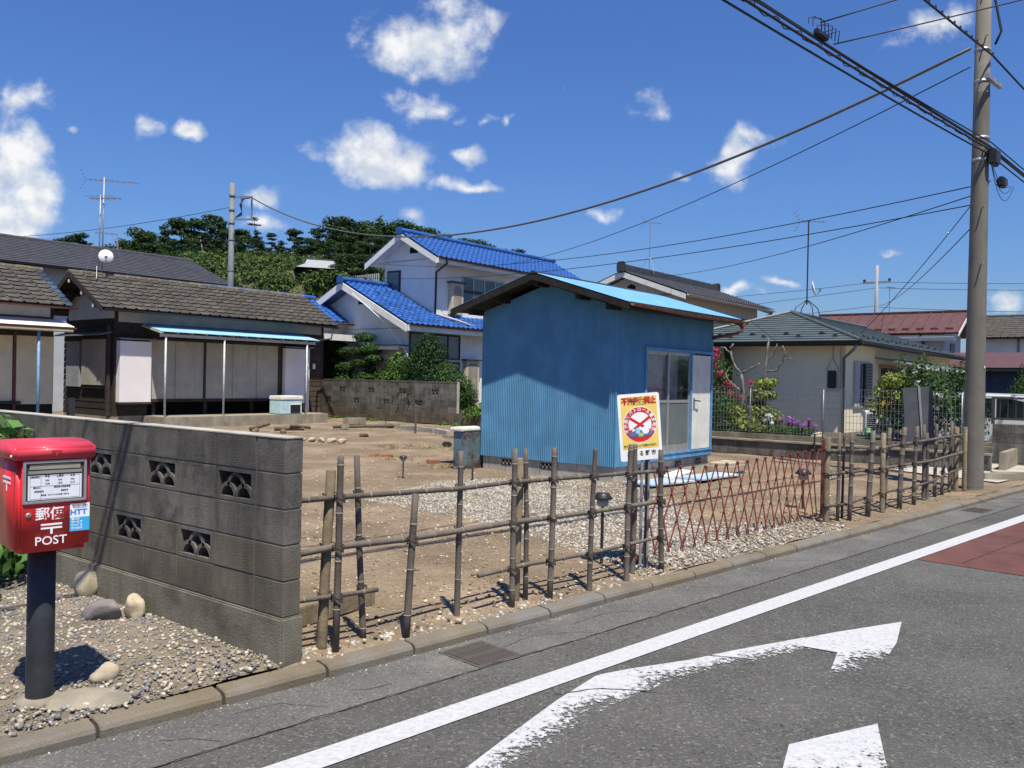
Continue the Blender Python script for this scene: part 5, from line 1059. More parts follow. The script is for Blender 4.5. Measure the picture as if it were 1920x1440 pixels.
# ---------------------------------------------------------------- further houses on the right
hr = thing('red_roofed_house', 'grey house with a red-brown seamed metal roof beyond the green roof', 'house', L(43.3, 8.8), AL)
MB().box(0, 3.6, 0, 6.0, 0, 4.15).build('wall', 'grey_wall', hr); MB().extr([(0, 0, 4.1), (3.6, 0, 4.1), (1.8, 0, 5.05)], (0, .08, 0)).build('gable', 'plaster', hr)
for s_, xe in ((1, -.6), (-1, 4.2)):
    slab([(xe, -.7, 4.12), (xe, 6.3, 4.12), (1.8, 6.3, 5.25), (1.8, -.7, 5.25)], .06).build('roof', 'red_roof', hr)
    for k in range(14): y_ = -.66 + k * .53; MB().extr([(xe, y_, 4.12), (1.8, y_, 5.25), (1.8, y_, 5.29), (xe, y_, 4.16)], (0, .03, 0)).build('roof_seam', 'red_roof', hr)
    MB().extr([(xe, -.72, 4.09), (1.8, -.72, 5.22), (1.8, -.72, 5.05), (xe, -.72, 3.93)], (0, .05, 0)).build('barge_board', 'white_trim', hr)
MB().box(1.65, 1.95, -.75, 6.35, 5.22, 5.30).build('ridge_cap', 'maroon', hr); gutter(hr, [(-.66, 6.3, 4.1), (-.66, -.7, 4.1)], .06, 'maroon'); MB().box(-.55, 0, -.5, 6, 3.75, 4.02).build('eave_board', 'white_trim', hr)
for k in range(9): MB().box(-.30, -.22, -.4 + k * .62, -.08 + k * .62, 4.28, 4.36).build('snow_guard', 'maroon', hr)
MB().tube([(-.6, .9, 4.05), (-.3, .9, 3.85), (-.05, .9, 3.7), (-.05, .9, 2)], .05, 8).build('downpipe', 'dark_metal', hr, True); MB().box(1.2, 2.2, -.03, 0, 3.2, 3.7).build('window', 'pane_dark', hr)
hk = thing('red_roofed_annex', 'low building with a red-brown lean-to roof behind the white van', 'building', L(39.4, 1.5), AL)
MB().box(0, 3, 0, 6.4, 0, 2.5).build('wall', 'navy_wall', hk); slab([(-.4, -.5, 2.45), (-.4, 6.6, 2.45), (2.2, 6.6, 3.15), (2.2, -.5, 3.15)], .07).build('roof', 'red_roof', hk); gutter(hk, [(-.46, 6.6, 2.44), (-.46, -.5, 2.44)], .05, 'dark_metal'); MB().box(-.38, -.3, .2, 6, 2.28, 2.40).build('eave_board', 'dark_metal', hk)
hd = thing('grey_tiled_house', 'house with brown-grey tiled roof at the right edge behind the utility pole', 'house', L(52.5, 1.5), AL)
MB().box(0, 6, 0, 7.2, 0, 4.6).build('wall', 'white_wall', hd); up2 = Vector((2.6, 0, 1.25)).normalized()
ot2 = tile_mesh('roof_tile', .33, .27, 'old_tile'); lay_tiles(hd, 'roof_tile', ot2, (-.6, 7.6, 4.35), (0, -1, 0), up2, 26, 10, .33, .29, None, False)
slab([(-.6, -1, 4.33), (-.6, 7.7, 4.33), (2.1, 7.7, 5.62), (2.1, -1, 5.62)], .08).build('roof_board', 'dark_wood', hd); slab([(4.8, -1, 4.33), (4.8, 7.7, 4.33), (2.1, 7.7, 5.62), (2.1, -1, 5.62)], .08).build('rear_roof', 'old_tile', hd); ridge_caps(hd, (2.1, -1, 5.66), (2.1, 7.7, 5.66), .12, .4, 'old_tile')
for y_ in (2.0, 5.5): MB().box(-.04, .0, y_, y_ + .12, 3.2, 4.3).build('downpipe', 'grey_metal', hd)
hn = thing('grey_roofed_house', 'distant grey-brown roof peeking between the black tiles and the green roof', 'house', L(44, 17.0), AL)
MB().box(0, 6, -4, 2, 0, 3.9).build('wall', 'grey_wall', hn); slab([(-.5, -4.5, 3.95), (-.5, 2.3, 3.95), (2.5, 2.3, 4.95), (2.5, -4.5, 4.95)], .1).build('roof', 'slate_tile', hn); slab([(5.5, -4.5, 3.95), (5.5, 2.3, 3.95), (2.5, 2.3, 4.95), (2.5, -4.5, 4.95)], .1).build('roof', 'slate_tile', hn); MB().box(2.35, 2.65, -4.55, 2.35, 4.93, 5.02).build('ridge_cap', 'slate_tile', hn)
MB().extr([(-.4, -4.3, 3.9), (5.4, -4.3, 3.9), (2.5, -4.3, 4.85)], (0, .1, 0)).build('gable', 'grey_wall', hn)

# ---------------------------------------------------------------- back garden wall
bwl = thing('garden_wall', 'dark mossy block wall with openwork blocks in front of the blue-roofed house', 'wall', L(21.4, 19.15), AL + R(90))
bb = MB().box(0, .394, 0, .12, 0, .194).mesh('block', 'back_block', bevel=.005, bseg=1); bo = wave_block(.394, .194, .12, 'back_block'); bo.transform(Matrix.Translation((0, .12, 0)))
bbl = MB().box(0, .394, -.004, .124, 0, .194).mesh('block', 'back_block_low', bevel=.005, bseg=1)
for r in range(7):
    for c in range(21):
        opn = (r == 5 and c % 4 == 2) or (r == 3 and c % 4 == 0 and c > 0); opn = opn or (r == 3 and c == 1 and False)
        put('openwork_block' if opn else 'block', bo if opn else (bbl if r < 2 else bb), bwl, loc=(.003 + c * .4, .0, .003 + r * .2 - .0))
for r in range(2):
    for c in range(7): put('block', bbl, bwl, loc=(-.397 - c * .4, 0, .003 + r * .2))
mo = MB().box(.004, 8.4, .008, .024, -.1, 1.396).box(-2.8, .004, .008, .112, -.1, .396)
for r in range(7): mo.box(.004, 8.4, .024, .110, r * .2 - .005, r * .2 + .005)
for c in range(21): mo.box(c * .4 - .005, c * .4 + .005, .024, .109, .01, 1.39)
mo.build('mortar', 'mortar', bwl); MB().box(0, 8.4, -.005, .125, 1.402, 1.46).build('cap', 'back_block', bwl); MB().box(-.012, .0, .0, .12, .40, 1.46).build('lit_end_face', 'pale_concrete', bwl)  # end slab paler than the blocks: its sunlit look is put into the colour
refcoord(bwl, 'back_block', 'back_block_low')
structure(MB().extr([L(21.53, 14), L(60, 14), L(60, 34), L(21.53, 34)], (0, 0, .34)).build('garden_ground', 'garden_soil'))

# ---------------------------------------------------------------- boundary kerb wall and mesh fence on the right
rw = thing('boundary_wall', 'low two-course block wall with a ledge below the mesh fence', 'wall', L(18.62, 2.9), AL + R(90))
rb = MB().box(0, .394, -.12, 0, 0, .154).mesh('block', 'block', bevel=.005, bseg=1); rb2 = MB().box(0, .394, -.12, 0, 0, .134).mesh('block', 'block', bevel=.005, bseg=1)
for c in range(26):
    put('block', rb2, rw, loc=(.003 + c * .4, .12, .0)); put('block', rb, rw, loc=(.003 + c * .4, .12, .142))
MB().box(0, 10.4, .006, .114, -.1, .30).build('mortar', 'mortar', rw); MB().box(0, 10.4, -.02, .14, .302, .345).build('ledge', 'concrete', rw); MB().box(0, 10.4, -.13, -.02, .30, .47).build('upper_kerb', 'footing', rw)
MB().box(0, 10.4, .145, .16, .31, .335).build('ledge_lip', 'concrete', rw)
MB().tube([(3.35, .16, -.05), (3.35, .16, .55)], .02, 8).build('stake', 'dark_metal', rw)
structure(MB().extr([L(18.78, 3.4), L(60, 3.4), L(60, 14), L(18.78, 14)], (0, 0, .38)).build('yard_ground', 'garden_soil'))
mf = thing('mesh_fence', 'grey steel wire mesh fence on the low block wall in front of the cream house', 'fence', L(18.70, 2.9, .47), AL + R(90))
wm = MB(); Hm = 1.05
for i in range(0, 128): x_ = .3 + i * .075; wm.box(x_ - .0035, x_ + .0035, -.003, .003, .03, Hm)
for k in range(8): z_ = .05 + k * .142; wm.box(.3, 9.9, .002, .006, z_ - .0035, z_ + .0035)
stuff(wm.build('wire_mesh', 'grey_metal', mf))
for x_ in (.55, 1.6, 3.25, 4.9, 6.55, 8.2): MB().tube([(x_, .03, -.1), (x_, .03, Hm - .02)], .016, 8).build('fence_post', 'grey_metal', mf, True)

# neighbour's drive wall with railing
nw = thing('drive_wall', 'four-course grey block wall with metal railing at the right edge', 'wall', L(20.6, 3.2), AL - R(90))
nb = MB().box(0, .394, -.12, 0, 0, .194).mesh('block', 'back_block', bevel=.005, bseg=1)
for r in range(4):
    for c in range(8): put('block', nb, nw, loc=(.003 + c * .4, 0, .06 + r * .2))
MB().box(.004, 3.2, -.112, -.008, 0, .855).build('mortar', 'mortar', nw)
for zz in (.94, 1.38): MB().box(-.02, 3.2, -.08, -.04, zz, zz + .045).build('rail', 'rail_metal', nw)
for x_ in (0, .8, 1.6, 2.4): MB().box(x_ - .03, x_ + .03, -.09, -.03, .85, 1.42).build('rail_post', 'rail_metal', nw)
for k in range(22): MB().box(.12 + k * .145, .135 + k * .145, -.066, -.052, .985, 1.38).build('baluster', 'rail_metal', nw)
lk = thing('low_kerb_wall', 'short low concrete wall end beside the utility pole', 'wall', L(18.95, 2.72), AL)
MB().box(0, 1.6, 0, .12, -.1, .36).build('wall', 'concrete', lk, bevel=.01)
for i, (s, t, w_) in enumerate(((15.2, .55, .16), (15.6, .5, .15))): tag(MB().box(-.3, .3, -.08, .08, 0, .14).build('kerb_block', 'concrete', None, bevel=.01), ('first', 'second')[i] + ' loose concrete kerb block right of the utility pole', 'kerb block').location = K(s, t, -.02)
structure(MB().quad(K(14.6, .4, .012), K(30, .4, .012), K(30, 6, .012), K(15.2, 2.4, .012)).build('driveway', 'pale_concrete'))

# ---------------------------------------------------------------- white van
vn = thing('van', 'white kei van parked behind the railing at the right edge', 'van', L(23.2, 2.15, -.02), AL + R(86)); vn.scale = (1, 1, .88)
VL, VW, VH = 3.35, 1.46, 1.78
prof = [(0, .28), (0, .80), (.12, .98), (.52, 1.06), (.98, 1.60), (1.25, 1.70), (2.6, 1.72), (3.2, 1.66), (3.33, 1.40), (VL, .6), (VL, .30), (2.95, .26), (.4, .26)]
bd_ = MB().extr([(x - .3, -VW / 2, z) for x, z in prof], (0, VW, 0)).build('body', 'car_white', vn, bevel=.05, bseg=3)
for y_ in (-VW / 2 - .004, VW / 2 - .004):
    MB().extr([(x - .3, y_, z) for x, z in ((.68, 1.12), (1.02, 1.52), (1.28, 1.58), (1.55, 1.58), (1.55, 1.06), (.9, 1.06))], (0, .008, 0)).build('side_window', 'pane_car', vn); MB().box(1.32, 2.2, y_, y_ + .008, 1.06, 1.58).build('side_window', 'pane_car', vn); MB().box(2.28, 2.95, y_, y_ + .008, 1.08, 1.55).build('side_window', 'pane_car', vn)
MB().extr([(.245, -VW / 2 + .1, 1.09), (.245, VW / 2 - .1, 1.09), (.665, VW / 2 - .16, 1.575), (.665, -VW / 2 + .16, 1.575)], (-.02, 0, .02)).build('windscreen', 'pane_car', vn)
for x_ in (.42, 2.62):
    for y_ in (-VW / 2 + .02, VW / 2 - .16): w_ = MB().lathe([(.0, 0), (.27, 0), (.29, .03), (.29, .11), (.27, .14), (0, .14)], c=(x_ - .05, y_, .27), seg=20, m=Matrix.Rotation(R(-90), 3, 'X')).build('wheel', 'tyre', vn, True); MB().lathe([(.17, -.004), (.17, .144)], c=(x_ - .05, y_, .27), seg=16, m=Matrix.Rotation(R(-90), 3, 'X')).build('rim', 'aluminium', w_)
for y_ in (-VW / 2 - .16, VW / 2 + .02): MB().box(.42, .50, y_, y_ + .14, 1.02, 1.2).build('mirror', 'car_white', vn, bevel=.02)
for y_ in (-.6, .38): MB().box(-.315, -.26, y_, y_ + .22, .72, .9).build('headlight', 'pane_grey', vn, bevel=.02)
MB().box(-.32, -.25, -.7, .7, .3, .5).build('bumper', 'car_white', vn, bevel=.03)

# ---------------------------------------------------------------- utility poles, wires, antennas
up_ = thing('utility_pole', 'tall concrete utility pole at the kerb on the right', 'utility pole', K(13.44, .44, 0), AK)
PH = 11.5; MB().lathe([(.157, -.3), (.155, 0), (.124, 5), (.090, PH)], seg=32).build('shaft', 'pole_concrete', up_, True)
for i, z_ in enumerate(np.arange(3.1, 10.5, .45)):
    a = R(215) if i % 2 else R(40); r0 = .15 - z_ * .006; MB().tube([(math.cos(a) * (r0 - .03), math.sin(a) * (r0 - .03), z_), (math.cos(a) * (r0 + .13), math.sin(a) * (r0 + .13), z_ + .01)], .010, 6).build('step_bolt', 'galvanised', up_)
for z_ in (6.45, 5.55, 6.95, 5.2, 9.2): MB().lathe([(.152 - (z_ - 5) * .006, 0), (.156 - (z_ - 5) * .006, .0), (.156 - (z_ - 5) * .006, .05), (.152 - (z_ - 5) * .006, .05)], c=(0, 0, z_), seg=24).build('band', 'galvanised', up_, True).scale = (.83, .83, 1)
MB().box(-.34, .34, -.20, -.14, 6.42, 6.49).build('bracket', 'galvanised', up_); MB().box(-.12, .16, -.26, -.14, 5.12, 5.38).build('closure_box', 'lamp_black', up_, bevel=.03)
MB().lathe([(.0, 0), (.022, .0), (.022, .004), (0, .004)], c=(-.03, -.147, 1.93), seg=14, m=Matrix.Rotation(R(90), 3, 'X')).build('tag_disc', 'white_part', up_); MB().box(.124, .134, -.08, -.02, 3.4, 3.72).box(.126, .136, -.08, -.02, 3.0, 3.25).build('number_plate', 'white_part', up_)
MB().box(.132, .142, -.08, -.03, 2.3, 2.6).build('number_plate', 'grey_metal', up_)
wr = MB(); aw0, aw1 = R(150), R(292); ws = 14
for i in range(ws + 1):
    a = lerp(aw0, aw1, i / ws); wr.v.append((math.cos(a) * .1575, math.sin(a) * .1575, .02)); wr.v.append((math.cos(a) * .1185, math.sin(a) * .1185, 6.3))
wr.f = [(2 * i, 2 * i + 2, 2 * i + 3, 2 * i + 1) for i in range(ws)]; wr.build('wrap_sheet', 'pole_wrap', up_, True)
MB().tube([(.18, -.08, 10), (.17, -.1, 7.9), (.22, -.2, 7.3), (.17, -.13, 7.1)], .02, 8).build('riser_cable', 'cable', up_, True)
MB().box(.40, .62, -.24, -.12, 4.86, 5.03).build('terminal_box', 'lamp_black', up_, bevel=.03)
def sag(a, b, s, n=24): a, b = Vector(a), Vector(b); return [a.lerp(b, t) - Vector((0, 0, s * 4 * t * (1 - t))) for t in np.linspace(0, 1, n)]
for k in range(3):
    P_ = [(.14, -.12, 5.25 - .03 * k), (.9 + k * .12, -.18, 4.95 + .02 * k)]; MB().tube(sag(P_[0], P_[1], .16 + .12 * k, 18), .005, 5).build('loose_cable', 'cable', up_)
def wire(a, b, s, r, label, m_='cable', cat='cable', group='overhead wires', n=24): o = MB().tube(sag(a, b, s, n), r, 6).build('overhead_cable', m_, None, True); return tag(o, label, cat, group)
PX = lambda z_, dx=0, dy=0: K(13.40 + dx, .46 + dy, z_)
FARB = K(-24, .35, 0); FARF = K(48, .7, 0)
# bundle along the road
for k, (dy, dz, r_) in enumerate(((-.17, 0, .018), (-.20, -.07, .014), (-.16, -.12, .012), (-.19, .06, .010))):
    wire(K(13.4, .46 + dy, 5.42 + dz), K(-24, .35 + dy * 2, 6.35 + dz + .03 * k), .42 + .06 * k, r_, ('thickest', 'second', 'thin lower', 'thin top')[k] + ' cable of the bundle running left from the near pole along the road', group='bundled telephone cables along the road', n=40); wire(K(13.4, .46 + dy, 5.42 + dz), K(48, .7 + dy, 5.6 + dz), .5, r_, ('thickest', 'second', 'thin lower', 'thin top')[k] + ' cable of the bundle leaving the near pole toward the right edge', group='bundled telephone cables along the road', n=30)
lash = [p + Vector((0, 0, .03 * math.sin(i * 1.9))) + NK * (.04 * math.cos(i * 1.9)) for i, p in enumerate(sag(K(13.3, .27, 5.36), K(-24, .0, 6.3), .46, 260))]
tag(MB().tube(lash, .006, 5).build('overhead_cable', 'cable', None), 'thin black lashing wire spiralling round the telephone cable bundle', 'cable', 'overhead wires')
spl = K(7.4, .2, 5.36); 
sb_ = thing('cable_splice', 'black cable splice box with loose loops hanging on the bundled cable', 'splice box', spl, AK); MB().box(-.14, .14, -.03, .03, -.02, .05).build('box', 'lamp_black', sb_, bevel=.015)
for k in range(6): MB().tube([(-.3 + k * .1, 0, .05), (-.2 + k * .1, .05, .16 + jit(.05)), (-.1 + k * .09, -.04, .15), (0 + k * .08, 0, .04)], .006, 5).build('loop', 'cable', sb_)
wire(spl + Vector((0, 0, .15)), spl + DK * 9 - NK * 8 + Vector((0, 0, 4.6)), .1, .008, 'thin service wire leaving the splice box toward the far side of the road'); wire(spl + DK * .3, spl + DK * 10 - NK * 7.6 + Vector((0, 0, 3.9)), .1, .008, 'lower thin service wire leaving the splice box toward the far side')
up1 = [K(13.4, .28, 6.85), K(-24, .1, 7.15)]
wire(*up1, .35, .016, 'black power cable high along the road above the telephone bundle', group='road power cable', n=40); wire(K(13.4, .28, 6.85), K(48, .5, 7.0), .5, .016, 'black power cable continuing along the road right of the pole', n=30)
clip = MB()
for i, p in enumerate(sag(*up1, .35, 150)): clip.box(p.x - .012, p.x + .012, p.y - .012, p.y + .012, p.z + .0, p.z + .05)
tag(clip.build('cable_clip', 'cable', None), 'row of small bird-guard clips on the high road power cable', 'cable clip', 'overhead wires')
# far left pole
lp = thing('utility_pole', 'grey utility pole with a square cable bracket behind the wooden house', 'utility pole', (-11.95, 36.0, 0), AL)
MB().lathe([(.16, 0), (.125, 5.2), (.10, 9.6)], seg=20).build('shaft', 'far_pole', lp, True)
for z_ in (9.05, 8.45, 7.9, 7.2, 5.9): MB().lathe([(.135, 0), (.14, 0), (.14, .06), (.135, .06)], c=(0, 0, z_), seg=16).build('band', 'galvanised', lp)
brk = Vector((.62, -.74, 0)).normalized(); bx_ = Matrix.Rotation(R(-51), 4, 'Z')
MB().box(.1, .86, -.03, .03, 9.0, 9.07, bx_).box(.80, .86, -.03, .03, 8.12, 9.0, bx_).box(.1, .86, -.03, .03, 8.05, 8.12, bx_).build('bracket', 'grey_metal', lp)
for k in range(4): MB().tube([bx_ @ Vector(p) for p in ((.75, 0, 8.98), (.5 - .05 * k, .02, 8.95), (.32 + .03 * k, 0, 8.7), (.42, 0, 8.4 - .05 * k), (.15, 0, 8.15))], .018, 6).build('cable_loop', 'cable', lp)
LA = Vector((-11.95, 36, 9.02)) + Vector((.80, -.05, 0))
wire(PX(7.05, 0, .15), LA, 2.3, .026, 'thick grey cable sagging from the right utility pole to the left pole', 'cable_grey', n=60); wire(PX(6.75, 0, .15), L(29, 23, 6.6), .45, .010, 'thin wire from the right pole to the blue-roofed house', n=40)
wire((-11.95, 36, 8.6), (-32, 44, 8.2), .5, .012, 'thin wire leaving the left pole toward the left edge')
wire((-11.9, 36, 7.6), L(20, 29, 4.6), .25, .010, 'short service wire dropping from the left pole behind the roof')
# service drops right of centre
wire(PX(4.85, .1, .1), L(24, 26, 6.2), .55, .009, 'upper of two thin wires crossing the sky above the shed', n=40); wire(PX(4.55, .1, .1), L(24, 28, 5.8), .5, .009, 'lower of two thin wires crossing the sky above the shed', n=40)
wire(PX(4.7, .1, .1), L(36, 19.5, 6.6), .25, .009, 'thin wire descending from the pole to the black-tiled house', n=30); wire(PX(4.95, .3, -.1), L(22.1, 6.4, 2.9), .1, .008, 'service wire falling steeply to the corner of the green roof')
# far pole
fp_ = thing('utility_pole', 'slim distant utility pole with crossarm above the red roof', 'utility pole', L(60, 16.4), AL)
MB().lathe([(.2, 0), (.14, 6), (.10, 9.7)], seg=12).build('shaft', 'pole_far', fp_, True); MB().box(-.06, .06, -.9, .9, 8.5, 8.62).build('crossarm', 'galvanised', fp_)
for y_ in (-.8, .8): MB().lathe([(.0, 0), (.09, .03), (.09, .15), (0, .2)], c=(0, y_, 8.62), seg=10).build('insulator', 'lamp_black', fp_)
F0 = L(60, 16.4)
for k, (p, z0_, z1_, sg_) in enumerate(((L(60, -30), 8.6, 8.4, .9), (L(62, -30), 8.2, 8.2, .9), (L(60, -30), 6.9, 6.6, .9), (L(62, 60), 8.6, 9.2, .9), (L(60, 60), 7.0, 6.9, 1.0), (L(58, 70), 8.2, 6.4, 1.0))): wire(F0 + Vector((0, 0, z0_)), p + Vector((0, 0, z1_)), sg_, .016, ('upper', 'second', 'lower', 'upper', 'middle', 'lowest')[k] + ' distant line ' + ('right' if k < 3 else 'left') + ' of the far slim pole', n=30)
wire(PX(4.4, .2, -.05), F0 + Vector((0, 0, 7.0)), .4, .010, 'thin line from the near pole to the far slim pole', n=30); wire(F0 + Vector((0, 0, 6.4)), L(45, 14.3, 5.2), .1, .012, 'short drop line from the far slim pole to the red roof')

def yagi(par, c, rz, ln_, nel, el, z, back=True):
    m = Matrix.Translation(c) @ Matrix.Rotation(rz, 4, 'Z'); b_ = MB().box(-ln_ * .35, ln_ * .65, -.012, .012, z - .012, z + .012, m)
    for k in range(nel): x_ = -ln_ * .25 + k * ln_ * .9 / nel; b_.box(x_ - .005, x_ + .005, -el * (1 - .03 * k), el * (1 - .03 * k), z + .012, z + .022, m)
    if back:
        for s_ in (1, -1):
            for q_ in range(3): b_.box(-ln_ * .35 - .01 - .05 * q_, -ln_ * .35 - .05 * q_, -el, el, z + s_ * (.06 + .1 * q_), z + s_ * (.07 + .1 * q_), m)
    return b_.build('yagi', 'grey_metal', par)
def dish(par, c, rz, r, tilt=R(40)):
    m = (Matrix.Rotation(rz, 4, 'Z') @ Matrix.Rotation(R(90) - tilt, 4, 'X')).to_3x3(); pr = [(r * k / 6, .16 * r * (k / 6) ** 2 * 1.6) for k in range(1, 7)]
    d_ = MB().lathe([(.001, 0)] + pr + [(r * .99, pr[-1][1] + .006), (r * .5, .03), (.001, .012)][:1], c=c, seg=24, m=m).build('dish', 'dish', par, True)
    cc = Vector(c); MB().tube([cc + m @ Vector((0, -r * .9, .1)), cc + m @ Vector((0, -r * .35, r * .9))], .012, 6).build('feed_arm', 'grey_metal', par); e = cc + m @ Vector((0, -r * .35, r * .9)); MB().box(e.x - .03, e.x + .03, e.y - .03, e.y + .03, e.z - .03, e.z + .04).build('feed', 'grey_metal', par)
a1 = thing('roof_antenna', 'tall twin-mast television antenna with white dish on the wooden house ridge', 'antenna', L(12.35, 25.4, 4.40), AL)
MB().tube([(0, 0, 0), (0.02, 0, 2.95)], .022, 8).build('mast', 'galvanised', a1, True); MB().tube([(-.10, 0, .25), (-.08, 0, 2.4)], .018, 8).build('mast', 'galvanised', a1, True)
yagi(a1, (0.02, 0, 0), R(-35), 1.5, 9, .10, 2.85); yagi(a1, (-.08, 0, 0), R(-60), 1.0, 5, .38, 2.3, False); yagi(a1, (0, 0, 0), R(-30), .6, 4, .12, 1.28, False)
for p in ((-.7, -.35, -.2), (.7, -.4, -.2), (-.4, .7, -.35)): MB().tube([p, (0, 0, 1.9)], .0025, 5).build('guy_wire', 'galvanised', a1)
MB().tube([(-.45, -.6, -.15), (-.3, -.3, .25)], .01, 6).build('leg', 'galvanised', a1); dish(a1, (.05, -.12, .58), R(-24), .205, R(10))
a2 = thing('roof_antenna', 'thin television antenna mast on the black-tiled house', 'antenna', L(36.6, 20.55, 6.95), AL)
MB().tube([(0, 0, 0), (0, 0, 2.4)], .022, 8).build('mast', 'galvanised', a2); yagi(a2, (0, 0, 0), R(-40), .9, 6, .12, 2.35); MB().lathe([(0, 0), (.05, .02), (.05, .1), (0, .12)], c=(0, 0, .55), seg=8).build('booster', 'white_part', a2)
for p in ((-.6, -.6, -.2), (.6, -.6, -.2), (0, .7, -.2)): MB().tube([p, (0, 0, .8)], .006, 5).build('guy_wire', 'galvanised', a2)
a3 = thing('roof_antenna', 'four-legged roof antenna with white satellite dish on the green roof', 'antenna', L(25.2, 8.85, 3.62), AL)
for p in ((-.32, -.32, -.10), (.32, -.32, -.10), (-.32, .32, -.1), (.32, .32, -.1)): MB().tube([p, (p[0] * .75, p[1] * .75, .25), (0, 0, .5)], .014, 6).build('leg', 'dark_metal', a3)
MB().tube([(0, 0, .35), (0, 0, 2.85)], .022, 8).build('mast', 'dark_metal', a3); dish(a3, (.08, -.12, .80), R(15), .23, R(14)); yagi(a3, (0, 0, 0), R(-55), .8, 6, .12, 2.8)
a4 = thing('roof_antenna', 'small distant antenna mast above the red roof', 'antenna', L(47, 12.2, 4.9), AL); MB().tube([(0, 0, 0), (0, 0, 1.9)], .02, 6).build('mast', 'galvanised', a4); yagi(a4, (0, 0, 0), R(-30), .6, 4, .12, 1.85, False)

# ---------------------------------------------------------------- loose things on the lot
def lamp(label, loc, h, r):
    o = thing('garden_light', label, 'garden light', loc); MB().tube([(0, 0, -.05), (0, 0, h)], r * .16, 8).build('stake', 'lamp_black', o)
    MB().lathe([(r * .55, h), (r * .62, h + r * .2), (r * .62, h + r * .7), (r * .5, h + r * .75)], seg=16).build('lens', 'lamp_glass', o, True); MB().lathe([(r * 1.0, h + r * .72), (r * 1.02, h + r * .85), (r * .72, h + r * 1.15), (r * .68, h + r * 1.3), (.0, h + r * 1.4)], seg=20).build('cap', 'lamp_black', o, True)
lamp('black mushroom-cap garden light behind the bamboo fence in the white gravel', K(4.42, .66, 0), .50, .085); lamp('small solar garden light stake on the bare dirt left of the gravel', (-1.68, 13.37, 0), .27, .065); lamp('tilted grey-capped garden light behind the folding gate', K(8.94, 1.06, 0), .38, .10)
def lump(name, label, cat, loc, dims, material, rz=0, bev=.01, z0_=0, group=None):
    o = MB().box(-dims[0] / 2, dims[0] / 2, -dims[1] / 2, dims[1] / 2, 0, dims[2]).build(name, material, None, bevel=bev); o.location = Vector(loc) + Vector((0, 0, z0_)); o.rotation_euler = (jit(.05), jit(.05), rz); return tag(o, label, cat, group)
lump('brick', 'left of two adjoining red bricks lying on the dirt', 'brick', (-2.72, 17.05, -.01), (.21, .1, .06), 'brick_red', .2, .006); lump('brick', 'right of two adjoining red bricks lying on the dirt', 'brick', (-2.46, 16.95, -.01), (.21, .1, .06), 'brick_red', -.15, .006); lump('brick', 'lone red brick on the dirt left of the shed', 'brick', (-1.45, 15.98, -.01), (.22, .1, .06), 'brick_red', .4, .006)
lump('concrete_stub', 'grey concrete stub in the dirt before the back garden wall', 'concrete block', (-5.17, 28.17, 0), (.75, .3, .2), 'concrete', AL, .01); lump('concrete_stub', 'small upright block among the edging stones', 'concrete block', (-4.92, 25.28, 0), (.22, .16, .16), 'concrete', .3)
for i, (p, q) in enumerate((((-4.35, 26.4), (-3.45, 26.3)), ((-3.4, 26.1), (-2.75, 25.3)), ((-2.7, 25.2), (-2.2, 24.5)), ((-2.15, 24.4), (-1.75, 23.8)))):
    d = Vector((q[0] - p[0], q[1] - p[1], 0)); lump('edging_block', ('leftmost', 'second', 'third', 'rightmost')[i] + ' of the hollow concrete edging blocks before the back wall', 'edging block', ((p[0] + q[0]) / 2, (p[1] + q[1]) / 2, -.02), (d.length, .12, .15), 'pale_concrete' if i else 'concrete', math.atan2(d.y, d.x))
def logp(label, p, q, r): tag(MB().tube([Vector(p), (Vector(p) + Vector(q)) / 2 + Vector((jit(.02), jit(.02), .01)), Vector(q)], r, 9).build('log', 'log', None, True), label, 'log')
logp('dark weathered log in the pile beyond the near wall', (-6.55, 23.6, .08), (-5.75, 23.7, .10), .06); logp('short log on top of the pile beyond the near wall', (-6.1, 23.55, .19), (-5.6, 23.8, .12), .045); logp('pale split log at the left of the pile', (-7.2, 23.5, .06), (-6.75, 23.8, .22), .06); logp('long grey pole lying before the back wall', (-5.3, 25.4, .06), (-3.6, 26.3, .07), .05)
for i in range(5): tag(rock('field_stone', None, (-5.05 + .27 * i, 20.6 - .12 * i, .04), (.12, .09, .075), 'boulder', 60 + i, i), ('first', 'second', 'third', 'fourth', 'last')[i] + ' in the short row of pale stones past the near wall, counted from the wall', 'stone')
for i, (x_, y_) in enumerate(((-3.9, 22.5), (-7.0, 23.3), (-6.2, 23.2))): tag(rock('clod', None, (x_, y_, .03), (.14, .1, .09), 'log', 80 + i, i, 2, rough=.5), ('brown root clod alone in the middle of the dirt', 'lumpy clod left under the log pile', 'lumpy clod right under the log pile')[i], 'clod')
tag(MB().tube([(-2.71, 24.2, -.05), (-2.71, 24.2, .78), (-2.71, 24.2, .80)], [.03, .03, .05], 10).build('standpipe', 'galvanised', None, True), 'pale upright pipe standing before the back garden wall', 'pipe')
tag(MB().tube([(-.59, 13.35, -.05), (-.59, 13.35, .19)], .014, 8).build('stake', 'dark_metal', None), 'short dark stake in the dirt in front of the shed', 'stake'); tag(MB().tube([(-3.95, 26.9, -.05), (-3.95, 26.9, .45)], .012, 6).build('stake', 'dark_metal', None), 'thin dark rod standing before the back wall', 'stake')
lump('tin_can', 'black tin lying on the dirt near the shed', 'tin', (-1.47, 19.6, 0), (.2, .16, .12), 'lamp_black', .4, .03); lump('plank', 'pale wood offcut beside the edging blocks', 'plank', (-1.55, 22.8, 0), (.55, .14, .05), 'old_timber', .3)
lump('plank', 'grey plank lying behind the first bamboo posts', 'plank', K(1.72, .82, -.02), (.9, .12, .13), 'old_timber', AK + .25, .006)
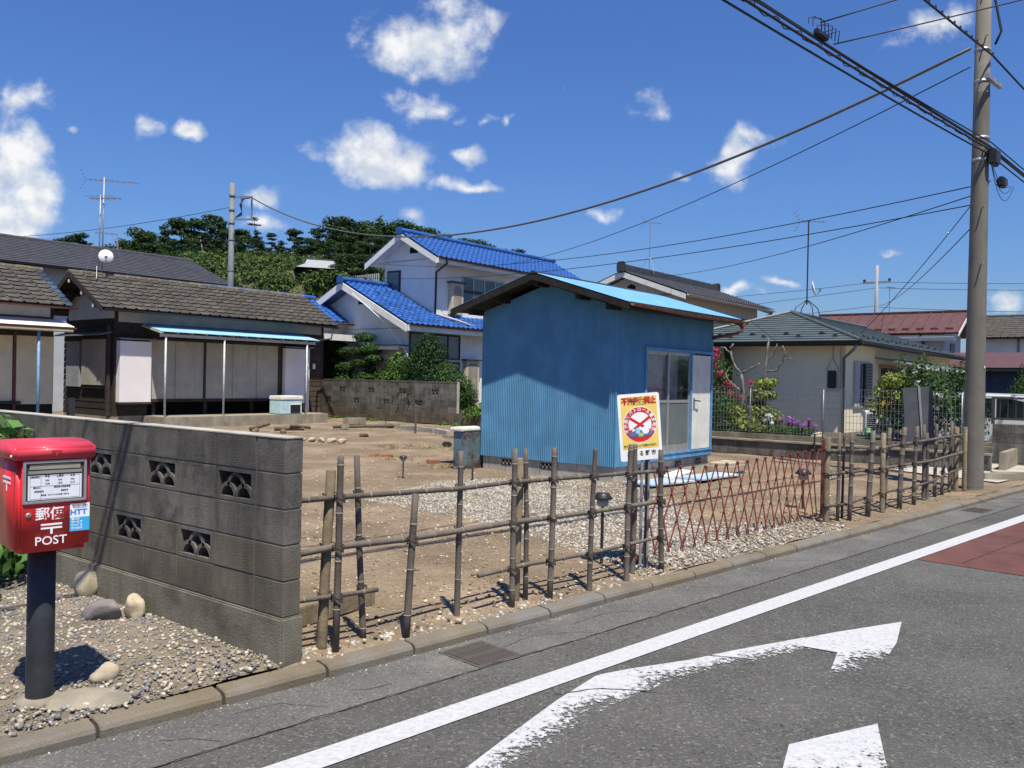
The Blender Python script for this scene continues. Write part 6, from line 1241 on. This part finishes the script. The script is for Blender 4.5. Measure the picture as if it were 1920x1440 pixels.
lump('stepping_stone', 'flat tan stone step below the shed door', 'stone step', L(14.45, 6.45, -.02), (.75, .5, .2), 'boulder', AL, .05)
for i, (a_, b_, w_, d_, mt) in enumerate(((12.0, 6.45, 1.3, .55, 'sheet_board'), (13.3, 6.25, 1.5, .5, 'sheet_board'), (13.1, 6.75, .9, .25, 'white_paint'))): lump('sheet', ('near end pale blue sheet lying below the shed front', 'long blue and white sheet on the ground below the shed front', 'white board between sheet and shed footing')[i], 'sheet', L(a_, b_, .01 + .008 * i), (w_, d_, .03), mt, AL + .1 * (i - 1), .004)
# old appliances
fg = thing('old_freezer', 'battered mint and white chest freezer on the veranda platform', 'freezer', L(17.30, 23.05, .30), AL + R(6))
MB().box(-.46, .46, -.28, .28, .0, .46).build('body', 'cooler_mint', fg, bevel=.03, bseg=2); MB().box(-.47, .49, -.30, .30, .46, .60).build('lid', 'cooler_white', fg, bevel=.03, bseg=2); MB().box(-.06, .36, -.288, -.27, .04, .30).build('opening', 'void', fg); MB().box(-.08, .38, -.295, -.27, .31, .335).build('handle', 'white_part', fg)
for x_ in (-.4, .4): MB().box(x_ - .05, x_ + .05, -.2, .2, -.02, 0).build('foot', 'dark_metal', fg)
rc = thing('rusted_cabinet', 'rusted pale blue metal cabinet with cream top behind the shed corner', 'cabinet', L(11.15, 9.88, 0), AL)
MB().box(-.02, .6, -.06, .20, -.02, .66).build('body', 'rusty_cyan', rc, bevel=.012); MB().box(-.06, .64, -.06, .26, .66, .73).build('top', 'cooler_white', rc, bevel=.02)
sbk = thing('folded_signboard', 'grey back of a folded sign board leaning on the mesh fence by the pole', 'sign', (6.93, 14.4, 0), R(-8))
MB().box(-.24, .22, -.01, .01, .0, .98, Matrix.Translation((0, 0, .62)) @ Matrix.Rotation(R(-5), 4, 'Y')).build('panel', 'sign_grey', sbk); MB().box(.0, .035, -.03, -.01, -.6, 1.0, Matrix.Translation((0, 0, .62)) @ Matrix.Rotation(R(-5), 4, 'Y')).build('post', 'galvanised', sbk)

# clutter by the bungalow
for nm, lab, cat, a_, b_, z_, dm, mt, rz in (('bag', 'blue plastic bag beneath the window of the cream house', 'bag', 20.3, 4.55, .38, (.35, .25, .26), 'blue_bag', .3), ('bag', 'smaller blue bag left of the large one', 'bag', 20.4, 5.05, .38, (.22, .2, .22), 'blue_bag', .8), ('bag', 'pale green bag beside the air conditioner', 'bag', 20.6, 5.75, .38, (.3, .25, .25), 'green_bag', .2), ('cloth', 'white and pink laundry heap below the orange hat', 'laundry', 20.6, 5.35, .38, (.45, .3, .5), 'white_cloth', .5), ('planter', 'tan planter box below the flowers', 'planter', 19.4, 6.5, .38, (.5, .2, .14), 'beige_trim', AL)):
    lump(nm, lab, cat, L(a_, b_, z_), dm, mt, rz, min(dm) * .38)
oh = thing('orange_parasol', 'small orange canopy over the garden clutter by the cream house', 'parasol', L(20.9, 5.35, .38)); MB().lathe([(.32, .78), (.22, .86), (.02, .96)], seg=8).build('canopy', 'orange_cloth', oh); MB().tube([(0, 0, 0), (0, 0, .96)], .012, 6).build('stick', 'galvanised', oh)
# ---------------------------------------------------------------- wooded hill
TREES = [(-89.7, 170, 18.0, 9.8, 'p'), (-86.6, 170, 18.1, 10.6, 'p'), (-85.6, 175, 18.2, 9.9, 'b'), (-84.3, 180, 18.2, 10.4, 'b'), (-75.3, 165, 18.4, 8.9, 'b'), (-72.5, 165, 18.5, 10.5, 'b'), (-76.0, 180, 18.4, 14.3, 'b'), (-71.4, 175, 18.5, 12.9, 'p'), (-66.5, 170, 18.7, 13.4, 'p'), (-64.1, 170, 19.4, 13.0, 'p'), (-64.5, 180, 19.2, 15.7, 'p'), (-61.4, 180, 20.4, 13.5, 'p'), (-58.2, 180, 21.6, 10.3, 'p'), (-52.6, 170, 21.8, 7.4, 'b'), (-49.7, 170, 21.9, 6.1, 'b'), (-46.7, 170, 22.0, 6.1, 'p'), (-46.5, 180, 22.0, 10.2, 'p'), (-40.2, 165, 21.8, 6.3, 'p'), (-38.5, 165, 21.8, 8.1, 'p'), (-37.6, 170, 21.7, 8.6, 'b'), (-33.6, 165, 21.2, 11.3, 'b'), (-33.2, 175, 21.1, 12.4, 'b'), (-29.1, 165, 20.6, 12.2, 'b'), (-28.5, 175, 20.6, 13.5, 'b'), (-28.3, 180, 20.5, 15.4, 'c'), (-26.0, 180, 20.3, 14.8, 'b'), (-23.7, 180, 20.2, 14.5, 'b'), (-21.5, 180, 20.2, 13.8, 'b'), (-18.7, 180, 20.2, 13.1, 'b'), (-15.0, 170, 19.9, 11.1, 'b'), (-12.7, 175, 19.6, 11.7, 'b'), (-9.3, 165, 19.2, 9.7, 'b'), (-6.8, 165, 18.8, 9.7, 'b'), (-4.3, 170, 18.4, 10.3, 'b'), (-1.9, 180, 17.9, 11.8, 'b'), (0.5, 170, 17.4, 10.0, 'p'), (-98.9, 175, 17.8, 9.0, 'b'), (-106.2, 180, 17.5, 9.0, 'b'), (-96.2, 175, 17.9, 9.1, 'b'), (-58.3, 175, 21.6, 6.7, 'b'), (-55.7, 175, 21.8, 5.9, 'b'), (-54.1, 175, 21.8, 5.2, 'b'), (-52.1, 175, 21.8, 5.4, 'b'), (-50.5, 175, 21.9, 5.2, 'b'), (-48.6, 175, 21.9, 5.2, 'b'), (-46.9, 175, 22.0, 5.2, 'b'), (-60.7, 175, 20.7, 8.1, 'b'), (-43.7, 175, 21.9, 5.3, 'b'), (-39.4, 175, 21.8, 6.9, 'b'), (-80.3, 155, 18.3, 5.2, 'b'), (-79.4, 160, 18.3, 5.2, 'b'), (-74.0, 155, 18.5, 5.2, 'b'), (-71.9, 160, 18.5, 6.1, 'b'), (-66.3, 155, 18.7, 6.3, 'b'), (-64.5, 160, 19.3, 7.0, 'p'), (-61.0, 160, 20.6, 6.3, 'b'), (-56.2, 155, 21.7, 5.2, 'p'), (-51.5, 150, 21.4, 5.2, 'p'), (-52.0, 160, 21.9, 5.2, 'p'), (-45.4, 150, 21.5, 5.2, 'p'), (-44.0, 155, 21.9, 5.2, 'p'), (-40.5, 160, 21.8, 5.2, 'p'), (-38.0, 160, 21.8, 5.2, 'p'), (-36.0, 160, 21.7, 5.2, 'b'), (-34.0, 160, 21.3, 5.6, 'b'), (-30.5, 155, 20.8, 6.4, 'b'), (-28.4, 155, 20.5, 6.2, 'b'), (-25.3, 150, 19.8, 6.6, 'b'), (-23.0, 150, 19.8, 6.2, 'b'), (-21.3, 155, 20.2, 6.2, 'b'), (-32.5, 160, 21.0, 5.2, 'b'), (-29.0, 155, 20.6, 5.2, 'b'), (-25.8, 150, 19.9, 5.2, 'b'), (-24.2, 155, 20.2, 5.2, 'b'), (-32.3, 150, 20.5, 5.2, 'b'), (-17.0, 155, 20.2, 5.8, 'b'), (-13.6, 150, 19.3, 5.4, 'b'), (-10.8, 150, 19.0, 5.2, 'b'), (-26.7, 138, 16.3, 5.2, 'b'), (-24.5, 138, 16.2, 5.2, 'b'), (-22.8, 138, 16.2, 5.2, 'b'), (-28.0, 138, 16.4, 5.2, 'b')]
HXS = [-260, -140, -102, -66, -58, -46, -36, -32, -25, -17, -6, 4, 20, 40, 70, 140]; HZS = [10, 16, 18, 19, 22, 22.3, 22, 21.2, 20.5, 20.5, 19, 17, 12, 6, 1, -.3]
def hill_z(x, y):
    t = np.clip((y - 95) / 60, 0, 1); return np.interp(x, HXS, HZS) * t * t * (3 - 2 * t)
ys = np.linspace(92, 330, 70); xs_ = np.linspace(-260, 140, 110); A, B = np.meshgrid(xs_, ys, indexing='ij')
Zh = hill_z(A, B) * np.where(B > 200, np.clip(1 - (B - 200) / 160, .2, 1), 1) + .5 * np.sin(A * .31) * np.cos(B * .27) * (B > 100) - .3
ii = np.arange(A.size).reshape(A.shape); structure(put('hill', npmesh('hill', np.stack([A, B, Zh], -1).reshape(-1, 3), np.stack([ii[:-1, :-1], ii[1:, :-1], ii[1:, 1:], ii[:-1, 1:]], -1).reshape(-1, 4), 'hill_ground', True)))
def proto(kind, seed):
    r_ = random.Random(seed); bl = []; tr = MB()
    if kind == 'p':      # red pine: bare leaning trunk, flat clumps
        top = 9.4; lean = r_.uniform(-.6, .6); pth = [(0, 0, 0), (lean * .2, .1, 3), (lean * .6, -.1, 6), (lean, 0, top)]; tr.tube(pth, [.17, .14, .10, .04], 7)
        for k in range(19):
            z = r_.uniform(3.6, 9.6); a = r_.uniform(0, 6.28); d = (1.0 - (z - 4.2) / 8.5) * r_.uniform(.7, 2.1); c = (lean * z / top + math.cos(a) * d, math.sin(a) * d, z); bl.append((*c, r_.uniform(.6, 1.2), r_.uniform(.6, 1.2), r_.uniform(.28, .55)))
            tr.tube([(lean * z / top, 0, z - .5), (c[0], c[1], c[2] - .1)], [.05, .02], 5)
        n, sz, lf, bk = 2600, .36, 'leaf_pine', 'pine_bark'
    elif kind == 'c':
        tr.tube([(0, 0, 0), (0, 0, 9.5)], [.18, .03], 7)
        for k in range(16): z = 1.8 + k * .5; rr = (9.9 - z) * .24; bl.append((r_.uniform(-.2, .2), r_.uniform(-.2, .2), z, rr, rr, .5))
        n, sz, lf, bk = 1800, .4, 'leaf_pine', 'bark'
    else:
        tr.tube([(0, 0, 0), (.1, 0, 3), (0, .1, 5.5)], [.2, .15, .06], 7)
        for k in range(6): a = k * 1.05; tr.tube([(.1, 0, 2.8), (math.cos(a) * 1.4, math.sin(a) * 1.4, 5.2 + r_.uniform(-.6, .8))], [.09, .03], 5)
        for k in range(17):
            z = r_.uniform(2.0, 8.9); rad = 2.5 * math.sqrt(max(.08, 1 - ((z - 4.8) / 4.8) ** 2)); a = r_.uniform(0, 6.28); d = rad * r_.uniform(.2, .95); bl.append((math.cos(a) * d, math.sin(a) * d, z, r_.uniform(.75, 1.35), r_.uniform(.75, 1.35), r_.uniform(.6, 1.0)))
        n, sz, lf, bk = 2300, .42, 'leaf_hill', 'bark'
    root = bpy.data.objects.new('tree', None); return tr.mesh('trunk', bk, True), leaves('crown', bl, n, sz, lf), root
PRO = {'p': [proto('p', 5 + k) for k in range(4)], 'b': [proto('b', 50 + k) for k in range(4)], 'c': [proto('c', 90)]}
NM = {'p': ('pine_tree', 'pine'), 'b': ('broadleaf_tree', 'tree'), 'c': ('conifer_tree', 'tree')}
for i, (x, y, z, h, k) in enumerate(TREES):
    zone = 'left of the grey pole' if x < -62 else ('between grey pole and temple' if x < -36 else 'above the blue roof')
    lab = {'p': 'tall open-crowned pine on the hill ', 'b': 'rounded dark broadleaf tree on the hill ', 'c': 'pointed conifer rising '}[k] + zone
    t_, c_, _ = PRO[k][i % len(PRO[k])]; rt = thing(NM[k][0], lab, NM[k][1], (x, y, z), random.uniform(0, 6.28), 'hill trees: ' + lab); s_ = h / 9.8; w_ = s_ * random.uniform(.95, 1.3) * (1.3 if k == 'b' else 1.15); rt.scale = (w_, w_, s_); put('trunk', t_, rt); put('crown', c_, rt)
lt = thing('lone_tree', 'lone tall stripped tree with a tuft on top against the cloud', 'tree', (-51, 168, 18.8)); MB().tube([(0, 0, 0), (.5, 0, 7), (-.4, 0, 13.2)], [.16, .11, .04], 7).build('trunk', 'bark', lt); put('crown', leaves('crown', [(-.4, 0, 13.2, .9, .8, .35), (-.9, 0, 12.2, .8, .7, .25), (.3, 0, 12.0, .8, .7, .2)], 220, .35, 'leaf_pine'), lt)
for i, (x, h, ln_) in enumerate(((-56.5, 9, -1.8), (-73, 9, -.6))): tk = thing('bare_trunk', ('leaning pale bare pine trunk on the cleared slope', 'straight orange bare pine trunk left of the grey pole')[i], 'tree', (x, 158, 18.0)); MB().tube([(0, 0, 0), (ln_ * .5, 0, h * .5), (ln_, 0, h)], [.22, .17, .1], 8).build('trunk', 'pine_bark', tk, True)
# scrub on the cleared slope
bl = []
for _ in range(900):
    x = random.uniform(-68, -14); y = random.uniform(112, 166)
    if y > 152 and -53 < x < -37 and random.random() < .75: continue
    bl.append((x, y, float(hill_z(x, y)) + .1, random.uniform(1.0, 2.2), random.uniform(1.0, 2.2), random.uniform(.7, 1.6)))
bl += [(-31.8 + random.uniform(-6, 7), random.uniform(131, 136.5), float(hill_z(-31, 134)) + random.uniform(.5, 1.6), 1.5, 1.5, 1.4) for _ in range(26)]
stuff(put('hillside_scrub', leaves('hillside_scrub', bl, 70000, .62, 'leaf_slope', up=.7)), 'green scrub covering the hillside below the temple roof', 'scrub')
tp = thing('temple', 'small temple with a pale grey hipped roof on the hillside', 'temple', (-31.8, 140, 16.6), R(20)); tp.scale = (1, 1, .82); MB().box(-2.6, 2.6, -2, 2, 0, 2.6).build('wall', 'dark_wood', tp); MB().box(-3.2, 3.2, -2.6, 2.6, -3, 0).build('stone_base', 'concrete', tp)
rf = [(-4.2, -3.4, 2.6), (4.2, -3.4, 2.6), (4.2, 3.4, 2.6), (-4.2, 3.4, 2.6)]; mid = [(-2.6, -1.5, 3.6), (2.6, -1.5, 3.6), (2.6, 1.5, 3.6), (-2.6, 1.5, 3.6)]; m_ = MB()
for k in range(4): m_.quad(rf[k], rf[(k + 1) % 4], mid[(k + 1) % 4], mid[k])
m_.quad(mid[0], mid[1], (2.2, 0, 4.7), (-2.2, 0, 4.7)); m_.quad(mid[2], mid[3], (-2.2, 0, 4.7), (2.2, 0, 4.7)); m_.quad(mid[1], mid[2], (2.2, 0, 4.7)); m_.quad(mid[3], mid[0], (-2.2, 0, 4.7)); m_.build('roof', 'pole_far', tp); MB().box(-2.4, 2.4, -.15, .15, 4.62, 4.9).build('ridge', 'slate_tile', tp)
fnc = thing('picket_fence', 'row of pale fence slats on the slope right of the temple', 'fence', (-29.5, 137.0, 15.6), R(-6)); pk = MB().box(0, .22, 0, .05, 0, 1.5).mesh('picket', 'pole_far')
for k in range(24): put('picket', pk, fnc, loc=(k * .34, 0, .04 * k))

# ---------------------------------------------------------------- garden planting
def shrub(name, label, cat, loc, blobs, n, size, lf, stems=None, extra=None, group=None, bark='bark'):
    o = thing(name, label, cat, loc, 0, group); m_ = MB()
    for p in (stems or [[(0, 0, 0), (0, 0, blobs[0][2])]]): m_.tube(p, [.035] + [.018] * (len(p) - 1), 6)
    m_.build('stem', bark, o); put('crown', leaves('crown', blobs, n, size, lf), o)
    for nm, b_, n_, s_, l_ in (extra or []): put(nm, leaves(nm, b_, n_, s_, l_, shell=.2), o)
    return o
G = lambda a, b: tuple(L(a, b, .34))
def lb(a, b, c, *r): return [(E1.x * (p[0]) + E2.x * p[1], E1.y * p[0] + E2.y * p[1], p[2], *p[3:]) for p in c]
# cloud-pruned pine: flat pads, positions (along a, along b, z, radii)
pads = [(0, 1.0, 2.45, .50, .50, .18), (0, .45, 2.2, .42, .42, .18), (0, 1.5, 1.75, .30, .30, .15), (0, .95, 1.85, .42, .42, .17), (0, 1.5, 1.1, .35, .35, .15), (0, 1.0, 1.35, .45, .45, .17), (0, .85, .9, .5, .5, .2), (0, .35, 1.6, .4, .4, .2), (0, .45, 1.05, .4, .4, .2)]
shrub('cloud_pruned_pine', 'left cloud-pruned garden pine with flat pads above the back wall', 'pine', G(22.0, 25.3), lb(0, 0, pads), 8200, .075, 'leaf_mid', [[(0, 0, 0), (-.3, .2, 1.0), (-.5, .4, 2.2)], [(-.3, .2, 1.0), (-.9, .6, 1.5)]])
pads2 = [(0, 0, 2.72, .45, .45, .20), (0, -.35, 2.3, .42, .42, .2), (0, .25, 2.2, .42, .42, .18), (0, .05, 1.75, .48, .48, .2), (0, -.1, 1.2, .5, .5, .22), (0, -.5, 1.9, .35, .35, .18), (0, .1, .85, .5, .5, .22)]
shrub('cloud_pruned_pine', 'taller cloud-pruned garden pine right of the first', 'pine', G(22.0, 24.55), lb(0, 0, pads2), 8200, .075, 'leaf_mid', [[(0, 0, 0), (.05, .1, 1.3), (0, 0, 2.7)]])
shrub('shrub', 'loose yellowish-green shrub between the pines and the dark round bush', 'shrub', G(22.3, 23.2), [(0, 0, 1.1, .75, .75, .6), (.2, -.2, 1.7, .55, .55, .5), (-.3, .3, .7, .7, .7, .5), (.5, -.6, .9, .5, .5, .5), (-.2, .2, .4, .8, .8, .4)], 6800, .085, 'leaf_bright')
shrub('camellia', 'large dense dark-green rounded bush behind the back wall', 'bush', G(22.45, 21.7), [(0, 0, 1.45, .95, .95, .85), (.1, 0, 2.1, .7, .7, .65), (0, 0, 2.5, .42, .42, .42), (-.4, .3, .9, .85, .85, .7), (.5, -.5, 1.0, .8, .8, .65), (-.1, -.3, .5, 1.0, 1.0, .5)], 15500, .085, 'leaf_dark')
shrub('shrub', 'dark glossy shrub right of the round bush, trailing over the wall end', 'shrub', G(22.2, 20.45), [(0, 0, 1.2, .6, .6, .6), (.45, -.4, .9, .5, .5, .55), (.7, -.75, .6, .45, .45, .5), (.2, -.1, .5, .7, .7, .5)], 8000, .085, 'leaf_mid')
shrub('shrub', 'dark low evergreen shrub filling the gap under the cloud-pruned pines', 'shrub', G(22.5, 24.6), [(0, 0, .8, .8, .8, .6), (-.5, .45, .7, .7, .7, .55), (.5, -.5, .9, .7, .7, .6), (.1, .0, 1.4, .5, .5, .4)], 6500, .08, 'leaf_dark')
shrub('shrub', 'bright leafed shrub at the left end of the back wall beside the wooden house', 'shrub', G(22.1, 26.1), [(0, 0, .7, .5, .5, .5), (.3, -.35, .9, .5, .5, .5), (.1, .1, 1.3, .35, .35, .35)], 3800, .08, 'leaf_mid')
shrub('shrub', 'mid-green shrub between the round bush and the yellowish one', 'shrub', G(22.5, 22.5), [(0, 0, 1.0, .7, .7, .7), (.2, -.3, 1.6, .5, .5, .45), (-.3, .4, .6, .7, .7, .5)], 5200, .08, 'leaf_mid')
shrub('weeds', 'bright green weeds in the gap between the wall end and the shed', 'weeds', G(22.1, 18.4), [(0, 0, .15, .7, .7, .3), (.3, .4, .35, .5, .5, .35), (-.4, -.5, .1, .5, .5, .25), (.1, .3, .9, .35, .35, .5)], 2600, .11, 'leaf_bright')
stuff(put('wallfoot_weeds', leaves('wallfoot_weeds', [(*L(21.0, b_, .03)[:2], .03, .22, .22, .06) for b_ in (25.4, 24.9, 24.2, 23.4, 22.9, 19.6, 18.9)] + [(*L(18.6, 16.6, .1)[:2], .1, .2, .2, .12)], 900, .07, 'leaf_bright')), 'small weeds along the foot of the back wall', 'weeds')
stuff(put('dry_grass', leaves('dry_grass', [(*p, .03, .5, .3, .03) for p in ((-1.9, 19.2), (-1.2, 19.0), (-2.6, 19.0), (-.6, 20.1), (-2.2, 16.3), (-1.2, 15.1))], 700, .10, 'straw', wide=.12)), 'wisps of dry straw on the dirt', 'straw')
# leafy plant left of the postbox
shrub('hydrangea', 'leafy green bush at the left edge behind the postbox', 'bush', (-3.95, 6.45, 0), [(0, 0, .35, .34, .34, .3), (.1, 0, .75, .32, .32, .3), (-.1, .1, 1.05, .34, .3, .24), (.18, -.15, .2, .22, .22, .18)], 1250, .10, 'leaf_hydrangea', [[(0, 0, 0), (.1, 0, .5), (.05, 0, 1.0)], [(0, 0, 0), (-.2, .1, .6)]])
stuff(put('verge_weeds', leaves('verge_weeds', [(*K(s, t, .02)[:2], .02, .06, .06, .02) for s, t in ((.2, 2.6), (-.2, 3.1), (.5, 3.3), (-.8, 2.4))], 90, .05, 'leaf_mid')), 'tiny weeds in the verge gravel', 'weeds')
# crape myrtles and bungalow garden
Y = lambda a, b: tuple(L(a, b, .38))
def gnarl(o, pts, r0, r1):
    q_ = []
    for i in range(len(pts) - 1):
        for k in range(3): v = Vector(pts[i]).lerp(Vector(pts[i + 1]), k / 3); q_.append(v + Vector((jit(.022), jit(.022), jit(.022))) * (1 if q_ else 0))
    pts = q_ + [Vector(pts[-1])]; r0 *= .62; r1 *= .62; MB().tube(pts, [lerp(r0, r1, i / (len(pts) - 1)) * random.uniform(.7, 1.35) for i in range(len(pts))], 8).build('branch', 'pale_bark', o, True)
def e(b, z, a=0): v = E2 * b + E1 * a; return (v.x, v.y, z)
cmy = thing('crape_myrtle', 'hard-pruned gnarled crape myrtle with knobbly pale branches by the fence', 'tree', Y(20.0, 8.55))
gnarl(cmy, [e(0, 0), e(.03, .5), e(-.02, 1.0), e(.05, 1.45)], .06, .05); gnarl(cmy, [e(.05, 1.45), e(.25, 1.7), e(.33, 1.95), e(.35, 2.1), e(.28, 2.2)], .045, .04); gnarl(cmy, [e(.33, 1.95), e(.5, 2.1), e(.62, 2.12)], .035, .03); gnarl(cmy, [e(.05, 1.45), e(-.2, 1.6), e(-.42, 1.72)], .04, .03); gnarl(cmy, [e(0, 1.0), e(.3, 1.2), e(.45, 1.4), e(.4, 1.55)], .035, .03)
cm2 = thing('crape_myrtle', 'second hard-pruned crape myrtle with twisted upright branches, right of the first', 'tree', Y(20.2, 7.95))
gnarl(cm2, [e(0, 0), e(.25, .6), e(.28, 1.0), e(.12, 1.5), e(.1, 1.75), e(.06, 2.2), e(.08, 2.32)], .055, .035); gnarl(cm2, [e(.12, 1.5), e(-.15, 1.55), e(-.3, 1.75), e(-.36, 2.0), e(-.28, 2.15)], .035, .028); gnarl(cm2, [e(-.3, 1.8), e(-.5, 1.85), e(-.55, 1.78)], .025, .02); gnarl(cm2, [e(.1, 1.75), e(-.1, 2.0), e(-.15, 2.2)], .03, .028); gnarl(cm2, [e(.28, 1.0), e(.1, 1.1), e(.08, 1.25)], .03, .02)
put('sprouts', leaves('sprouts', [(*e(.2, 1.05), .3, .3, .22), (*e(.35, .8), .25, .25, .3)], 700, .08, 'leaf_bright'), cm2)
fl = [(*e(b_, z_, random.uniform(-.3, .1)), .13, .13, .10) for b_, z_ in ((.1, 1.9), (.25, 1.65), (.0, 1.45), (.3, 1.35), (-.1, 1.2), (.2, 1.05), (-.25, 1.15), (.35, 1.75), (-.3, .95), (.05, .95), (.4, 1.1), (.15, 2.05), (-.35, .8), (-.75, 1.25), (-.5, .85))]
shrub('crape_myrtle', 'pink-flowering crape myrtle bush half hidden by the shed corner', 'tree', Y(20.6, 9.35), [(*e(.1, 1.3), .45, .45, .6), (*e(-.1, .8), .5, .5, .5), (*e(.3, .6), .5, .5, .5)], 2600, .075, 'leaf_mid', extra=[('blossom', fl, 1500, .05, 'petal_pink')])
tag(MB().box(0, 1.2, 0, 2.6, 0, 2.2).build('shaded_gap_box', 'gap_shade', None), 'dark box coloured as the shaded gap behind the pink-flowering crape myrtle', 'hedge').matrix_world = Matrix.Translation(L(21.3, 9.95, .38)) @ Matrix.Rotation(AL, 4, 'Z')  # solid dark box, no hedge: the gap's shade is in its colour
shrub('variegated_shrub', 'tall yellow-variegated shrub in front of the cream wall', 'shrub', Y(20.0, 8.05), [(*e(0, .95), .36, .36, .16), (*e(-.1, 1.25), .30, .30, .12), (*e(.1, .55), .42, .42, .2), (*e(-.2, .4), .3, .3, .2)], 1500, .11, 'leaf_lime'); shrub('variegated_shrub', 'low lime-yellow shrub against the mesh fence', 'shrub', Y(19.3, 8.1), [(*e(.1, .25), .35, .35, .22), (*e(-.35, .1), .25, .25, .15), (*e(.35, .5), .22, .22, .2)], 900, .12, 'leaf_lime'); shrub('shrub', 'grey-green low bush behind the fence beside the shed corner', 'shrub', Y(19.2, 8.6), [(0, 0, .2, .35, .35, .2), (*e(.4, .25), .35, .35, .25), (*e(.1, .7), .35, .35, .35)], 1300, .07, 'leaf_mid')
for i, (b_, lab, pt, dn) in enumerate(((7.55, 'white phlox clump at the left of the flower bed behind the mesh fence', 'petal_white', 5), (7.15, 'left purple phlox clump behind the mesh fence', 'petal_purple', 9), (6.75, 'right purple phlox clump behind the mesh fence', 'petal_purple', 8))):
    heads = [(*e(random.uniform(-.22, .22), random.uniform(.26, .50), random.uniform(-.12, .12)), .065, .065, .055) for _ in range(dn)]
    shrub('phlox', lab, 'flower', Y(19.35, b_), [(0, 0, .12, .26, .26, .14), (*e(.1, .2), .2, .2, .12)], 600, .06, 'leaf_mid', [[h_[:3][:2] + (0,), h_[:3]] for h_ in heads], [('blossom', heads, 130 * dn, .032, pt)] + ([('pale_blossom', heads[:2], 90, .032, 'petal_white')] if i else []))
shrub('vine_hedge', 'tall leafy hedge with white flowers behind the mesh fence next to the utility pole', 'hedge', Y(20.2, 4.35), [(*e(0, .8), .7, .7, .6), (*e(.5, .9), .6, .6, .6), (*e(-.4, 1.1), .7, .7, .6), (*e(.1, 1.45), .55, .55, .4), (*e(-.6, .5), .6, .6, .5), (*e(.7, .4), .5, .5, .4), (*e(.6, 1.5), .15, .15, .5), (*e(.2, 1.7), .12, .12, .4), (*e(-.7, 1.5), .4, .4, .35)], 7500, .075, 'leaf_mid', extra=[('blossom', [(*e(random.uniform(-.9, .7), random.uniform(.5, 1.6), -.6), .05, .05, .05) for _ in range(9)], 90, .05, 'petal_white')])
shrub('olive_shrub', 'airy yellow-green shrub in front of the bungalow window', 'shrub', Y(20.0, 5.05), [(*e(0, 1.35), .35, .35, .2), (*e(.2, 1.1), .3, .3, .2), (*e(.25, .75), .3, .3, .25), (*e(-.2, 1.0), .3, .3, .2)], 1300, .085, 'leaf_lime', [[(0, 0, 0), (.0, .05, .6), (-.1, .1, 1.2)], [(0, .0, .4), (.1, -.1, 1.3)]])
shrub('bush', 'dark garden tree behind the van at the right edge', 'tree', tuple(L(30, 3.0, 0)), [(*e(0, 1.6), 1.1, 1.1, .9), (*e(-.9, 1.3), 1.0, 1.0, .8), (*e(.3, 2.2), .7, .7, .5), (*e(-1.6, 1.8), 1.0, 1.0, .9)], 6500, .10, 'leaf_mid')
for i, (b_, z_, r_) in enumerate(((4.6, 1.0, .8), (3.2, .9, .7))): shrub('shrub', ('round shrub', 'second shrub')[i] + ' under the red lean-to roof right of the utility pole', 'shrub', tuple(L(37, b_, .2)), [(0, 0, z_, r_, r_, z_ * .9), (.4, .3, z_ * 1.3, r_ * .7, r_ * .7, .6)], 2600, .10, 'leaf_mid')
